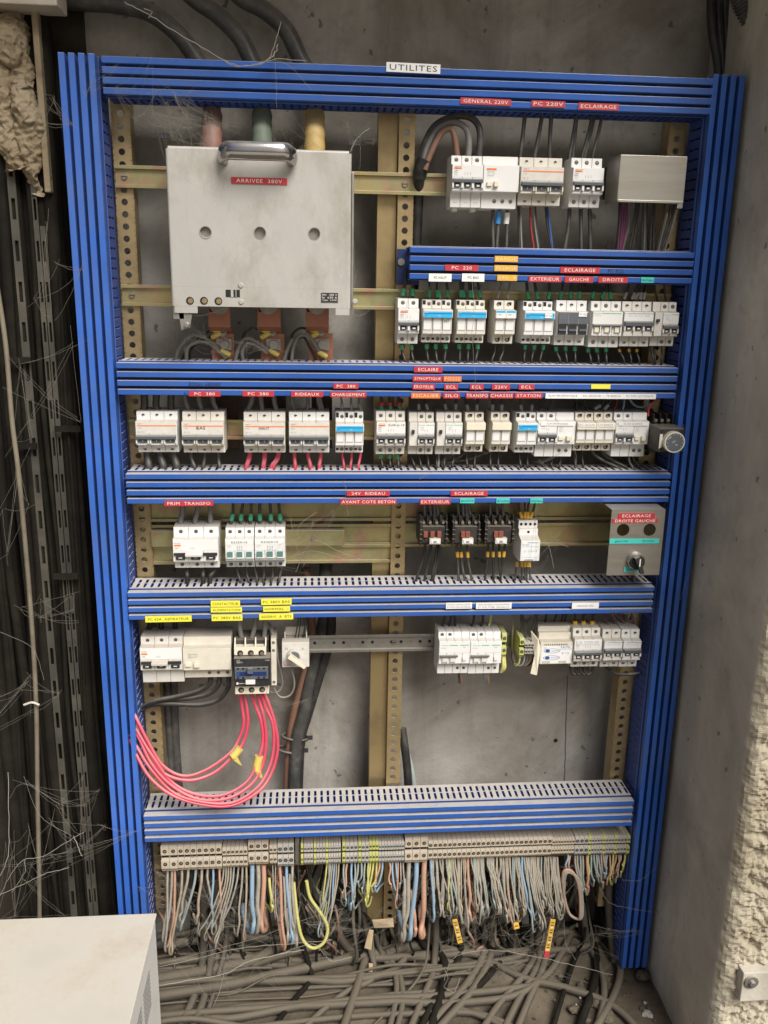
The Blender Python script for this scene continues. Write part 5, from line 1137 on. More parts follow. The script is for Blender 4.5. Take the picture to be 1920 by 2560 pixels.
# ------------------------------------------------------------------ terminal blocks
TY = -0.052
def tblock(proto_cache, key, w, h, col, name='terminal_block'):
    """one block, origin at lower back left; front profile with two screws and a centre recess"""
    if key in proto_cache: return proto_cache[key]
    g = MB(); y1 = 0.0; f = TY+0.010
    a, b = 0.0003, w-0.0003
    g.prism_x([(y1, 0), (f-0.004, 0), (f-0.006, h*0.08), (f-0.010, h*0.16), (f-0.010, h*0.46), (f-0.002, h*0.50), (f-0.002, h*0.62), (f-0.009, h*0.66), (f-0.009, h*0.95), (f-0.004, h), (y1, h)][::-1], a, b, col)
    g.cyl_y(w/2, h*0.33, min(w*0.36, 0.0040), f-0.0105, f-0.009, 'hole_black', 12); g.cyl_y(w/2, h*0.33, min(w*0.2, 0.0024), f-0.0108, f-0.0105, 'screw_metal', 8)
    g.cyl_y(w/2, h*0.81, min(w*0.36, 0.0040), f-0.0095, f-0.008, 'hole_black', 12); g.cyl_y(w/2, h*0.81, min(w*0.2, 0.0024), f-0.0098, f-0.0095, 'screw_metal', 8)
    g.box(w*0.08, w*0.92, f-0.0030, f-0.0019, h*0.505, h*0.625, 'hole_black')
    me = mesh_of(name, g); proto_cache[key] = me; return me
pc = {}
def run(x0, x1, n, y0, y1, col, label, group, hscale=1.0, dy=0.0):
    """n blocks between photo columns x0..x1, rows y0..y1 at x0"""
    a, b = at(x0, (y0+y1)/2, TY), at(x1, (y0+y1)/2, TY)
    w = (b.x-a.x)/n; zt = at(x0, y0, TY).z; zb = at(x0, y1, TY).z; h = zt-zb
    me = tblock(pc, (round(w, 5), round(h, 4), col), w, h, col)
    for i in range(n):
        o = bpy.data.objects.new('terminal_block', me); COL.objects.link(o); o.location = (a.x+i*w, -0.0095+dy, zb)
        o['label'] = label; o['category'] = 'terminal block'; o['group'] = group
        if i == 0: bev(o, 0.0004, 1)
def K(x, y): return 380+x/3.19, 2080+y/3.19
def Lc(x, y): return 900+x/2.37, 2060+y/2.37
def top(x): return 2111-(x-405)*0.0226*1.0     # upper edge of the strip
bt, gt, yt = 'beige_terminal', 'grey_terminal', 'yellow_green'
runs = [(404, 446, 2, -1, 64, bt, 'extra wide beige terminal block at the left end of the strip', 'widest beige terminal blocks'),
        (446, 556, 7, -1, 62, bt, 'beige terminal block in the left run with large screws', 'beige blocks in the left run'),
        (557, 620, 6, 7, 57, bt, 'narrow beige terminal block between the two wider beige groups', 'narrow beige blocks on the left'),
        (621, 672, 3, -8, 52, bt, 'tall raised beige terminal block above the blue and orange wires', 'tall raised beige blocks on the left'),
        (674, 693, 2, 4, 52, bt, 'slim beige terminal block right of the tall raised ones', 'slim beige blocks'),
        (694, 735, 3, 1, 58, gt, 'grey terminal block with large screws left of the end clamp', 'grey blocks with large screws'),
        (752, 759, 1, 2, 56, yt, 'yellow-green earth block first in the grey run', None),
        (760, 783, 3, 3, 54, gt, 'narrow grey terminal block between the first two earth blocks', 'grey blocks between earth blocks one'),
        (784, 791, 1, 2, 56, yt, 'yellow-green earth block second in the grey run', None),
        (791, 814, 3, 3, 54, gt, 'narrow grey terminal block between the second and third earth blocks', 'grey blocks between earth blocks two'),
        (814, 821, 1, 2, 56, yt, 'yellow-green earth block third in the grey run', None),
        (821, 852, 5, 3, 54, gt, 'narrow grey terminal block right of the third earth block', 'grey blocks after the third earth block'),
        (855, 864, 1, 1, 54, yt, 'yellow-green earth block fourth in the grey run', None),
        (864, 894, 3, 2, 54, gt, 'grey terminal block with salmon and blue wires below it', 'grey blocks over salmon and blue wires'),
        (895, 903, 1, 1, 54, yt, 'yellow-green earth block fifth in the grey run', None),
        (903, 922, 2, 2, 54, gt, 'grey terminal block just left of three earth blocks', 'grey blocks before three earth blocks'),
        (922, 946, 3, 0, 54, yt, 'yellow-green earth block in the group of three', 'group of three earth blocks'),
        (946, 1010, 9, 2, 54, gt, 'very narrow grey terminal block left of the large beige ones', 'very narrow grey blocks'),
        (1011, 1068, 3, -6, 56, bt, 'large beige terminal block above the thick blue and orange wires', 'large beige blocks in the centre'),
        (1069, 1376, 26, 2, 50, bt, 'narrow beige terminal block in the long middle run', 'long run of narrow beige blocks'),
        (1377, 1433, 8, 2, 44, bt, 'small tan terminal block right of the long middle run', 'small tan blocks'),
        (1434, 1468, 3, 0, 46, gt, 'grey terminal block just right of the tan ones', 'grey blocks after the tan ones'),
        (1468, 1475, 1, -1, 48, yt, 'yellow-green earth block, first of four at the right end', None),
        (1475, 1503, 4, 0, 46, gt, 'grey terminal block between first and second right-hand earth blocks', 'right grey blocks one'),
        (1503, 1510, 1, -1, 48, yt, 'yellow-green earth block, second of four at the right end', None),
        (1510, 1532, 3, 0, 46, gt, 'grey terminal block between second and third right-hand earth blocks', 'right grey blocks two'),
        (1532, 1539, 1, -1, 48, yt, 'yellow-green earth block, third of four at the right end', None),
        (1539, 1563, 3, 0, 46, gt, 'grey terminal block between third and fourth right-hand earth blocks', 'right grey blocks three'),
        (1563, 1571, 1, -1, 48, yt, 'yellow-green earth block, last of four at the right end', None)]
for x0, x1, n, u, v, c, lb, gr in runs:
    T = top(x0); run(x0, x1, n, T+u, T+v, c, lb, gr)
g = MB(); a, b = at(738, 2127, TY), at(749, 2165, TY); g.box(a.x, b.x, TY+0.006, -0.0095, b.z, at(740, 2104, TY).z, 'grey_steel'); g.cyl_y((a.x+b.x)/2, b.z+0.008, 0.003, TY+0.004, TY+0.006, 'screw_metal'); g.cyl_y((a.x+b.x)/2, b.z+0.025, 0.003, TY+0.004, TY+0.006, 'screw_metal')
single('end_clamp', g, 'steel end clamp in the gap between the two left terminal groups', 'end clamp', ((a.x+b.x)/2, -0.01, b.z), bevel=0.0005)
# small terminals on row 5
def blk(px0, px1, y0, y1, n, col, lb, gr):
    run(px0, px1, n, y0, y1, col, lb, gr)
blk(1252, 1264, 1580, 1641, 1, yt, 'yellow-green earth block right of the glossy white breakers', None)
blk(1296, 1308, 1592, 1640, 1, yt, 'yellow-green earth block left of the cream supply unit', None)
blk(1309, 1340, 1603, 1634, 4, gt, 'grey terminal block beside the cream supply unit', 'four grey blocks beside the supply unit')

# ------------------------------------------------------------------ device wiring
def ln(x, a, b): return a[1]+(b[1]-a[1])*(x-a[0])/(b[0]-a[0])
def WB(x): return ln(x, (255, 240), (1779, 289))     # bottom edges of the ducts in the photo
def S2(x): return ln(x, (1022, 700), (1730, 714))
def D3(x): return ln(x, (293, 992), (1690, 999))
def D4(x): return ln(x, (317, 1266), (1672, 1257))
def D5(x): return ln(x, (320, 1554), (1630, 1536))
CN = {'wire_black': 'black', 'wire_grey': 'grey', 'wire_charcoal': 'dark grey', 'wire_blue': 'pale blue', 'wire_pink': 'pink', 'wire_brown': 'brown', 'wire_red': 'red', 'wire_deepblue': 'bright blue', 'wire_purple': 'purple',
      'wire_dusty': 'dusty grey', 'wire_tan': 'tan', 'wire_salmon': 'salmon', 'wire_teal': 'grey-green', 'wire_yellowgreen': 'yellow-green', 'floor_cable': 'dusty', 'soot_cable': 'black'}
def ups(short, lst, ya, ducf, r=0.0021, k='wire_black', sl=None, dy=-0.034):
    cnt = 0
    for it in lst:
        xa, xb = it[0], it[1]; kk = it[2] if len(it) > 2 else k; yb = ducf(xb)
        q = [(xa, ya+8, dy), (xa, ya-6, dy), (xa*0.5+xb*0.5+(random.uniform(-2, 2) if abs(xa-xb) < 6 else 0), (ya+yb)/2, dy), (xb, yb-6, dy), (xb+random.uniform(-1, 1), yb-30, dy+0.002)]
        s = [(0.16, 0.16+0.22, sl, 'ferrule', 1.5)] if sl else []
        if sl == 'marker': s = [(0.14, 0.28, 'ferrule_green', 'ferrule', 1.5), (0.30, 0.42, 'ferrule_red', 'marker_sleeve', 1.7)]
        wire(q, r, kk, f'{CN[kk]} wire, {ORD[cnt]} from left, above the {short}', f'wires above the {short}', s); cnt += 1
def downs(short, lst, ya, yb, r=0.0021, k='wire_black', sl=None, dy=-0.034, de=-0.040, mk=None):
    cnt = 0
    for it in lst:
        xa, xb = it[0], it[1]; kk = it[2] if len(it) > 2 else k; rr = it[3] if len(it) > 3 else r
        q = [(xa, ya-8, dy), (xa, ya+6, dy), (xa+(xb-xa)*0.35+random.uniform(-1.5, 1.5), ya+(yb-ya)*0.5, dy-0.002), (xb, yb-2, de), (xb+(xb-xa)*0.1, yb+22, de+0.001)]
        s = [(0.14, 0.30, sl, 'ferrule', 1.5)] if sl else []
        if mk: s.append((0.20, 0.31, mk, 'marker_sleeve', 1.45))
        wire(q, rr, kk, f'{CN[kk]} wire, {ORD[cnt]} from left, below the {short}', f'wires below the {short}', s); cnt += 1
# row 1
ups('orange-striped breaker in the top row', [(1301, 1314), (1337, 1358), (1374, 1379)], 393, WB, 0.0034, 'wire_charcoal')
ups('lone three-pole breaker in the top row', [(1424, 1442), (1432, 1444), (1456, 1484), (1462, 1490), (1482, 1508)], 394, WB, 0.0028, 'wire_charcoal')
downs('residual-current block in the top row', [(1232, 1233), (1248, 1242), (1268, 1266)], 520, 616, 0.0030, 'wire_charcoal')
for (x, y0, y1, k, nm) in ((1247, 528, 560, 'ferrule_blue', 'blue'), (1268, 532, 560, 'ferrule_white', 'white')):
    g = MB(); p = [at(x, y0, -0.036), at(x-1, (y0+y1)/2, -0.036), at(x-3, y1, -0.036)]; g.tube(p, 0.0048, k, 10)
    single('cable_sleeve', g, f'{nm} plastic sleeve on a wire under the residual-current block', 'sleeve', p[0])
downs('orange-striped breaker in the top row', [(1296, 1298), (1302, 1304, 'wire_grey'), (1326, 1334, 'wire_red'), (1334, 1345, 'wire_grey'), (1338, 1348), (1364, 1378), (1369, 1381, 'wire_deepblue')], 516, 620, 0.0019, 'wire_black')
downs('lone three-pole breaker in the top row', [(1424, 1412), (1452, 1453), (1474, 1476)], 520, 622, 0.0036, 'wire_charcoal')
downs('stainless cover box', [(1549, 1541, 'wire_black'), (1552, 1544, 'wire_purple'), (1556, 1549, 'wire_purple'), (1563, 1551, 'wire_purple'), (1568, 1556, 'wire_purple'), (1578, 1556, 'wire_grey'), (1590, 1574), (1597, 1580), (1609, 1604), (1612, 1610, 'wire_grey'), (1617, 1614), (1632, 1625), (1636, 1634, 'wire_charcoal'), (1662, 1642), (1667, 1646, 'wire_grey'), (1678, 1650), (1686, 1655), (1692, 1662, 'wire_grey')], 506, 626, 0.0021, 'wire_charcoal', dy=-0.05)
# loop of three thick leads from the sleeve
for j, (pts, k, r) in enumerate((
        ([(1062, 425, -0.03), (1074, 390, -0.03), (1100, 338, -0.03), (1124, 322, -0.034), (1136, 340, -0.036), (1144, 400, -0.034)], 'wire_brown', 0.0050),
        ([(1056, 425, -0.02), (1066, 375, -0.02), (1092, 325, -0.02), (1130, 306, -0.028), (1162, 318, -0.034), (1172, 350, -0.035), (1170, 402, -0.034)], 'wire_grey', 0.0052),
        ([(1050, 425, -0.012), (1062, 360, -0.012), (1090, 312, -0.012), (1140, 291, -0.02), (1180, 296, -0.028), (1200, 330, -0.034), (1196, 402, -0.034)], 'wire_charcoal', 0.0055))):
    wire(pts, r, k, f'thick {CN[k]} lead looping over from the sleeve to the top-row breaker', 'thick leads looping in the top row', n=12, seg=8, name='thick_lead', cat='cable')
path = cr([P3(p) for p in ((1056, 400, -0.022), (1050, 430, -0.022), (1046, 470, 0.004), (1043, 540, 0.015), (1038, 640, 0.02), (1030, 760, 0.02))], 6)
t = Thing('power_cable', 'black cable with a rubber sleeve running down beside the centre upright', 'cable', path[-1])
g = MB(); g.tube(path, 0.0095, 'wire_black', 14); t.part('sheath', g)
g = MB(); g.tube([P3((1062, 398, -0.024)), P3((1054, 415, -0.022)), P3((1047, 446, -0.016))], [0.0135, 0.0125, 0.011], 'wire_black', 14); t.part('rubber_sleeve', g)
# row 2
ups('breaker with red wire markers', [(1007, 1014), (1032, 1032)], 745, S2, 0.0026, sl='ferrule_green')
ups('fuse carrier marked HT', [(1071, 1074), (1073, 1077, 'wire_grey'), (1094, 1093), (1100, 1097, 'wire_grey'), (1119, 1115)], 749, S2, 0.0022, sl='ferrule_green')
ups('fuse carrier under PC BAS', [(1152, 1152), (1160, 1158), (1176, 1173), (1182, 1181), (1202, 1194)], 749, S2, 0.0024, sl='ferrule_green')
ups('fuse carrier under the amber labels', [(1244, 1254), (1268, 1275)], 751, S2, 0.0016, 'wire_grey', sl='ferrule_grey')
ups('fuse carrier with the 10 Gg sticker and blue stripe', [(1321, 1316), (1345, 1336), (1370, 1374)], 753, S2, 0.0026, sl='ferrule_green')
ups('black-handled fuse carrier', [(1400, 1408), (1426, 1430), (1448, 1452)], 752, S2, 0.0024, sl='ferrule_green')
ups('green-striped wide breaker of the second row', [(1480, 1488), (1503, 1519), (1527, 1524)], 752, S2, 0.0024, sl='ferrule_green')
ups('blue-striped breaker with joined toggles', [(1560, 1574), (1579, 1596), (1586, 1608), (1600, 1605), (1608, 1618)], 753, S2, 0.0020, sl='ferrule_grey')
ups('last breaker of the second row', [(1643, 1636), (1664, 1660)], 755, S2, 0.0018)
YD3 = 903
downs('breaker with red wire markers', [(1005, 1012), (1029, 1033)], 860, YD3, 0.0024, sl='ferrule_green', mk='ferrule_red')
downs('fuse carrier marked HT', [(1067, 1070), (1089, 1092), (1114, 1111)], 858, YD3, 0.0025, sl='ferrule_green')
downs('fuse carrier under PC BAS', [(1148, 1149), (1171, 1169), (1194, 1189)], 858, YD3, 0.0025, sl='ferrule_green')
downs('fuse carrier under the amber labels', [(1238, 1230), (1259, 1250)], 860, YD3, 0.0016, 'wire_charcoal')
downs('fuse carrier with the 10 Gg sticker and blue stripe', [(1313, 1310), (1336, 1329), (1359, 1350)], 860, YD3, 0.0022, sl='ferrule_green')
downs('black-handled fuse carrier', [(1390, 1400), (1414, 1417), (1437, 1438)], 865, YD3, 0.0024, sl='ferrule_green')
downs('green-striped wide breaker of the second row', [(1470, 1477), (1492, 1496), (1515, 1516)], 869, YD3, 0.0024, sl='ferrule_green')
downs('blue-striped breaker with joined toggles', [(1548, 1560), (1572, 1578), (1592, 1598)], 867, YD3, 0.0019, sl=None, mk='ferrule_yellow')
downs('last breaker of the second row', [(1626, 1634), (1634, 1638), (1654, 1653)], 866, YD3, 0.0018)
# row 3
YD4 = 1168
ups('left end breaker of the third row', [(360, 360), (392, 391), (428, 428)], 1026, D3, 0.0062, 'wire_charcoal')
ups('breaker handwritten BAS', [(470, 462), (503, 496), (540, 530)], 1026, D3, 0.0044, 'wire_grey')
ups('breaker handwritten HAUT', [(622, 632), (655, 651), (690, 684)], 1026, D3, 0.0044, 'wire_grey')
ups('breaker under RIDEAUX', [(735, 729), (768, 769), (800, 794), (806, 800)], 1026, D3, 0.0034, 'wire_grey')
ups('fuse carrier under CHARGEMENT', [(855, 852), (879, 878), (902, 897)], 1028, D3, 0.0018, 'wire_grey', sl='ferrule_grey')
ups('breaker handwritten Coffret 14', [(953, 953), (976, 974), (999, 996)], 1026, D3, 0.0026, sl='marker')
ups('left green-striped breaker', [(1047, 1044), (1069, 1062)], 1028, D3, 0.0020, sl='ferrule_grey')
ups('right green-striped breaker', [(1115, 1110), (1139, 1140)], 1028, D3, 0.0020, sl='ferrule_grey')
ups('fuse carrier under TRANSFO', [(1170, 1164), (1192, 1196)], 1030, D3, 0.0022, sl='ferrule_grey')
ups('fuse carrier under CHASSIS', [(1231, 1233), (1254, 1255)], 1030, D3, 0.0022, sl='ferrule_grey')
ups('fuse carrier under STATION', [(1304, 1300), (1329, 1332)], 1030, D3, 0.0020, sl='ferrule_grey')
ups('ALIM INFORMATIQUE breaker', [(1348, 1340), (1370, 1378)], 1028, D3, 0.0018)
ups('ECL SECOURS fuse carrier', [(1440, 1444), (1464, 1463)], 1028, D3, 0.0018)
ups('TR 800KVA fuse carrier', [(1487, 1516), (1511, 1530)], 1028, D3, 0.0024, sl='ferrule_grey')
ups('PC 230V AUTOMATE breaker', [(1536, 1545, 'wire_red'), (1558, 1561, 'wire_blue')], 1028, D3, 0.0017)
wire([(1570, 990, -0.034), (1585, 1012, -0.03), (1605, 1018, -0.03), (1618, 1008, -0.03), (1622, 992, -0.03)], 0.0022, 'wire_blue', 'pale blue wire sagging in a loop left of the timer dial', seg=8)
wire([(1621, 1040, -0.05), (1622, 1022, -0.05), (1635, 1004, -0.05), (1658, 992, -0.04), (1680, 980, -0.03)], 0.0019, 'wire_pink', 'pink wire curving up from the timer contactor', seg=8)
downs('left end breaker of the third row', [(368, 372), (400, 408), (434, 442)], 1130, YD4, 0.0068, 'wire_charcoal')
downs('breaker handwritten BAS', [(478, 487), (512, 508), (546, 549)], 1131, YD4+4, 0.0036, 'wire_charcoal')
downs('breaker handwritten HAUT', [(623, 615), (626, 618), (660, 657), (664, 660), (694, 678), (698, 684)], 1131, YD4, 0.0030, 'wire_pink')
downs('breaker under RIDEAUX', [(736, 738), (770, 776), (802, 798)], 1131, YD4, 0.0036, 'wire_pink')
downs('fuse carrier under CHARGEMENT', [(856, 860), (879, 876), (901, 896)], 1131, YD4, 0.0025, 'wire_pink')
downs('breaker handwritten Coffret 14', [(952, 956), (974, 976), (993, 996)], 1136, YD4, 0.0026, sl='ferrule_green', mk='ferrule_red')
downs('left green-striped breaker', [(1028, 1036), (1047, 1052), (1068, 1071)], 1134, YD4, 0.0022)
downs('right green-striped breaker', [(1092, 1092), (1097, 1096, 'wire_grey'), (1110, 1110), (1134, 1130)], 1134, YD4, 0.0022)
downs('fuse carrier under TRANSFO', [(1167, 1168), (1189, 1186)], 1130, YD4, 0.0024)
downs('fuse carrier under CHASSIS', [(1226, 1226), (1248, 1245)], 1130, YD4, 0.0024)
downs('fuse carrier under STATION', [(1299, 1302), (1320, 1319)], 1132, YD4, 0.0022)
downs('ALIM INFORMATIQUE breaker', [(1380, 1378), (1402, 1398)], 1140, YD4, 0.0019)
downs('ECL SECOURS fuse carrier', [(1435, 1438), (1456, 1458)], 1128, YD4, 0.0020)
downs('TR 800KVA fuse carrier', [(1484, 1546), (1508, 1568)], 1128, YD4+5, 0.0026, 'wire_charcoal')
downs('PC 230V AUTOMATE breaker', [(1573, 1582, 'wire_teal'), (1584, 1600)], 1142, YD4+4, 0.0020, 'wire_charcoal')
# row 4
YD5 = 1450
ups('large breaker under PRIM TRANSFO', [(452, 456), (488, 496), (526, 526)], 1305, D4, 0.0048, 'wire_grey')
ups('left RESERVE breaker', [(578, 583), (602, 607), (626, 628)], 1305, D4, 0.0028, 'wire_charcoal', sl='ferrule_green')
ups('right RESERVE breaker', [(650, 650), (677, 675), (701, 697)], 1305, D4, 0.0028, 'wire_charcoal', sl='ferrule_green')
downs('large breaker under PRIM TRANSFO', [(470, 468), (509, 508), (538, 526)], 1418, YD5-6, 0.0042, 'wire_black')
downs('left RESERVE breaker', [(592, 601), (616, 622), (637, 643)], 1416, YD5+6, 0.0023, 'wire_charcoal')
downs('right RESERVE breaker', [(660, 658), (682, 678), (703, 698)], 1416, YD5+6, 0.0023, 'wire_charcoal')
ups('EXTERIEUR contactor', [(1064, 1062), (1077, 1074), (1090, 1086), (1098, 1092)], 1302, D4, 0.0028, 'wire_grey')
ups('gauche contactor', [(1146, 1144), (1160, 1158), (1170, 1164), (1180, 1170)], 1302, D4, 0.0028, 'wire_grey')
ups('droite contactor', [(1229, 1226), (1246, 1240), (1260, 1256)], 1302, D4, 0.0028, 'wire_grey')
ups('tall white contactor under milieu', [(1304, 1296), (1312, 1312), (1320, 1322), (1326, 1338)], 1300, D4, 0.0022, 'wire_charcoal', sl='ferrule_yellow')
downs('EXTERIEUR contactor', [(1062, 1042), (1077, 1062), (1092, 1080), (1098, 1084)], 1362, YD5-4, 0.0024)
downs('gauche contactor', [(1142, 1146), (1152, 1162), (1168, 1180)], 1362, YD5+6, 0.0023, 'wire_charcoal', mk='ferrule_yellow')
downs('droite contactor', [(1220, 1212), (1233, 1234), (1248, 1252), (1262, 1250)], 1362, YD5+4, 0.0022, mk='ferrule_yellow')
downs('tall white contactor under milieu', [(1293, 1288), (1305, 1306), (1313, 1312), (1320, 1316), (1323, 1326)], 1400, YD5+4, 0.0019, 'wire_charcoal', sl='ferrule_yellow')
wire([(1580, 1425, -0.05), (1581, 1442, -0.045), (1580, 1465, -0.04)], 0.0022, 'wire_charcoal', 'grey wire dropping from the selector plate into the duct')
# row 5
ups('PC 63A ASPIRATEUR breaker', [(372, 378), (405, 402), (440, 438)], 1582, D5, 0.0048, 'wire_black', dy=-0.02)
ups('large black contactor', [(604, 599), (630, 640), (660, 664)], 1600, D5, 0.0046, 'wire_grey', dy=-0.045)
ups('white rotary switch', [(738, 746), (746, 752), (758, 764)], 1600, D5, 0.0013, 'wire_charcoal', dy=-0.03)
ups('left glossy white breaker', [(1106, 1112), (1124, 1128), (1138, 1136)], 1570, D5, 0.0024, 'wire_black', dy=-0.03)
ups('right glossy white breaker', [(1180, 1186), (1203, 1208), (1222, 1228, 'wire_yellowgreen')], 1570, D5, 0.0024, 'wire_black', dy=-0.03)
ups('grey blocks beside the supply unit', [(1308, 1302), (1316, 1306), (1324, 1338), (1334, 1344)], 1606, D5, 0.0020, 'wire_charcoal')
ups('cream supply unit', [(1360, 1366), (1378, 1392), (1398, 1408), (1412, 1416)], 1568, D5, 0.0020, 'wire_black', dy=-0.02)
ups('230V STATION breaker', [(1437, 1438), (1458, 1459), (1480, 1482)], 1572, D5, 0.0024, 'wire_black', sl='marker2' if False else 'ferrule_green')
for i, x in enumerate((1437, 1458, 1480)):
    p = at(x, 1552, -0.036); g = MB(); g.tube([p, at(x, 1557, -0.036), at(x, 1562, -0.036)], 0.0046, 'ferrule_yellow', 10); single('marker_sleeve', g, f'{ORD[i]} yellow marker sleeve from the left above the 230V STATION breaker', 'wire marker', p, 'yellow marker sleeves')
ups('pair of blue-lined breakers', [(1522, 1512, 'wire_purple'), (1543, 1530, 'wire_purple'), (1566, 1552, 'wire_purple'), (1590, 1578, 'wire_purple')], 1574, D5, 0.0020, dy=-0.03)
for j, (x, xe, y) in enumerate(((525, 0, 1696), (548, 0, 1696), (570, 0, 1696))):
    dd = [[(528, 1690, -0.04), (522, 1712, -0.04), (495, 1728, -0.035), (440, 1742, -0.03), (390, 1752, -0.03), (355, 1768, -0.02)], [(550, 1690, -0.04), (545, 1714, -0.04), (520, 1735, -0.035), (470, 1746, -0.03), (400, 1752, -0.02), (350, 1775, -0.02)], [(572, 1690, -0.04), (570, 1720, -0.04), (545, 1750, -0.035), (500, 1762, -0.03), (430, 1760, -0.025), (380, 1762, -0.02), (345, 1778, -0.01)]][j]
    wire(dd, 0.0046, 'wire_black', f'{ORD[j]} thick black lead sweeping left below the big residual-current block', 'thick black leads sweeping left', n=12, seg=8, name='thick_lead', cat='cable')
# pink cables
pk = [[(601, 1728, -0.05), (606, 1760, -0.05), (606, 1810, -0.055), (596, 1850, -0.06), (575, 1885, -0.07), (520, 1925, -0.08), (460, 1940, -0.085), (410, 1915, -0.085), (375, 1860, -0.08), (345, 1800, -0.07), (325, 1760, -0.05)],
      [(608, 1728, -0.045), (616, 1765, -0.05), (618, 1810, -0.055), (606, 1855, -0.06), (580, 1895, -0.07), (530, 1936, -0.08), (470, 1950, -0.09), (412, 1930, -0.088), (372, 1880, -0.082), (345, 1830, -0.07), (322, 1790, -0.05)],
      [(628, 1728, -0.05), (636, 1760, -0.05), (652, 1800, -0.055), (656, 1850, -0.06), (648, 1900, -0.07), (620, 1955, -0.085), (560, 1985, -0.095), (490, 1985, -0.095), (430, 1955, -0.09), (385, 1900, -0.085), (350, 1835, -0.07), (325, 1775, -0.05)],
      [(640, 1728, -0.045), (648, 1760, -0.05), (662, 1795, -0.055), (664, 1850, -0.06), (655, 1910, -0.07), (625, 1965, -0.085), (565, 1996, -0.098), (490, 1996, -0.098), (425, 1965, -0.092), (380, 1910, -0.085), (348, 1850, -0.072), (322, 1800, -0.05)],
      [(653, 1728, -0.05), (662, 1765, -0.05), (680, 1810, -0.055), (684, 1865, -0.06), (674, 1920, -0.07), (640, 1972, -0.088), (575, 2004, -0.10), (495, 2003, -0.10), (428, 1975, -0.092), (378, 1925, -0.085), (345, 1865, -0.07), (320, 1820, -0.05)],
      [(660, 1728, -0.045), (670, 1765, -0.05), (686, 1812, -0.055), (692, 1870, -0.06), (680, 1930, -0.07), (645, 1984, -0.088), (580, 2014, -0.10), (500, 2012, -0.10), (430, 1988, -0.094), (375, 1940, -0.085), (342, 1880, -0.07), (318, 1835, -0.05)]]
for i, p in enumerate(pk):
    wire([(a+random.uniform(-3, 3), b+random.uniform(-4, 4), c) for a, b, c in p], 0.0031, 'wire_pink', f'pink cable of the big hanging loop, {ORD[i]} from the inside', 'pink cables hanging in a loop', n=12, seg=8, name='pink_cable', cat='cable')
for (x, y, x2, y2, nm) in ((600, 1870, 582, 1892, 'upper'), (648, 1890, 640, 1925, 'lower')):
    g = MB(); a = at(x, y, -0.068); b = at(x2, y2, -0.072); g.tube([a, (a+b)/2, b], [0.0085, 0.0078, 0.0085], 'lug_yellow', 10)
    c = at((x+x2)/2+6, y2+16, -0.074); g.prism_y([(b.x-0.003, b.z), (b.x+0.008, b.z+0.003), (c.x+0.006, c.z-0.004), (c.x, c.z)], -0.077, -0.0755, 'lug_yellow')
    single('tape_wrap', g, f'{nm} yellow tape tab binding the pink cables', 'tape', a)
# thin grey wires of the rotary switch
for i, p in enumerate(([(678, 1560, -0.03), (690, 1610, -0.05), (695, 1650, -0.05), (706, 1700, -0.045), (700, 1725, -0.045), (680, 1732, -0.045), (668, 1715, -0.04)], [(672, 1556, -0.03), (684, 1600, -0.05), (690, 1660, -0.055), (685, 1715, -0.055), (700, 1742, -0.055), (725, 1738, -0.055), (736, 1710, -0.055), (728, 1668, -0.05)])):
    wire(p, 0.0019, 'wire_grey', f'{("inner", "outer")[i]} thin grey wire looping between the contactor and the rotary switch', 'thin grey loops by the rotary switch', seg=8)
# little leads under the right-hand devices
for i, (x, x2, k) in enumerate(((1146, 1148, 'wire_charcoal'), (1151, 1152, 'wire_salmon'), (1212, 1213, 'wire_blue'), (1221, 1219, 'wire_salmon'))):
    wire([(x, 1672, -0.04), (x2, 1690, -0.035), (x2+1, 1700, -0.02), (x2+1, 1706, 0.0)], 0.0030, k, f'{CN[k]} lead poking out under the {("left", "right")[i//2]} glossy white breaker', 'leads under the glossy white breakers')
for i, p in enumerate(([(1256, 1640, -0.04), (1258, 1665, -0.045), (1252, 1680, -0.04)], [(1260, 1640, -0.04), (1262, 1668, -0.045), (1256, 1678, -0.04)])):
    wire(p, 0.0032, 'wire_yellowgreen', 'yellow-green earth wire beside the right glossy white breaker', 'earth wires beside the glossy white breakers')
for i, (k, x) in enumerate((('wire_yellowgreen', 1300), ('wire_teal', 1312), ('wire_grey', 1320), ('wire_salmon', 1328), ('wire_black', 1336))):
    wire([(x, 1634, -0.045), (x-2-i*1, 1655, -0.045), (x-10-i*3, 1664, -0.04), (1286-i*0.5, 1655, -0.03), (1281, 1620, -0.02), (1283, 1540, -0.02)], 0.0020, k, f'{CN[k]} wire bending left under the grey blocks beside the supply unit', 'wires bending under the small grey blocks')
for i, (a, b) in enumerate(((1438, 1455), (1450, 1470), (1460, 1482), (1426, 1446))):
    wire([(a, 1664, -0.04), (a+2, 1680, -0.042), ((a+b)/2, 1686, -0.042), (b-2, 1680, -0.042), (b, 1664, -0.04)], 0.0026, 'wire_black', f'black jumper wire, {ORD[i]} loop under the 230V STATION breaker', 'black jumper loops', seg=6)
wire([(1512, 1664, -0.04), (1530, 1680, -0.03), (1556, 1686, -0.03), (1590, 1684, -0.03), (1605, 1680, -0.02)], 0.0032, 'wire_charcoal', 'dark wire running right under the pair of blue-lined breakers', seg=8)
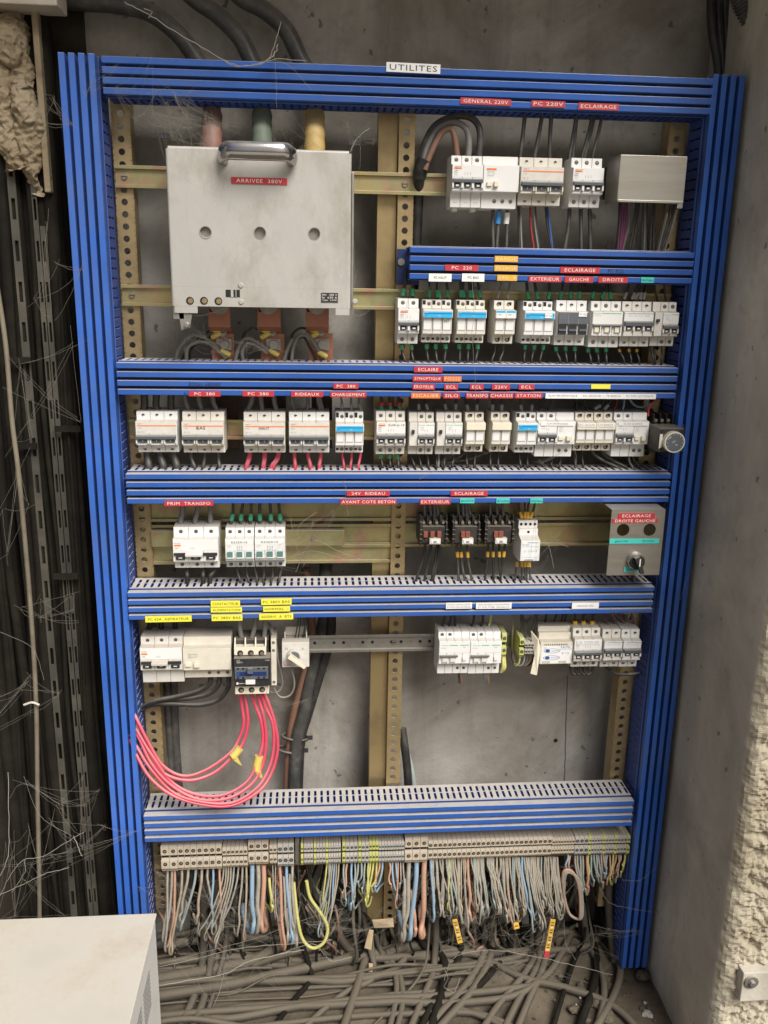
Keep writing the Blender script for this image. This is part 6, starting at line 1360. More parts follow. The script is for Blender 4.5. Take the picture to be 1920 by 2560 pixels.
# cables going down behind the rotary switch
for i, (p, r, k) in enumerate((([(815, 1400, 0.05), (812, 1470, 0.05), (808, 1560, 0.05), (775, 1700, 0.045), (760, 1780, 0.04), (742, 1850, 0.04), (735, 1960, 0.04), (732, 2100, 0.04)], 0.0125, 'wire_charcoal'),
                               ([(765, 1420, 0.06), (770, 1500, 0.055), (780, 1600, 0.05), (752, 1720, 0.05), (732, 1800, 0.05), (722, 1900, 0.05), (715, 2040, 0.05)], 0.009, 'wire_brown'),
                               ([(828, 1530, 0.045), (824, 1600, 0.045), (795, 1700, 0.045), (768, 1790, 0.045), (752, 1850, 0.045), (746, 1960, 0.045), (744, 2100, 0.045)], 0.010, 'wire_black'))):
    wire(p, r, k, f'{("thickest", "brownish", "slimmer black")[i]} cable of the bundle slanting down behind the rotary switch', 'cables slanting down behind the rotary switch', n=12, seg=8, name='power_cable', cat='cable')
for i, (x, y) in enumerate(((737, 1850), (726, 1882))):
    g = MB(); c = at(x, y, 0.035); V = [Vector((c.x+0.026*math.cos(a), c.y+0.012+0.014*math.sin(a), c.z-0.004*math.cos(a))) for a in [2*math.pi*q/20 for q in range(21)]]
    g.tube(V, 0.0032, 'wire_black', 8, caps=False); g.box(c.x+0.024, c.x+0.036, c.y+0.006, c.y+0.016, c.z-0.004, c.z+0.006, 'dark_plastic')
    single('cable_clamp', g, f'{("upper", "lower")[i]} black ring clamp round the slanting cables', 'cable clamp', c)
for i, (p, r) in enumerate((([(1005, 1820, 0.03), (1012, 1870, 0.02), (1018, 1920, 0.02), (1022, 1990, 0.02), (1025, 2080, 0.02)], 0.0085), ([(1003, 1840, 0.04), (1022, 1900, 0.03), (1034, 1960, 0.03), (1040, 2060, 0.03)], 0.006))):
    wire(p, r, 'wire_black' if i == 0 else 'wire_teal', f'{("thick black", "thinner grey-green")[i]} cable beside the centre upright above the lowest duct', 'cables beside the centre upright', n=10, seg=8, name='power_cable', cat='cable')
for i in range(3):
    wire([(402+i*16, 1700, 0.05), (404+i*16, 1780, 0.05), (412+i*14, 1870, 0.045), (418+i*14, 1960, 0.04), (420+i*14, 2060, 0.04)], 0.0085, 'wire_charcoal', f'{ORD[i]} thick dark cable from the left behind the pink loop', 'dark cables behind the pink loop', n=10, seg=8, name='power_cable', cat='cable')

# ------------------------------------------------------------------ hanging wires under the terminal strip
def hang(xt, yt, xb, yb, k, r, label, group, y0=-0.045, bow=0, loop=None, sp=0.012):
    """drops from the block, then turns up behind itself"""
    r *= 0.82; J = random.uniform; yb += J(-30, 10) if r < 0.0034 else 0; xb += J(-5, 5) if r < 0.0034 else 0; bow += J(-4, 4)
    a = (xt, yt, y0); q = [a, (xt+(xb-xt)*0.10, yt+(yb-yt)*0.25, y0-0.004), (xt+(xb-xt)*0.5+bow, yt+(yb-yt)*0.6, y0-0.006), (xb, yb-14, y0-0.004)]
    if loop is None: loop = random.choice((-1, 1))*random.uniform(5, 14)
    yd = y0+sp+random.uniform(0, 0.02)
    q[1] = (q[1][0]+J(-2, 2), q[1][1], q[1][2]); q.insert(3, (xt+(xb-xt)*0.8+J(-3, 3), yt+(yb-yt)*0.8, y0+J(-0.008, 0.002)))
    q += [(xb+loop*0.3, yb, y0+0.006), (xb+loop, yb-12, yd+0.015), (xb+loop*1.6+J(-12, 12), yb-(yb-yt)*0.35, yd+0.045), (xb+loop*2+J(-30, 30), yb-(yb-yt)*0.6, 0.055), (xt+J(-30, 30), yt-10, 0.07)]
    return wire(q, r, k, label, group, name='wire', n=7, seg=5)
cnt = {}
def hk(lst, conv, zone, group):
    for (xt, yt, xb, yb, k, r) in lst:
        x1, y1 = conv(xt, yt); x2, y2 = conv(xb, yb)
        hang(x1, y1-4, x2, y2, 'wire_'+k, r, f'{"thick " if r > 0.0042 else ""}{CN["wire_"+k]} wire hanging below {zone}', group+' '+CN['wire_'+k])
A = 'the beige blocks at the left end'
hk([(125, 310, 95, 930, 'dusty', .0030), (160, 310, 122, 950, 'dusty', .0030), (182, 310, 130, 950, 'salmon', .0032), (240, 305, 150, 955, 'tan', .0030), (290, 300, 215, 800, 'dusty', .0034), (350, 300, 240, 810, 'teal', .0033),
    (398, 300, 345, 790, 'tan', .0034), (445, 295, 470, 700, 'dusty', .0028), (487, 290, 490, 760, 'blue', .0028), (538, 285, 535, 740, 'salmon', .0028)], K, A, 'left end')
A = 'the narrow beige blocks on the left'
hk([(575, 285, 390, 900, 'dusty', .0020), (592, 285, 405, 930, 'dusty', .0020), (610, 285, 470, 850, 'dusty', .0022), (630, 285, 510, 890, 'tan', .0022), (655, 285, 525, 910, 'teal', .0023), (690, 290, 560, 860, 'dusty', .0024),
    (722, 290, 670, 880, 'dusty', .0026), (752, 290, 735, 900, 'tan', .0026)], K, A, 'narrow left')
hk([(800, 275, 808, 800, 'blue', .0056), (846, 275, 846, 800, 'dusty', .0052), (890, 275, 875, 790, 'salmon', .0058)], K, 'the tall raised beige blocks', 'raised left')
hk([(962, 275, 990, 700, 'dusty', .0014), (985, 275, 1000, 760, 'dusty', .0014), (935, 380, 965, 700, 'yellowgreen', .0036), (1018, 285, 1070, 940, 'salmon', .0038), (1052, 370, 1095, 900, 'dusty', .0030), (1072, 285, 1108, 960, 'blue', .0038), (1120, 285, 1165, 930, 'dusty', .0036), (1100, 350, 1130, 860, 'dusty', .0030)], K, 'the grey blocks with large screws', 'grey large')
hk([(1395, 260, 1330, 780, 'yellowgreen', .0020), (1412, 260, 1320, 830, 'teal', .0022), (1425, 260, 1345, 760, 'dusty', .0020), (1440, 260, 1365, 850, 'dusty', .0020), (1455, 262, 1385, 850, 'blue', .0022), (1470, 262, 1400, 800, 'dusty', .0020), (1490, 262, 1415, 790, 'tan', .0020)], K, 'the grey blocks after the third earth block', 'grey fan')
wire([K(1232, 390)+(-0.05,), K(1260, 520)+(-0.05,), K(1340, 640)+(-0.05,), K(1400, 760)+(-0.055,), K(1370, 880)+(-0.06,), K(1280, 925)+(-0.06,), K(1200, 850)+(-0.055,), K(1160, 680)+(-0.05,), K(1130, 400)+(-0.03,)], 0.0035, 'wire_yellowgreen', 'yellow-green wire hanging in a wide U between the two left terminal groups', seg=8)
hk([(1530, 265, 1540, 590, 'teal', .0024), (1555, 265, 1530, 620, 'salmon', .0026), (1592, 260, 1580, 590, 'blue', .0028), (1618, 260, 1600, 600, 'teal', .0024), (1645, 260, 1620, 600, 'teal', .0024)], K, 'the fourth earth block', 'fourth earth')
hk([(8, 235, -20, 440, 'teal', .0024), (30, 235, 0, 460, 'teal', .0024), (50, 235, 25, 470, 'yellowgreen', .0024), (62, 235, 38, 475, 'yellowgreen', .0025), (80, 235, 48, 478, 'yellowgreen', .0026), (100, 235, 60, 470, 'yellowgreen', .0024), (116, 235, 80, 440, 'salmon', .0024), (133, 235, 98, 445, 'blue', .0026),
    (175, 235, 190, 450, 'salmon', .0024), (192, 235, 208, 440, 'blue', .0026), (212, 235, 222, 420, 'blue', .0022), (225, 235, 210, 490, 'salmon', .0022), (240, 235, 225, 440, 'dusty', .0020), (255, 235, 250, 460, 'dusty', .0020)], Lc, 'the three grouped earth blocks and the very narrow grey ones', 'earth three')
hk([(290, 235, 262, 690, 'dusty', .0054), (270, 330, 252, 680, 'dusty', .0050), (335, 225, 300, 680, 'blue', .0060), (382, 222, 360, 670, 'salmon', .0066), (305, 400, 330, 660, 'salmon', .0048)], Lc, 'the large beige blocks in the centre', 'centre large')
long_ = [(418, 445, 600, 'blue', .0034), (436, 430, 470, 'teal', .0024), (455, 470, 590, 'dusty', .0026), (488, 480, 560, 'dusty', .0026), (520, 545, 580, 'dusty', .0022), (530, 520, 560, 'yellowgreen', .0022), (541, 560, 590, 'teal', .0022), (552, 575, 560, 'dusty', .0022),
         (582, 610, 620, 'dusty', .0038), (612, 630, 600, 'dusty', .0030), (638, 650, 610, 'salmon', .0036), (672, 700, 560, 'dusty', .0024), (684, 718, 600, 'teal', .0024), (696, 735, 570, 'dusty', .0024), (708, 720, 590, 'dusty', .0022), (722, 745, 560, 'teal', .0024),
         (762, 820, 590, 'dusty', .0026), (776, 832, 600, 'dusty', .0026), (790, 838, 590, 'tan', .0024), (810, 868, 615, 'dusty', .0028), (836, 880, 620, 'dusty', .0026), (848, 892, 600, 'dusty', .0026), (862, 905, 600, 'dusty', .0024), (874, 912, 610, 'salmon', .0024), (888, 925, 600, 'tan', .0024),
         (918, 930, 520, 'teal', .0024), (934, 980, 540, 'dusty', .0024), (960, 1010, 600, 'blue', .0030), (972, 1025, 610, 'teal', .0026), (985, 1030, 620, 'teal', .0026), (1000, 1060, 600, 'dusty', .0024), (1012, 1075, 620, 'dusty', .0026), (1024, 1090, 630, 'dusty', .0026), (1036, 1080, 560, 'dusty', .0022), (1050, 1100, 520, 'dusty', .0024),
         (1100, 1130, 540, 'dusty', .0024), (1115, 1140, 560, 'tan', .0024), (1128, 1165, 565, 'dusty', .0026), (1145, 1172, 570, 'dusty', .0028), (1155, 1185, 570, 'dusty', .0028), (1168, 1190, 560, 'dusty', .0028)]
hk([(a, 205+random.uniform(-3, 3), b, c, k, r) for a, b, c, k, r in long_], Lc, 'the long middle run of beige blocks', 'long run')
hk([(a+random.uniform(-4, 4), 205, a+random.uniform(0, 60), random.uniform(420, 600), random.choice(('dusty', 'dusty', 'tan', 'teal')), .0022) for a in range(430, 1180, 19)], Lc, 'the long middle run of beige blocks', 'long run')
hk([(1232, 190, 1215, 330, 'blue', .0026), (1245, 195, 1240, 330, 'salmon', .0026)], Lc, 'the small tan blocks', 'tan')
for i, (dx, k) in enumerate(((0, 'wire_teal'), (7, 'wire_dusty'), (-6, 'wire_salmon'))):
    wire([Lc(1205+dx, 330)+(-0.05,), Lc(1215+dx, 285+dx)+(-0.055,), Lc(1250, 282+dx)+(-0.055,), Lc(1290+dx, 330)+(-0.055,), Lc(1308+dx, 420)+(-0.05,), Lc(1310+dx, 540)+(-0.045,), Lc(1290, 562)+(-0.04,), Lc(1240, 530)+(-0.03,), Lc(1210, 430)+(-0.03,), Lc(1205+dx, 340)+(-0.035,)], 0.0030, k, f'{CN[k]} wire coiled in a tall loop under the small tan blocks', 'coiled loop under the tan blocks', seg=8)
hk([(1275, 195, 1315, 410, 'dusty', .0024), (1288, 195, 1322, 420, 'dusty', .0026), (1305, 195, 1330, 425, 'teal', .0026), (1320, 195, 1340, 420, 'dusty', .0026), (1345, 195, 1345, 420, 'salmon', .0034), (1352, 195, 1350, 410, 'yellowgreen', .0024), (1370, 190, 1395, 390, 'teal', .0026), (1385, 190, 1410, 385, 'teal', .0026), (1400, 190, 1425, 380, 'teal', .0026), (1412, 190, 1440, 370, 'dusty', .0026), (1428, 190, 1450, 370, 'teal', .0024),
    (1440, 190, 1458, 340, 'salmon', .0022), (1452, 190, 1462, 350, 'dusty', .0022), (1465, 190, 1466, 350, 'blue', .0024), (1480, 190, 1476, 345, 'salmon', .0024), (1500, 190, 1490, 350, 'yellowgreen', .0026), (1518, 190, 1500, 330, 'salmon', .0022), (1532, 190, 1510, 330, 'dusty', .0024), (1545, 190, 1520, 325, 'salmon', .0024), (1568, 190, 1545, 320, 'yellowgreen', .0026), (1575, 190, 1550, 330, 'yellowgreen', .0024)], Lc, 'the grey and earth blocks at the right end', 'right end')
# dark bundle wires rising behind the strip, from the blocks down into the cables on the floor
for i in range(80):
    x = random.uniform(420, 1500); k = random.choice(('floor_cable', 'soot_cable', 'floor_cable', 'wire_brown', 'soot_cable'))
    xb = x+random.uniform(-60, 60); yb = random.uniform(2330, 2460)
    wire([(x, 2130+random.uniform(0, 60), 0.02), (x+random.uniform(-25, 25), 2230, 0.03+random.uniform(-.02, .02)), (x+(xb-x)*0.6, 2300, 0.03+random.uniform(-.03, .02)), (xb, yb, 0.02+random.uniform(-.05, .02)), (xb+random.uniform(-60, 60), yb+30, 0.0), (xb+random.uniform(-150, 150), yb+60, 0.03)], random.choice((.0025, .003, .004)), k, f'{CN[k]} wire in the tangle behind the hanging wires', 'tangle of dusty wires behind ' + CN[k], seg=5, wt=0.01)
# yellow cable markers and paper tags hanging in the wiring
for i, (x, y, x2, y2, s) in enumerate(((1137, 2300, 1151, 2358, 'first'), (1290, 2308, 1293, 2322, 'second'), (1383, 2300, 1366, 2390, 'third'))):
    g = MB(); a, b = at(x, y, -0.062), at(x2, y2, -0.064); d = (b-a).normalized(); nn = Vector((-d.z, 0, d.x))*0.0052
    V = [a-nn, a+nn, b+nn, b-nn]; g.add([tuple(v) for v in V]+[(v.x, v.y+0.0025, v.z) for v in V], [(0, 1, 2, 3), (7, 6, 5, 4), (0, 4, 5, 1), (1, 5, 6, 2), (2, 6, 7, 3), (3, 7, 4, 0)], 'ferrule_yellow')
    L_ = (b-a).length; m_ = int(L_/0.006)
    for q in range(1, m_):
        p = a+d*(q*0.006); e = nn*0.6
        V = [p-e-d*0.0011, p+e-d*0.0011, p+e+d*0.0011, p-e+d*0.0011]; g.add([(v.x, v.y-0.0006, v.z) for v in V], [(0, 1, 2, 3)], 'print_black' if q % 3 else 'print_white')
    if i == 2:
        V = [b-nn-d*0.012, b+nn-d*0.012, b+nn*1.05+d*0.003, b-nn*1.05+d*0.003]; g.add([(v.x, v.y-0.001, v.z) for v in V]+[(v.x, v.y+0.003, v.z) for v in V], [(0, 1, 2, 3), (7, 6, 5, 4), (0, 4, 5, 1), (1, 5, 6, 2), (2, 6, 7, 3), (3, 7, 4, 0)], 'ferrule_red')
    single('marker_strip', g, f'{("yellow marker strip hanging left under the long beige run", "short yellow marker tag under the middle of the long beige run", "long yellow and white marker strip with a red tip")[i]}', 'cable marker', a)
for i, p in enumerate(([(930, 2300), (983, 2296), (985, 2318), (936, 2320)], [(923, 2324), (934, 2326), (928, 2375), (911, 2370)], [(922, 2408), (932, 2410), (932, 2440), (922, 2440)])):
    g = MB(); V = [at(x, y, -0.045+0.002*j) for j, (x, y) in enumerate(p)]; g.add([tuple(v) for v in V]+[(v.x, v.y+0.0008, v.z) for v in V], [(0, 3, 2, 1), (4, 5, 6, 7), (0, 1, 5, 4), (1, 2, 6, 5), (2, 3, 7, 6), (3, 0, 4, 7)], 'paper_tan')
    if i == 0:
        c = (V[0]+V[1]+V[2]+V[3])/4; g.text('chassis', c.x, c.z, 0.024, 0.004, c.y-0.003, 'print_grey', 0.05)
    single('paper_tag', g, ('wide tan paper tag with faint writing', 'narrow crumpled tan paper strip below the wide tag', 'small tan tape band on a cable near the floor')[i], 'paper tag', V[0])

# ------------------------------------------------------------------ cables on and above the floor
def fl(pts, r, label, k='floor_cable', grp='dusty cables lying along the floor'):
    path = []
    for p in pts:
        path.append(at(p[0], p[1], p[2]))
    path = cr([Vector((v.x, v.y, max(v.z, r+0.004))) for v in path], 8)
    g = MB(); g.tube(path, r, k, 12); return single('power_cable', g, label, 'cable', path[0], grp)
FC = [([(360, 2470, -0.02), (560, 2430, -0.02), (700, 2385, 0.02), (860, 2370, 0.04)], .014), ([(380, 2545, -0.08), (560, 2500, -0.06), (720, 2475, -0.03), (880, 2440, 0.0), (1040, 2400, 0.03)], .014),
      ([(380, 2500, -0.04), (520, 2440, -0.02), (640, 2400, 0.0), (720, 2350, 0.03)], .018), ([(590, 2560, -0.14), (740, 2545, -0.12), (900, 2535, -0.11), (1080, 2540, -0.11), (1280, 2530, -0.10), (1340, 2510, -0.08)], .010),
      ([(520, 2545, -0.12), (620, 2535, -0.11), (760, 2540, -0.11), (980, 2528, -0.10), (1180, 2515, -0.08)], .008), ([(760, 2482, -0.05), (850, 2505, -0.06), (940, 2500, -0.05), (1000, 2460, -0.02)], .010),
      ([(1020, 2380, 0.03), (1100, 2395, 0.02), (1200, 2425, 0.0), (1340, 2470, 0.0), (1430, 2465, 0.0), (1480, 2430, 0.02)], .011), ([(900, 2500, -0.05), (1050, 2480, -0.04), (1180, 2470, -0.03), (1300, 2455, -0.01)], .010),
      ([(1180, 2440, 0.0), (1260, 2500, -0.05), (1320, 2530, -0.08), (1420, 2565, -0.11)], .010), ([(980, 2440, 0.0), (1100, 2450, -0.01), (1180, 2500, -0.06), (1130, 2560, -0.13)], .008),
      ([(860, 2420, 0.0), (1000, 2430, 0.0), (1120, 2420, 0.01), (1240, 2400, 0.03)], .011), ([(1000, 2545, -0.12), (1120, 2548, -0.13), (1280, 2540, -0.12), (1360, 2500, -0.07), (1395, 2440, -0.02)], .010),
      ([(700, 2560, -0.16), (860, 2552, -0.15), (1050, 2556, -0.15), (1200, 2566, -0.16)], .008), ([(380, 2420, 0.02), (480, 2415, 0.02), (620, 2450, 0.0), (800, 2460, -0.01)], .010),
      ([(1120, 2330, 0.06), (1260, 2400, 0.06), (1400, 2440, 0.05), (1560, 2430, 0.05)], .010), ([(1280, 2380, 0.07), (1380, 2430, 0.06), (1480, 2470, 0.03)], .009)]
rc = random.Random(5)
for i in range(14):
    xa = rc.uniform(380, 1150); ya = rc.uniform(2400, 2540); L_ = rc.uniform(200, 520); Yd = 0.06-(ya-2380)/200*0.2
    FC.append(([(xa, ya, Yd), (xa+L_*0.35, ya+rc.uniform(-80, 60), Yd), (xa+L_*0.7, ya+rc.uniform(-90, 60), Yd+0.02), (xa+L_, ya-rc.uniform(0, 60), min(0.07, Yd+0.05))], rc.choice((.003, .004, .004, .006, .009))))
for i, (p, r) in enumerate(FC):
    r *= 0.76; a, b = p[0], p[-1]
    p = [(200, a[1]+rc.uniform(-30, 60), a[2]-0.02)] + ([((a[0]+200)/2, a[1]+rc.uniform(-40, 40), a[2])] if a[0] > 600 else []) + [(a[0]-90, a[1]+rc.uniform(-10, 20), a[2])] + p
    if b[1] < 2520: p = p + [(b[0]+30, b[1]-40, 0.06), (b[0]+rc.uniform(20, 60), b[1]-150, 0.075), (b[0]+rc.uniform(0, 50), 2130, 0.06)]
    else: p = p + [(b[0]+120, b[1]+50, b[2]-0.06), (b[0]+250, 2780, -0.32)]
    fl(p, r, f'dusty grey cable lying in the heap of cables on the floor')
VC = [([(505, 2200, 0.02), (510, 2340, 0.0), (500, 2440, -0.03), (470, 2560, -0.12)], .009, 'left cable of the dusty pair dropping under the left terminal group'), ([(540, 2200, 0.02), (535, 2340, 0.0), (520, 2460, -0.04), (500, 2560, -0.12)], .009, 'right cable of the dusty pair dropping under the left terminal group'),
      ([(570, 2250, 0.02), (565, 2360, 0.0), (540, 2480, -0.05), (520, 2570, -0.12)], .006, 'slim dusty cable just right of the dusty pair'), ([(755, 2360, 0.0), (778, 2430, -0.03), (770, 2490, -0.06), (735, 2530, -0.10)], .006, 'slim dark cable bending left at the floor in the left half'),
      ([(830, 2310, 0.03), (870, 2370, 0.02), (905, 2430, 0.0), (908, 2480, -0.02)], .010, 'thick cable slanting down right below the fan of thin wires'), ([(905, 2200, 0.02), (915, 2330, 0.01), (935, 2420, -0.02), (925, 2500, -0.06), (860, 2530, -0.09)], .007, 'cable passing the tan paper tag on its left'),
      ([(925, 2220, 0.03), (935, 2320, 0.02), (960, 2410, 0.0), (985, 2500, -0.04)], .007, 'first of two parallel cables right of the tan paper tags'), ([(940, 2220, 0.03), (955, 2330, 0.02), (975, 2420, 0.0), (1000, 2520, -0.06)], .007, 'second of two parallel cables right of the tan paper tags'),
      ([(1040, 2300, 0.03), (1060, 2360, 0.02), (1100, 2420, 0.0), (1110, 2500, -0.05)], .010, 'thick dark cable slanting right under the large centre blocks'), ([(1075, 2220, -0.02), (1072, 2340, -0.03), (1060, 2420, -0.06), (1010, 2510, -0.10)], .003, 'thin dusty wire sweeping down left under the centre'),
      ([(1085, 2220, 0.0), (1090, 2330, 0.0), (1085, 2420, -0.02), (1080, 2500, -0.05)], .008, 'straight dusty cable with a pale tag, under the centre'), ([(1150, 2260, 0.02), (1152, 2360, 0.01), (1148, 2420, 0.0), (1130, 2480, -0.04)], .008, 'black cable carrying the first yellow marker strip'),
      ([(1215, 2270, 0.02), (1212, 2360, 0.01), (1195, 2470, -0.03), (1150, 2540, -0.10)], .009, 'left cable of the pair curving left at the floor'), ([(1235, 2270, 0.02), (1230, 2360, 0.01), (1215, 2480, -0.03), (1170, 2548, -0.11)], .009, 'right cable of the pair curving left at the floor'),
      ([(1280, 2260, 0.03), (1278, 2360, 0.02), (1265, 2440, 0.0), (1210, 2520, -0.07)], .008, 'dark cable below the second yellow marker'), ([(1335, 2280, 0.0), (1330, 2360, 0.0), (1335, 2440, -0.01), (1300, 2520, -0.07)], .008, 'first cable of the taped bundle under the long marker strip'),
      ([(1350, 2280, -0.01), (1346, 2360, -0.01), (1345, 2440, -0.02), (1330, 2500, -0.06)], .008, 'second cable of the taped bundle under the long marker strip'), ([(1365, 2280, 0.0), (1360, 2360, 0.0), (1355, 2430, -0.01), (1350, 2500, -0.05)], .008, 'third cable of the taped bundle under the long marker strip'),
      ([(1430, 2280, 0.05), (1450, 2360, 0.05), (1470, 2440, 0.03), (1480, 2540, -0.05)], .009, 'dark cable in the gap right of the taped bundle'), ([(1455, 2260, 0.02), (1470, 2360, 0.01), (1480, 2450, -0.02), (1500, 2540, -0.09)], .008, 'grey cable curving down toward the rubble at the right'),
      ([(1495, 2240, 0.04), (1490, 2300, 0.04), (1470, 2360, 0.04), (1462, 2420, 0.04)], .006, 'bent dark cable in front of the right upright'), ([(1522, 2150, 0.0), (1522, 2280, -0.01), (1535, 2400, -0.03), (1545, 2480, -0.06), (1530, 2570, -0.12)], .009, 'rightmost grey cable, hanging beside the right blue duct')]
for p, r, lb in VC:
    e = p[-1]; e0 = p[-2]; p = p + [(e[0]+(e[0]-e0[0])*1.2-30, e[1]+70, e[2]-0.09), (e[0]+(e[0]-e0[0])*2-110, 2780, -0.32)]
    fl(p, r*0.9, lb, 'soot_cable' if 'dark' in lb or 'black' in lb else 'floor_cable', 'dusty cables dropping from the strip to the floor')
g = MB(); path = [at(1348, y, -0.012) for y in (2400, 2412, 2425, 2440)]; g.tube(path, [0.026, 0.030, 0.027, 0.024], 'floor_cable', 14)
for j, v in enumerate(g.v): v.x += 0.004*noise.noise(v*60); v.z += 0.004*noise.noise(v*50+Vector((3, 3, 3)))
single('tape_wrap', g, 'crinkled grey tape binding the three cables near the floor', 'tape', path[0])
# rubble
for i in range(40):
    px, py = random.uniform(1380, 1700), random.uniform(2440, 2556)
    p = atz(px, py, 0.004)
    if p.y > WALL_Y-0.02 or p.x > XW-0.02: continue
    r = random.choice((.002, .003, .003, .004, .006, .010)); g = MB(); k = random.choice(('concrete_dirt', 'concrete_dirt', 'concrete_dirt', 'concrete_smooth'))
    import bmesh
    bm = bmesh.new(); bmesh.ops.create_icosphere(bm, subdivisions=2, radius=r)
    for v in bm.verts: v.co = v.co*(1+0.9*noise.noise(v.co*200+Vector((i*3, 0, 0)))); v.co.z *= 0.6
    g.add([tuple(v.co+p) for v in bm.verts], [tuple(v.index for v in f.verts) for f in bm.faces], k); bm.free()
    single('rubble_chip', g, 'small chip of broken concrete lying on the dusty floor', 'rubble', p, 'chips of rubble on the floor')
for (px, py, r) in ((1492, 2505, .016), (1515, 2540, .018), (1610, 2440, .014), (1455, 2480, .014)):
    p = atz(px, py, 0.006); bm = bmesh.new(); bmesh.ops.create_icosphere(bm, subdivisions=3, radius=r)
    for v in bm.verts: v.co = v.co*(1+0.5*noise.noise(v.co*40+Vector((px, 0, 0)))+0.2*noise.noise(v.co*150)); v.co.z *= 0.5
    g = MB(); g.add([tuple(v.co+p) for v in bm.verts], [tuple(v.index for v in f.verts) for f in bm.faces], 'concrete_dirt'); bm.free()
    single('rubble_lump', g, 'larger dusty lump of broken concrete on the floor at the right', 'rubble', p, 'larger lumps of rubble')

# ------------------------------------------------------------------ cream cabinet, lower left
cz_ = 0.0
CY_ = -0.20
c0 = at(392, 2282, CY_); CX = c0.x; CZ = c0.z
t = Thing('cabinet', 'cream painted metal cabinet with a stained top at the lower left', 'cabinet', (CX-0.3, CY_-0.2, 0))
g = MB(); g.box(CX-0.62, CX, CY_-0.55, CY_, CZ-0.004, CZ, 'cabinet_paint'); t.part('stained_lid', g, bevel=0.002); g = MB(); g.box(CX-0.62, CX-0.003, CY_-0.55, CY_-0.002, 0.01, CZ-0.0045, 'cabinet_lit_paint'); t.part('casing', g, bevel=0.002)
g = MB(); zz = CZ-0.045
for gr in range(4):
    for q in range(9):
        z0 = CZ-0.055-q*0.0085-gr*0.004; y0 = CY_-0.075-gr*0.075
        g.add([(CX-0.0028, y0-0.058, z0-0.0030), (CX-0.0028, y0, z0-0.0030), (CX-0.0028, y0, z0), (CX-0.0028, y0-0.058, z0)], [(0, 1, 2, 3)], 'hole_black')
t.part('vent_slots', g)
# ------------------------------------------------------------------ left recess: trays, cables, foam
def tray_strip(px, py, w, y, label, zt, zb, k, tilt=0):
    c = at(px, py, y); g = MB(); x0 = c.x; z = zb
    t = Thing('perforated_strip', label, 'cable tray', (x0, y, zb), 'slotted cable tray strips in the left recess')
    p = 0.066
    while z < zt:
        z1 = min(z+p*0.5, zt); g.box(x0, x0+w, y, y+0.002, z, z1, k)
        if z1 < zt: g.box(x0, x0+w*0.28, y, y+0.002, z1, min(z+p, zt), k); g.box(x0+w*0.75, x0+w, y, y+0.002, z1, min(z+p, zt), k)
        z += p
    t.part('slotted_strip', g)
ZTOP = at(100, -60).z
defm('tray_steel', (0.075, 0.068, 0.052), 0.75, dirt=0.5, dirtcol=(0.012, 0.010, 0.008), scale=4, vary=0.5)
tray_strip(34, 640, 0.013, -0.012, 'slotted steel strip nearest the left edge', ZTOP, 0.02, 'tray_steel')
tray_strip(90, 640, 0.0085, -0.008, 'slotted steel strip in the middle of the dark cables', ZTOP, 0.02, 'tray_steel')
tray_strip(126, 900, 0.0085, -0.006, 'slotted steel strip nearest the left blue duct', at(120, 560).z, 0.02, 'tray_steel')
p0 = at(82, 100, -0.02); g = MB(); g.box(p0.x, p0.x+0.010, -0.02, 0.03, at(90, 480, -0.02).z, ZTOP, 'foam_dirty'); single('timber_post', g, 'pale flaking vertical post at the upper left', 'post', (p0.x, -0.02, at(90, 480, -0.02).z), bevel=0.002)
p0 = at(0, 8, -0.06); p1 = at(142, 3, -0.06); g = MB(); g.box(p0.x-0.25, p1.x, -0.06, 0.0, p0.z, p0.z+0.05, 'cabinet_paint'); single('ceiling_batten', g, 'white batten along the very top left corner', 'batten', (p0.x, -0.06, p0.z), bevel=0.002)
rs = random.Random(3)
for i in range(86):
    x = -90+i*3.4+rs.uniform(-3, 3) if i < 80 else rs.uniform(0, 170); y = rs.uniform(0.0, 0.08); r = rs.choice((.004, .005, .006, .008, .010, .012))
    c = at(x+10, 1000, y)
    if c.x > ducts['left'][1]-0.012: continue
    zs = [2.15, 1.8, 1.5, 1.2, 0.9, 0.6, 0.3, 0.0]; dr = rs.uniform(-0.015, 0.03)
    path = cr([Vector((c.x+rs.uniform(-.006, .006)+dr*(1.2-z)*0.5, y+rs.uniform(-.004, .004), z)) for z in zs], 6)
    g = MB(); g.tube(path, r, 'soot_cable', 10); single('soot_cable', g, 'soot-black vertical cable in the dark bundle left of the blue frame', 'cable', path[-1], 'black cables in the left recess')
wire([(-10, 700, -0.03), (14, 860, -0.04), (30, 1050, -0.045), (48, 1200, -0.05), (75, 1500, -0.05), (90, 1750, -0.05), (94, 2000, -0.05), (98, 2200, -0.05), (100, 2420, -0.05)], 0.0042, 'paper_dull', 'single pale tan cable running down among the black ones', seg=8, name='tan_cable', cat='cable')
wire([(150, 690, -0.01), (165, 1000, -0.01), (180, 1200, -0.01), (200, 1500, -0.01), (215, 1800, -0.01)], 0.0030, 'soot_cable', 'thin dark cable close to the left blue duct', seg=8)
for i, (x, y) in enumerate(((60, 1760), (45, 900), (170, 1072), (165, 1440), (60, 1115))):
    c = at(x, y, -0.02); g = MB(); g.box(c.x-0.022, c.x+0.022, -0.024, -0.018, c.z-0.005, c.z+0.005, 'soot_cable'); 
    if i == 0: g = MB(); g.tube(cr([at(60, 1762, -0.06), at(80, 1756, -0.062), at(98, 1762, -0.06)], 5), 0.0022, 'white_plastic')
    single('cable_tie', g, ('white cable tie round the tan cable', 'dark strap over the leftmost cables, high up', 'dark strap close to the blue duct at the height of the third row', 'dark strap close to the blue duct at the height of the fourth row', 'dark strap left of the slotted middle strip')[i], 'cable tie', c)
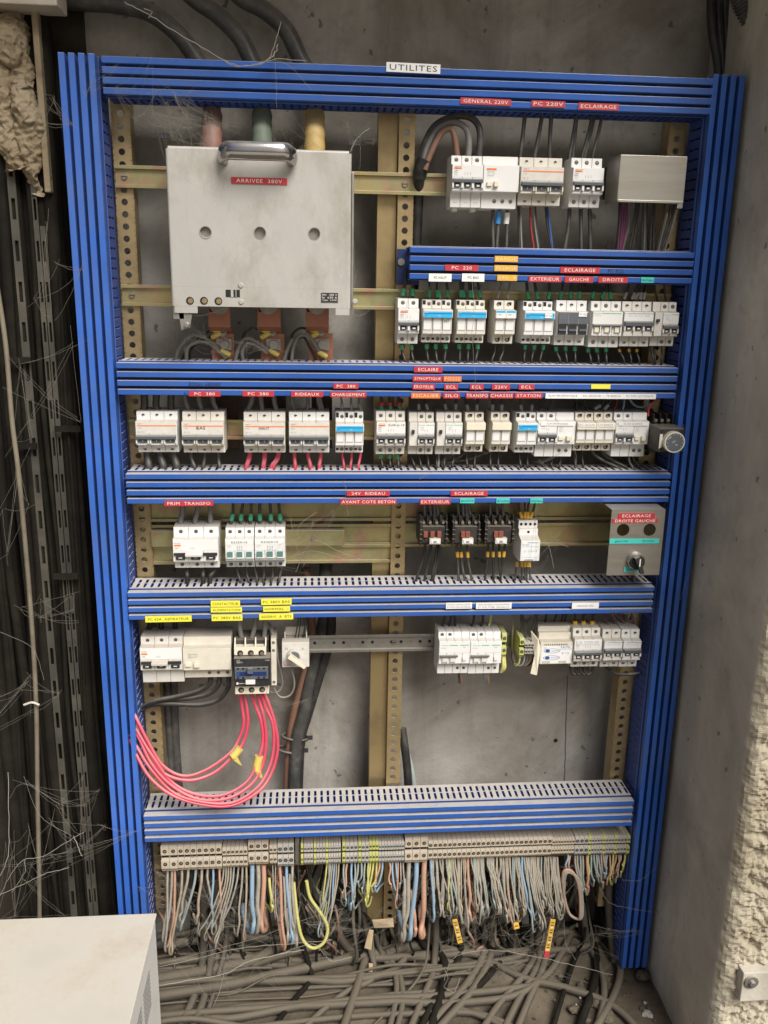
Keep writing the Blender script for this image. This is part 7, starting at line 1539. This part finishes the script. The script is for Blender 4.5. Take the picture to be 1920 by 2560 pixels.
# crumbling insulation foam
def blob(pts, lb, seed):
    g = MB(); path = cr([P3(p[:3]) for p in pts], 26); rad = [p[3] for p in pts]; N = len(path)
    rr = [rad[min(int(i/(N-1)*(len(rad)-1)), len(rad)-2)]*(1-((i/(N-1)*(len(rad)-1)) % 1))+rad[min(int(i/(N-1)*(len(rad)-1))+1, len(rad)-1)]*((i/(N-1)*(len(rad)-1)) % 1) for i in range(N)]
    g.tube(path, rr, 'foam_dirty', 64)
    for v in g.v:
        q = v*18+Vector((seed, 0, 0)); v += Vector((noise.noise(q), noise.noise(q+Vector((5, 0, 0))), noise.noise(q+Vector((0, 7, 0)))))*0.012; q = v*50; v += Vector((noise.noise(q), noise.noise(q+Vector((5, 0, 0))), noise.noise(q*1.3)))*0.006; q = v*130; v += Vector((noise.noise(q), noise.noise(q+Vector((5, 0, 0))), 0))*0.005
    for i in range(len(g.sm)): g.sm[i] = False
    single('insulation_foam', g, lb, 'foam', path[-1], 'crumbling foam at the upper left')
blob([(30, 20, 0.03, .022), (25, 70, 0.0, .030), (30, 130, -0.02, .026), (45, 180, -0.01, .022), (60, 230, -0.01, .018)], 'uppermost crumbling tan foam lump at the upper left', 1)
blob([(-20, 130, 0.0, .03), (-5, 240, -0.01, .028), (15, 330, -0.01, .022), (40, 420, -0.01, .016)], 'long crumbling foam strand along the left edge', 9)
blob([(55, 215, -0.01, .016), (66, 280, -0.02, .022), (75, 350, -0.02, .018), (85, 430, -0.01, .012), (90, 480, 0.0, .006)], 'crumbling foam lump in front of the pale post', 17)
blob([(70, 20, 0.05, .02), (72, 90, 0.04, .018), (66, 160, 0.04, .014)], 'foam lump hidden behind the pale post top', 23)
# black cables and corrugated conduit at the upper right
for i, (x0, x1, r) in enumerate(((1778, 1796, .008), (1796, 1806, .007), (1812, 1818, .007))):
    wire([(x0-2, -60, 0.05), (x0, 0, 0.05), (x0+4, 80, 0.045), (x1, 170, 0.04), (x1, 260, 0.04)], r, 'wire_black', f'{ORD[i]} black cable coming down behind the top right corner of the frame', 'black cables at the top right corner', n=12, seg=8, name='power_cable', cat='cable')
path = cr([P3(p) for p in ((1800, -80, -0.02), (1836, -20, -0.02), (1858, 30, -0.02), (1890, 80, -0.02), (1925, 118, -0.02), (1990, 160, -0.02))], 26)
g = MB(); g.tube(path, [0.0125 if (i//2) % 2 else 0.0100 for i in range(len(path))], 'wire_charcoal', 14); single('corrugated_conduit', g, 'grey corrugated conduit crossing the upper right corner', 'conduit', path[0])

# ------------------------------------------------------------------ cobwebs
def strand(g, a, b, sag=0.0, r=0.00028, j=0.003, n=9, rng_=random):
    a, b = Vector(a), Vector(b); P = []
    for i in range(n+1):
        t_ = i/n; p = a.lerp(b, t_); p.z -= sag*4*t_*(1-t_); 
        if 0 < i < n: p += Vector((rng_.uniform(-j, j), rng_.uniform(-j, j), rng_.uniform(-j, j)))
        P.append(p)
    g.tube(P, r, 'web_dust', 4, caps=False)
def web(lst, label, r=0.0004):
    g = MB()
    for s in lst:
        P = [P3(p) for p in s[0]]; rr = (s[1] if len(s) > 1 else r)*0.55
        path = cr(P, 6)
        for v in path: v += Vector((random.uniform(-1, 1), random.uniform(-1, 1), random.uniform(-1, 1)))*0.0008
        g.tube(path, rr, 'cobweb_silk', 4, caps=False)
    o = single('cobweb', g, label, 'cobweb', P3(lst[0][0][0]))
    return o
def tuft(g, c, rad, n, r=0.00022, flat=0.4):
    nodes = [c+Vector((random.gauss(0, rad*1.1), random.gauss(0, rad*0.4*flat), random.gauss(0, rad*1.1))) for _ in range(max(6, n//2))]
    for _ in range(int(n*1.6)):
        a = random.choice(nodes)+Vector((random.gauss(0, .002), 0, random.gauss(0, .002))); b = random.choice(nodes); b = a+(b-a)*random.uniform(0.8, 1.3)
        strand(g, a, b, random.uniform(0, 0.012), r*0.5, 0.0007, 7)
Yc = -0.095
web([([(310, 5, Yc), (370, 35, Yc), (430, 75, Yc), (500, 115, Yc), (560, 150, Yc), (600, 164, Yc), (650, 158, Yc), (685, 140, Yc)], 0.0011), ([(640, 164, Yc), (670, 150, Yc), (690, 100, Yc), (702, 55, Yc)], 0.0011), ([(560, 152, Yc), (590, 166, Yc), (640, 162, Yc), (690, 148, Yc), (765, 152, Yc)], 0.0009), ([(686, 120, Yc), (690, 200, Yc), (692, 270, Yc)], 0.0004), ([(690, 150, Yc), (730, 170, Yc), (780, 225, Yc)], 0.0004), ([(360, 20, Yc), (380, 30, Yc), (372, 45, Yc)], 0.0009), ([(674, 150, Yc), (690, 128, Yc), (694, 110, Yc)], 0.0014)], 'grey cobweb draped over the top duct from the upper left')
g = MB()
for x, y, rr, n in ((420, 310, .035, 22), (480, 320, .03, 20), (500, 345, .02, 14), (440, 290, .04, 16), (885, 340, .02, 10), (250, 230, .03, 12), (340, 260, .03, 10), (760, 345, .02, 8), (700, 350, .02, 8)): tuft(g, at(x, y, -0.10), rr, n)
single('cobweb', g, 'fine cobweb tufts round the top edge of the grey box', 'cobweb', at(420, 310, -0.10))
g = MB()
for x, y, rr, n in ((700, 1400, .03, 10), (780, 1330, .03, 12), (1370, 1350, .03, 10), (1560, 1530, .02, 6), (460, 790, .03, 12), (620, 790, .03, 10), (560, 860, .03, 10), (1030, 770, .02, 6), (1180, 1120, .03, 6), (1400, 1140, .03, 8), (700, 1770, .03, 10), (1790, 1350, .02, 7)): tuft(g, at(x, y, -0.085), rr, n)
for s in (((1180, 700), (1188, 1000)), ((1440, 1060), (1440, 1180)), ((860, 1200), (870, 1290))): strand(g, at(*s[0], -0.09), at(*s[1], -0.09), 0)
single('cobweb', g, 'thin scattered cobwebs between the devices', 'cobweb', at(700, 1400, -0.085))
web([([(740, 1430, -0.08), (760, 1380, -0.08), (790, 1350, -0.08), (840, 1375, -0.08), (920, 1405, -0.08)], .0005), ([(725, 1395, -0.08), (780, 1378, -0.08), (860, 1398, -0.08)], .0005), ([(742, 1340, -0.08), (752, 1310, -0.08), (790, 1280, -0.08)], .0006)], 'cobweb strands trailing right of the RESERVE breakers')
web([([(1350, 1355, -0.08), (1370, 1362, -0.08), (1378, 1390, -0.08), (1386, 1420, -0.08)], .0006), ([(1372, 1366, -0.08), (1392, 1358, -0.08), (1420, 1368, -0.08)], .0005), ([(1366, 1362, -0.08), (1360, 1345, -0.08)], .0005)], 'small cobweb right of the tall white contactor')
web([([(0, 2240, -0.12), (25, 2190, -0.12), (60, 2150, -0.12), (110, 2140, -0.12), (175, 2100, -0.12), (210, 2080, -0.12)], .0009), ([(20, 1930, -0.12), (22, 2060, -0.12), (20, 2140, -0.12), (0, 2190, -0.12)], .0012), ([(0, 2236, -0.12), (60, 2210, -0.12), (110, 2185, -0.12), (172, 2170, -0.12)], .0010), ([(60, 2150, -0.12), (62, 2180, -0.12), (30, 2230, -0.12)], .0008), ([(185, 2090, -0.12), (200, 2130, -0.12), (205, 2140, -0.12)], .0014), ([(60, 1940, -0.12), (100, 2040, -0.12), (180, 2090, -0.12)], .0004), ([(0, 1580, -0.1), (80, 1620, -0.1), (110, 1700, -0.1)], .0004), ([(20, 2000, -0.1), (60, 1960, -0.1), (150, 2010, -0.1)], .0003)], 'thick white cobweb strands over the dark cables at the lower left')
g = MB()
for x, y, rr, n in ((60, 2160, .05, 20), (150, 2110, .05, 20), (30, 1700, .06, 14), (190, 1980, .04, 12), (130, 300, .03, 12), (110, 700, .04, 8), (90, 1000, .05, 10), (170, 1500, .04, 8), (40, 1300, .05, 8)): tuft(g, at(x, y, -0.10), rr, n, 0.0003)
single('cobweb', g, 'fine cobweb haze over the dark cables of the left recess', 'cobweb', at(60, 2160, -0.10))
Yw = -0.11
web([([(385, 2420, Yw), (500, 2395, Yw), (600, 2370, Yw), (720, 2360, Yw), (830, 2350, Yw)], .0009), ([(395, 2465, Yw), (480, 2450, Yw), (560, 2435, Yw), (620, 2405, Yw), (700, 2385, Yw), (760, 2375, Yw)], .0016), ([(400, 2410, Yw), (520, 2378, Yw), (640, 2345, Yw), (760, 2300, Yw), (860, 2270, Yw)], .0005), ([(700, 2385, Yw), (780, 2360, Yw), (810, 2385, Yw), (830, 2403, Yw), (880, 2392, Yw)], .0009), ([(1110, 2450, Yw), (1130, 2400, Yw), (1175, 2380, Yw), (1240, 2376, Yw), (1330, 2390, Yw), (1420, 2410, Yw), (1530, 2438, Yw)], .0009), ([(1110, 2420, Yw), (1120, 2445, Yw), (1112, 2470, Yw), (1160, 2490, Yw)], .0008), ([(1125, 2300, Yw), (1150, 2340, Yw), (1190, 2370, Yw)], .0005), ([(1410, 2300, Yw), (1415, 2360, Yw), (1440, 2400, Yw)], .0005), ([(1500, 2220, Yw), (1530, 2260, Yw), (1630, 2280, Yw)], .0004), ([(1555, 2200, Yw), (1600, 2200, Yw), (1640, 2170, Yw)], .0004), ([(560, 2435, Yw), (545, 2490, Yw), (520, 2540, Yw)], .0012), ([(1150, 2445, Yw), (1130, 2490, Yw), (1090, 2530, Yw), (1020, 2555, Yw)], .0016)], 'long dusty cobweb strands strung below the hanging wires')
g = MB()
for i in range(26):
    tuft(g, at(random.uniform(410, 1560), random.uniform(2230, 2460), random.uniform(-0.10, -0.05)), random.uniform(.02, .05), 12, 0.00026)
single('cobweb', g, 'fine cobweb haze among the hanging wires and floor cables', 'cobweb', at(900, 2350, -0.08))
web([([(1742, 1400, -0.09), (1770, 1360, -0.09), (1780, 1345, -0.09), (1760, 1340, -0.09)], .0005), ([(1740, 1420, -0.09), (1720, 1440, -0.09), (1700, 1500, -0.09)], .0004), ([(1775, 1355, -0.09), (1795, 1350, -0.09), (1782, 1372, -0.09)], .0005)], 'small cobweb clinging to the outer side of the right blue duct')
web([([(875, 380, -0.13), (890, 350, -0.12), (905, 335, -0.12), (922, 322, -0.11)], .0007), ([(900, 340, -0.12), (900, 400, -0.12), (898, 460, -0.1)], .0003), ([(885, 600, -0.12), (885, 760, -0.12), (860, 880, -0.1)], .0003), ([(870, 780, -0.12), (900, 790, -0.1), (930, 770, -0.1)], .0004), ([(430, 770, -0.12), (500, 790, -0.11), (560, 772, -0.12)], .0004), ([(1360, 0, -0.05), (1300, 60, -0.05)], .0003)], 'loose cobweb threads on the right side of the grey box')
flush_wires()
for o in bpy.data.objects:
    if o.name.startswith('cobweb'): o['kind'] = 'stuff'
bpy.context.view_layer.update()
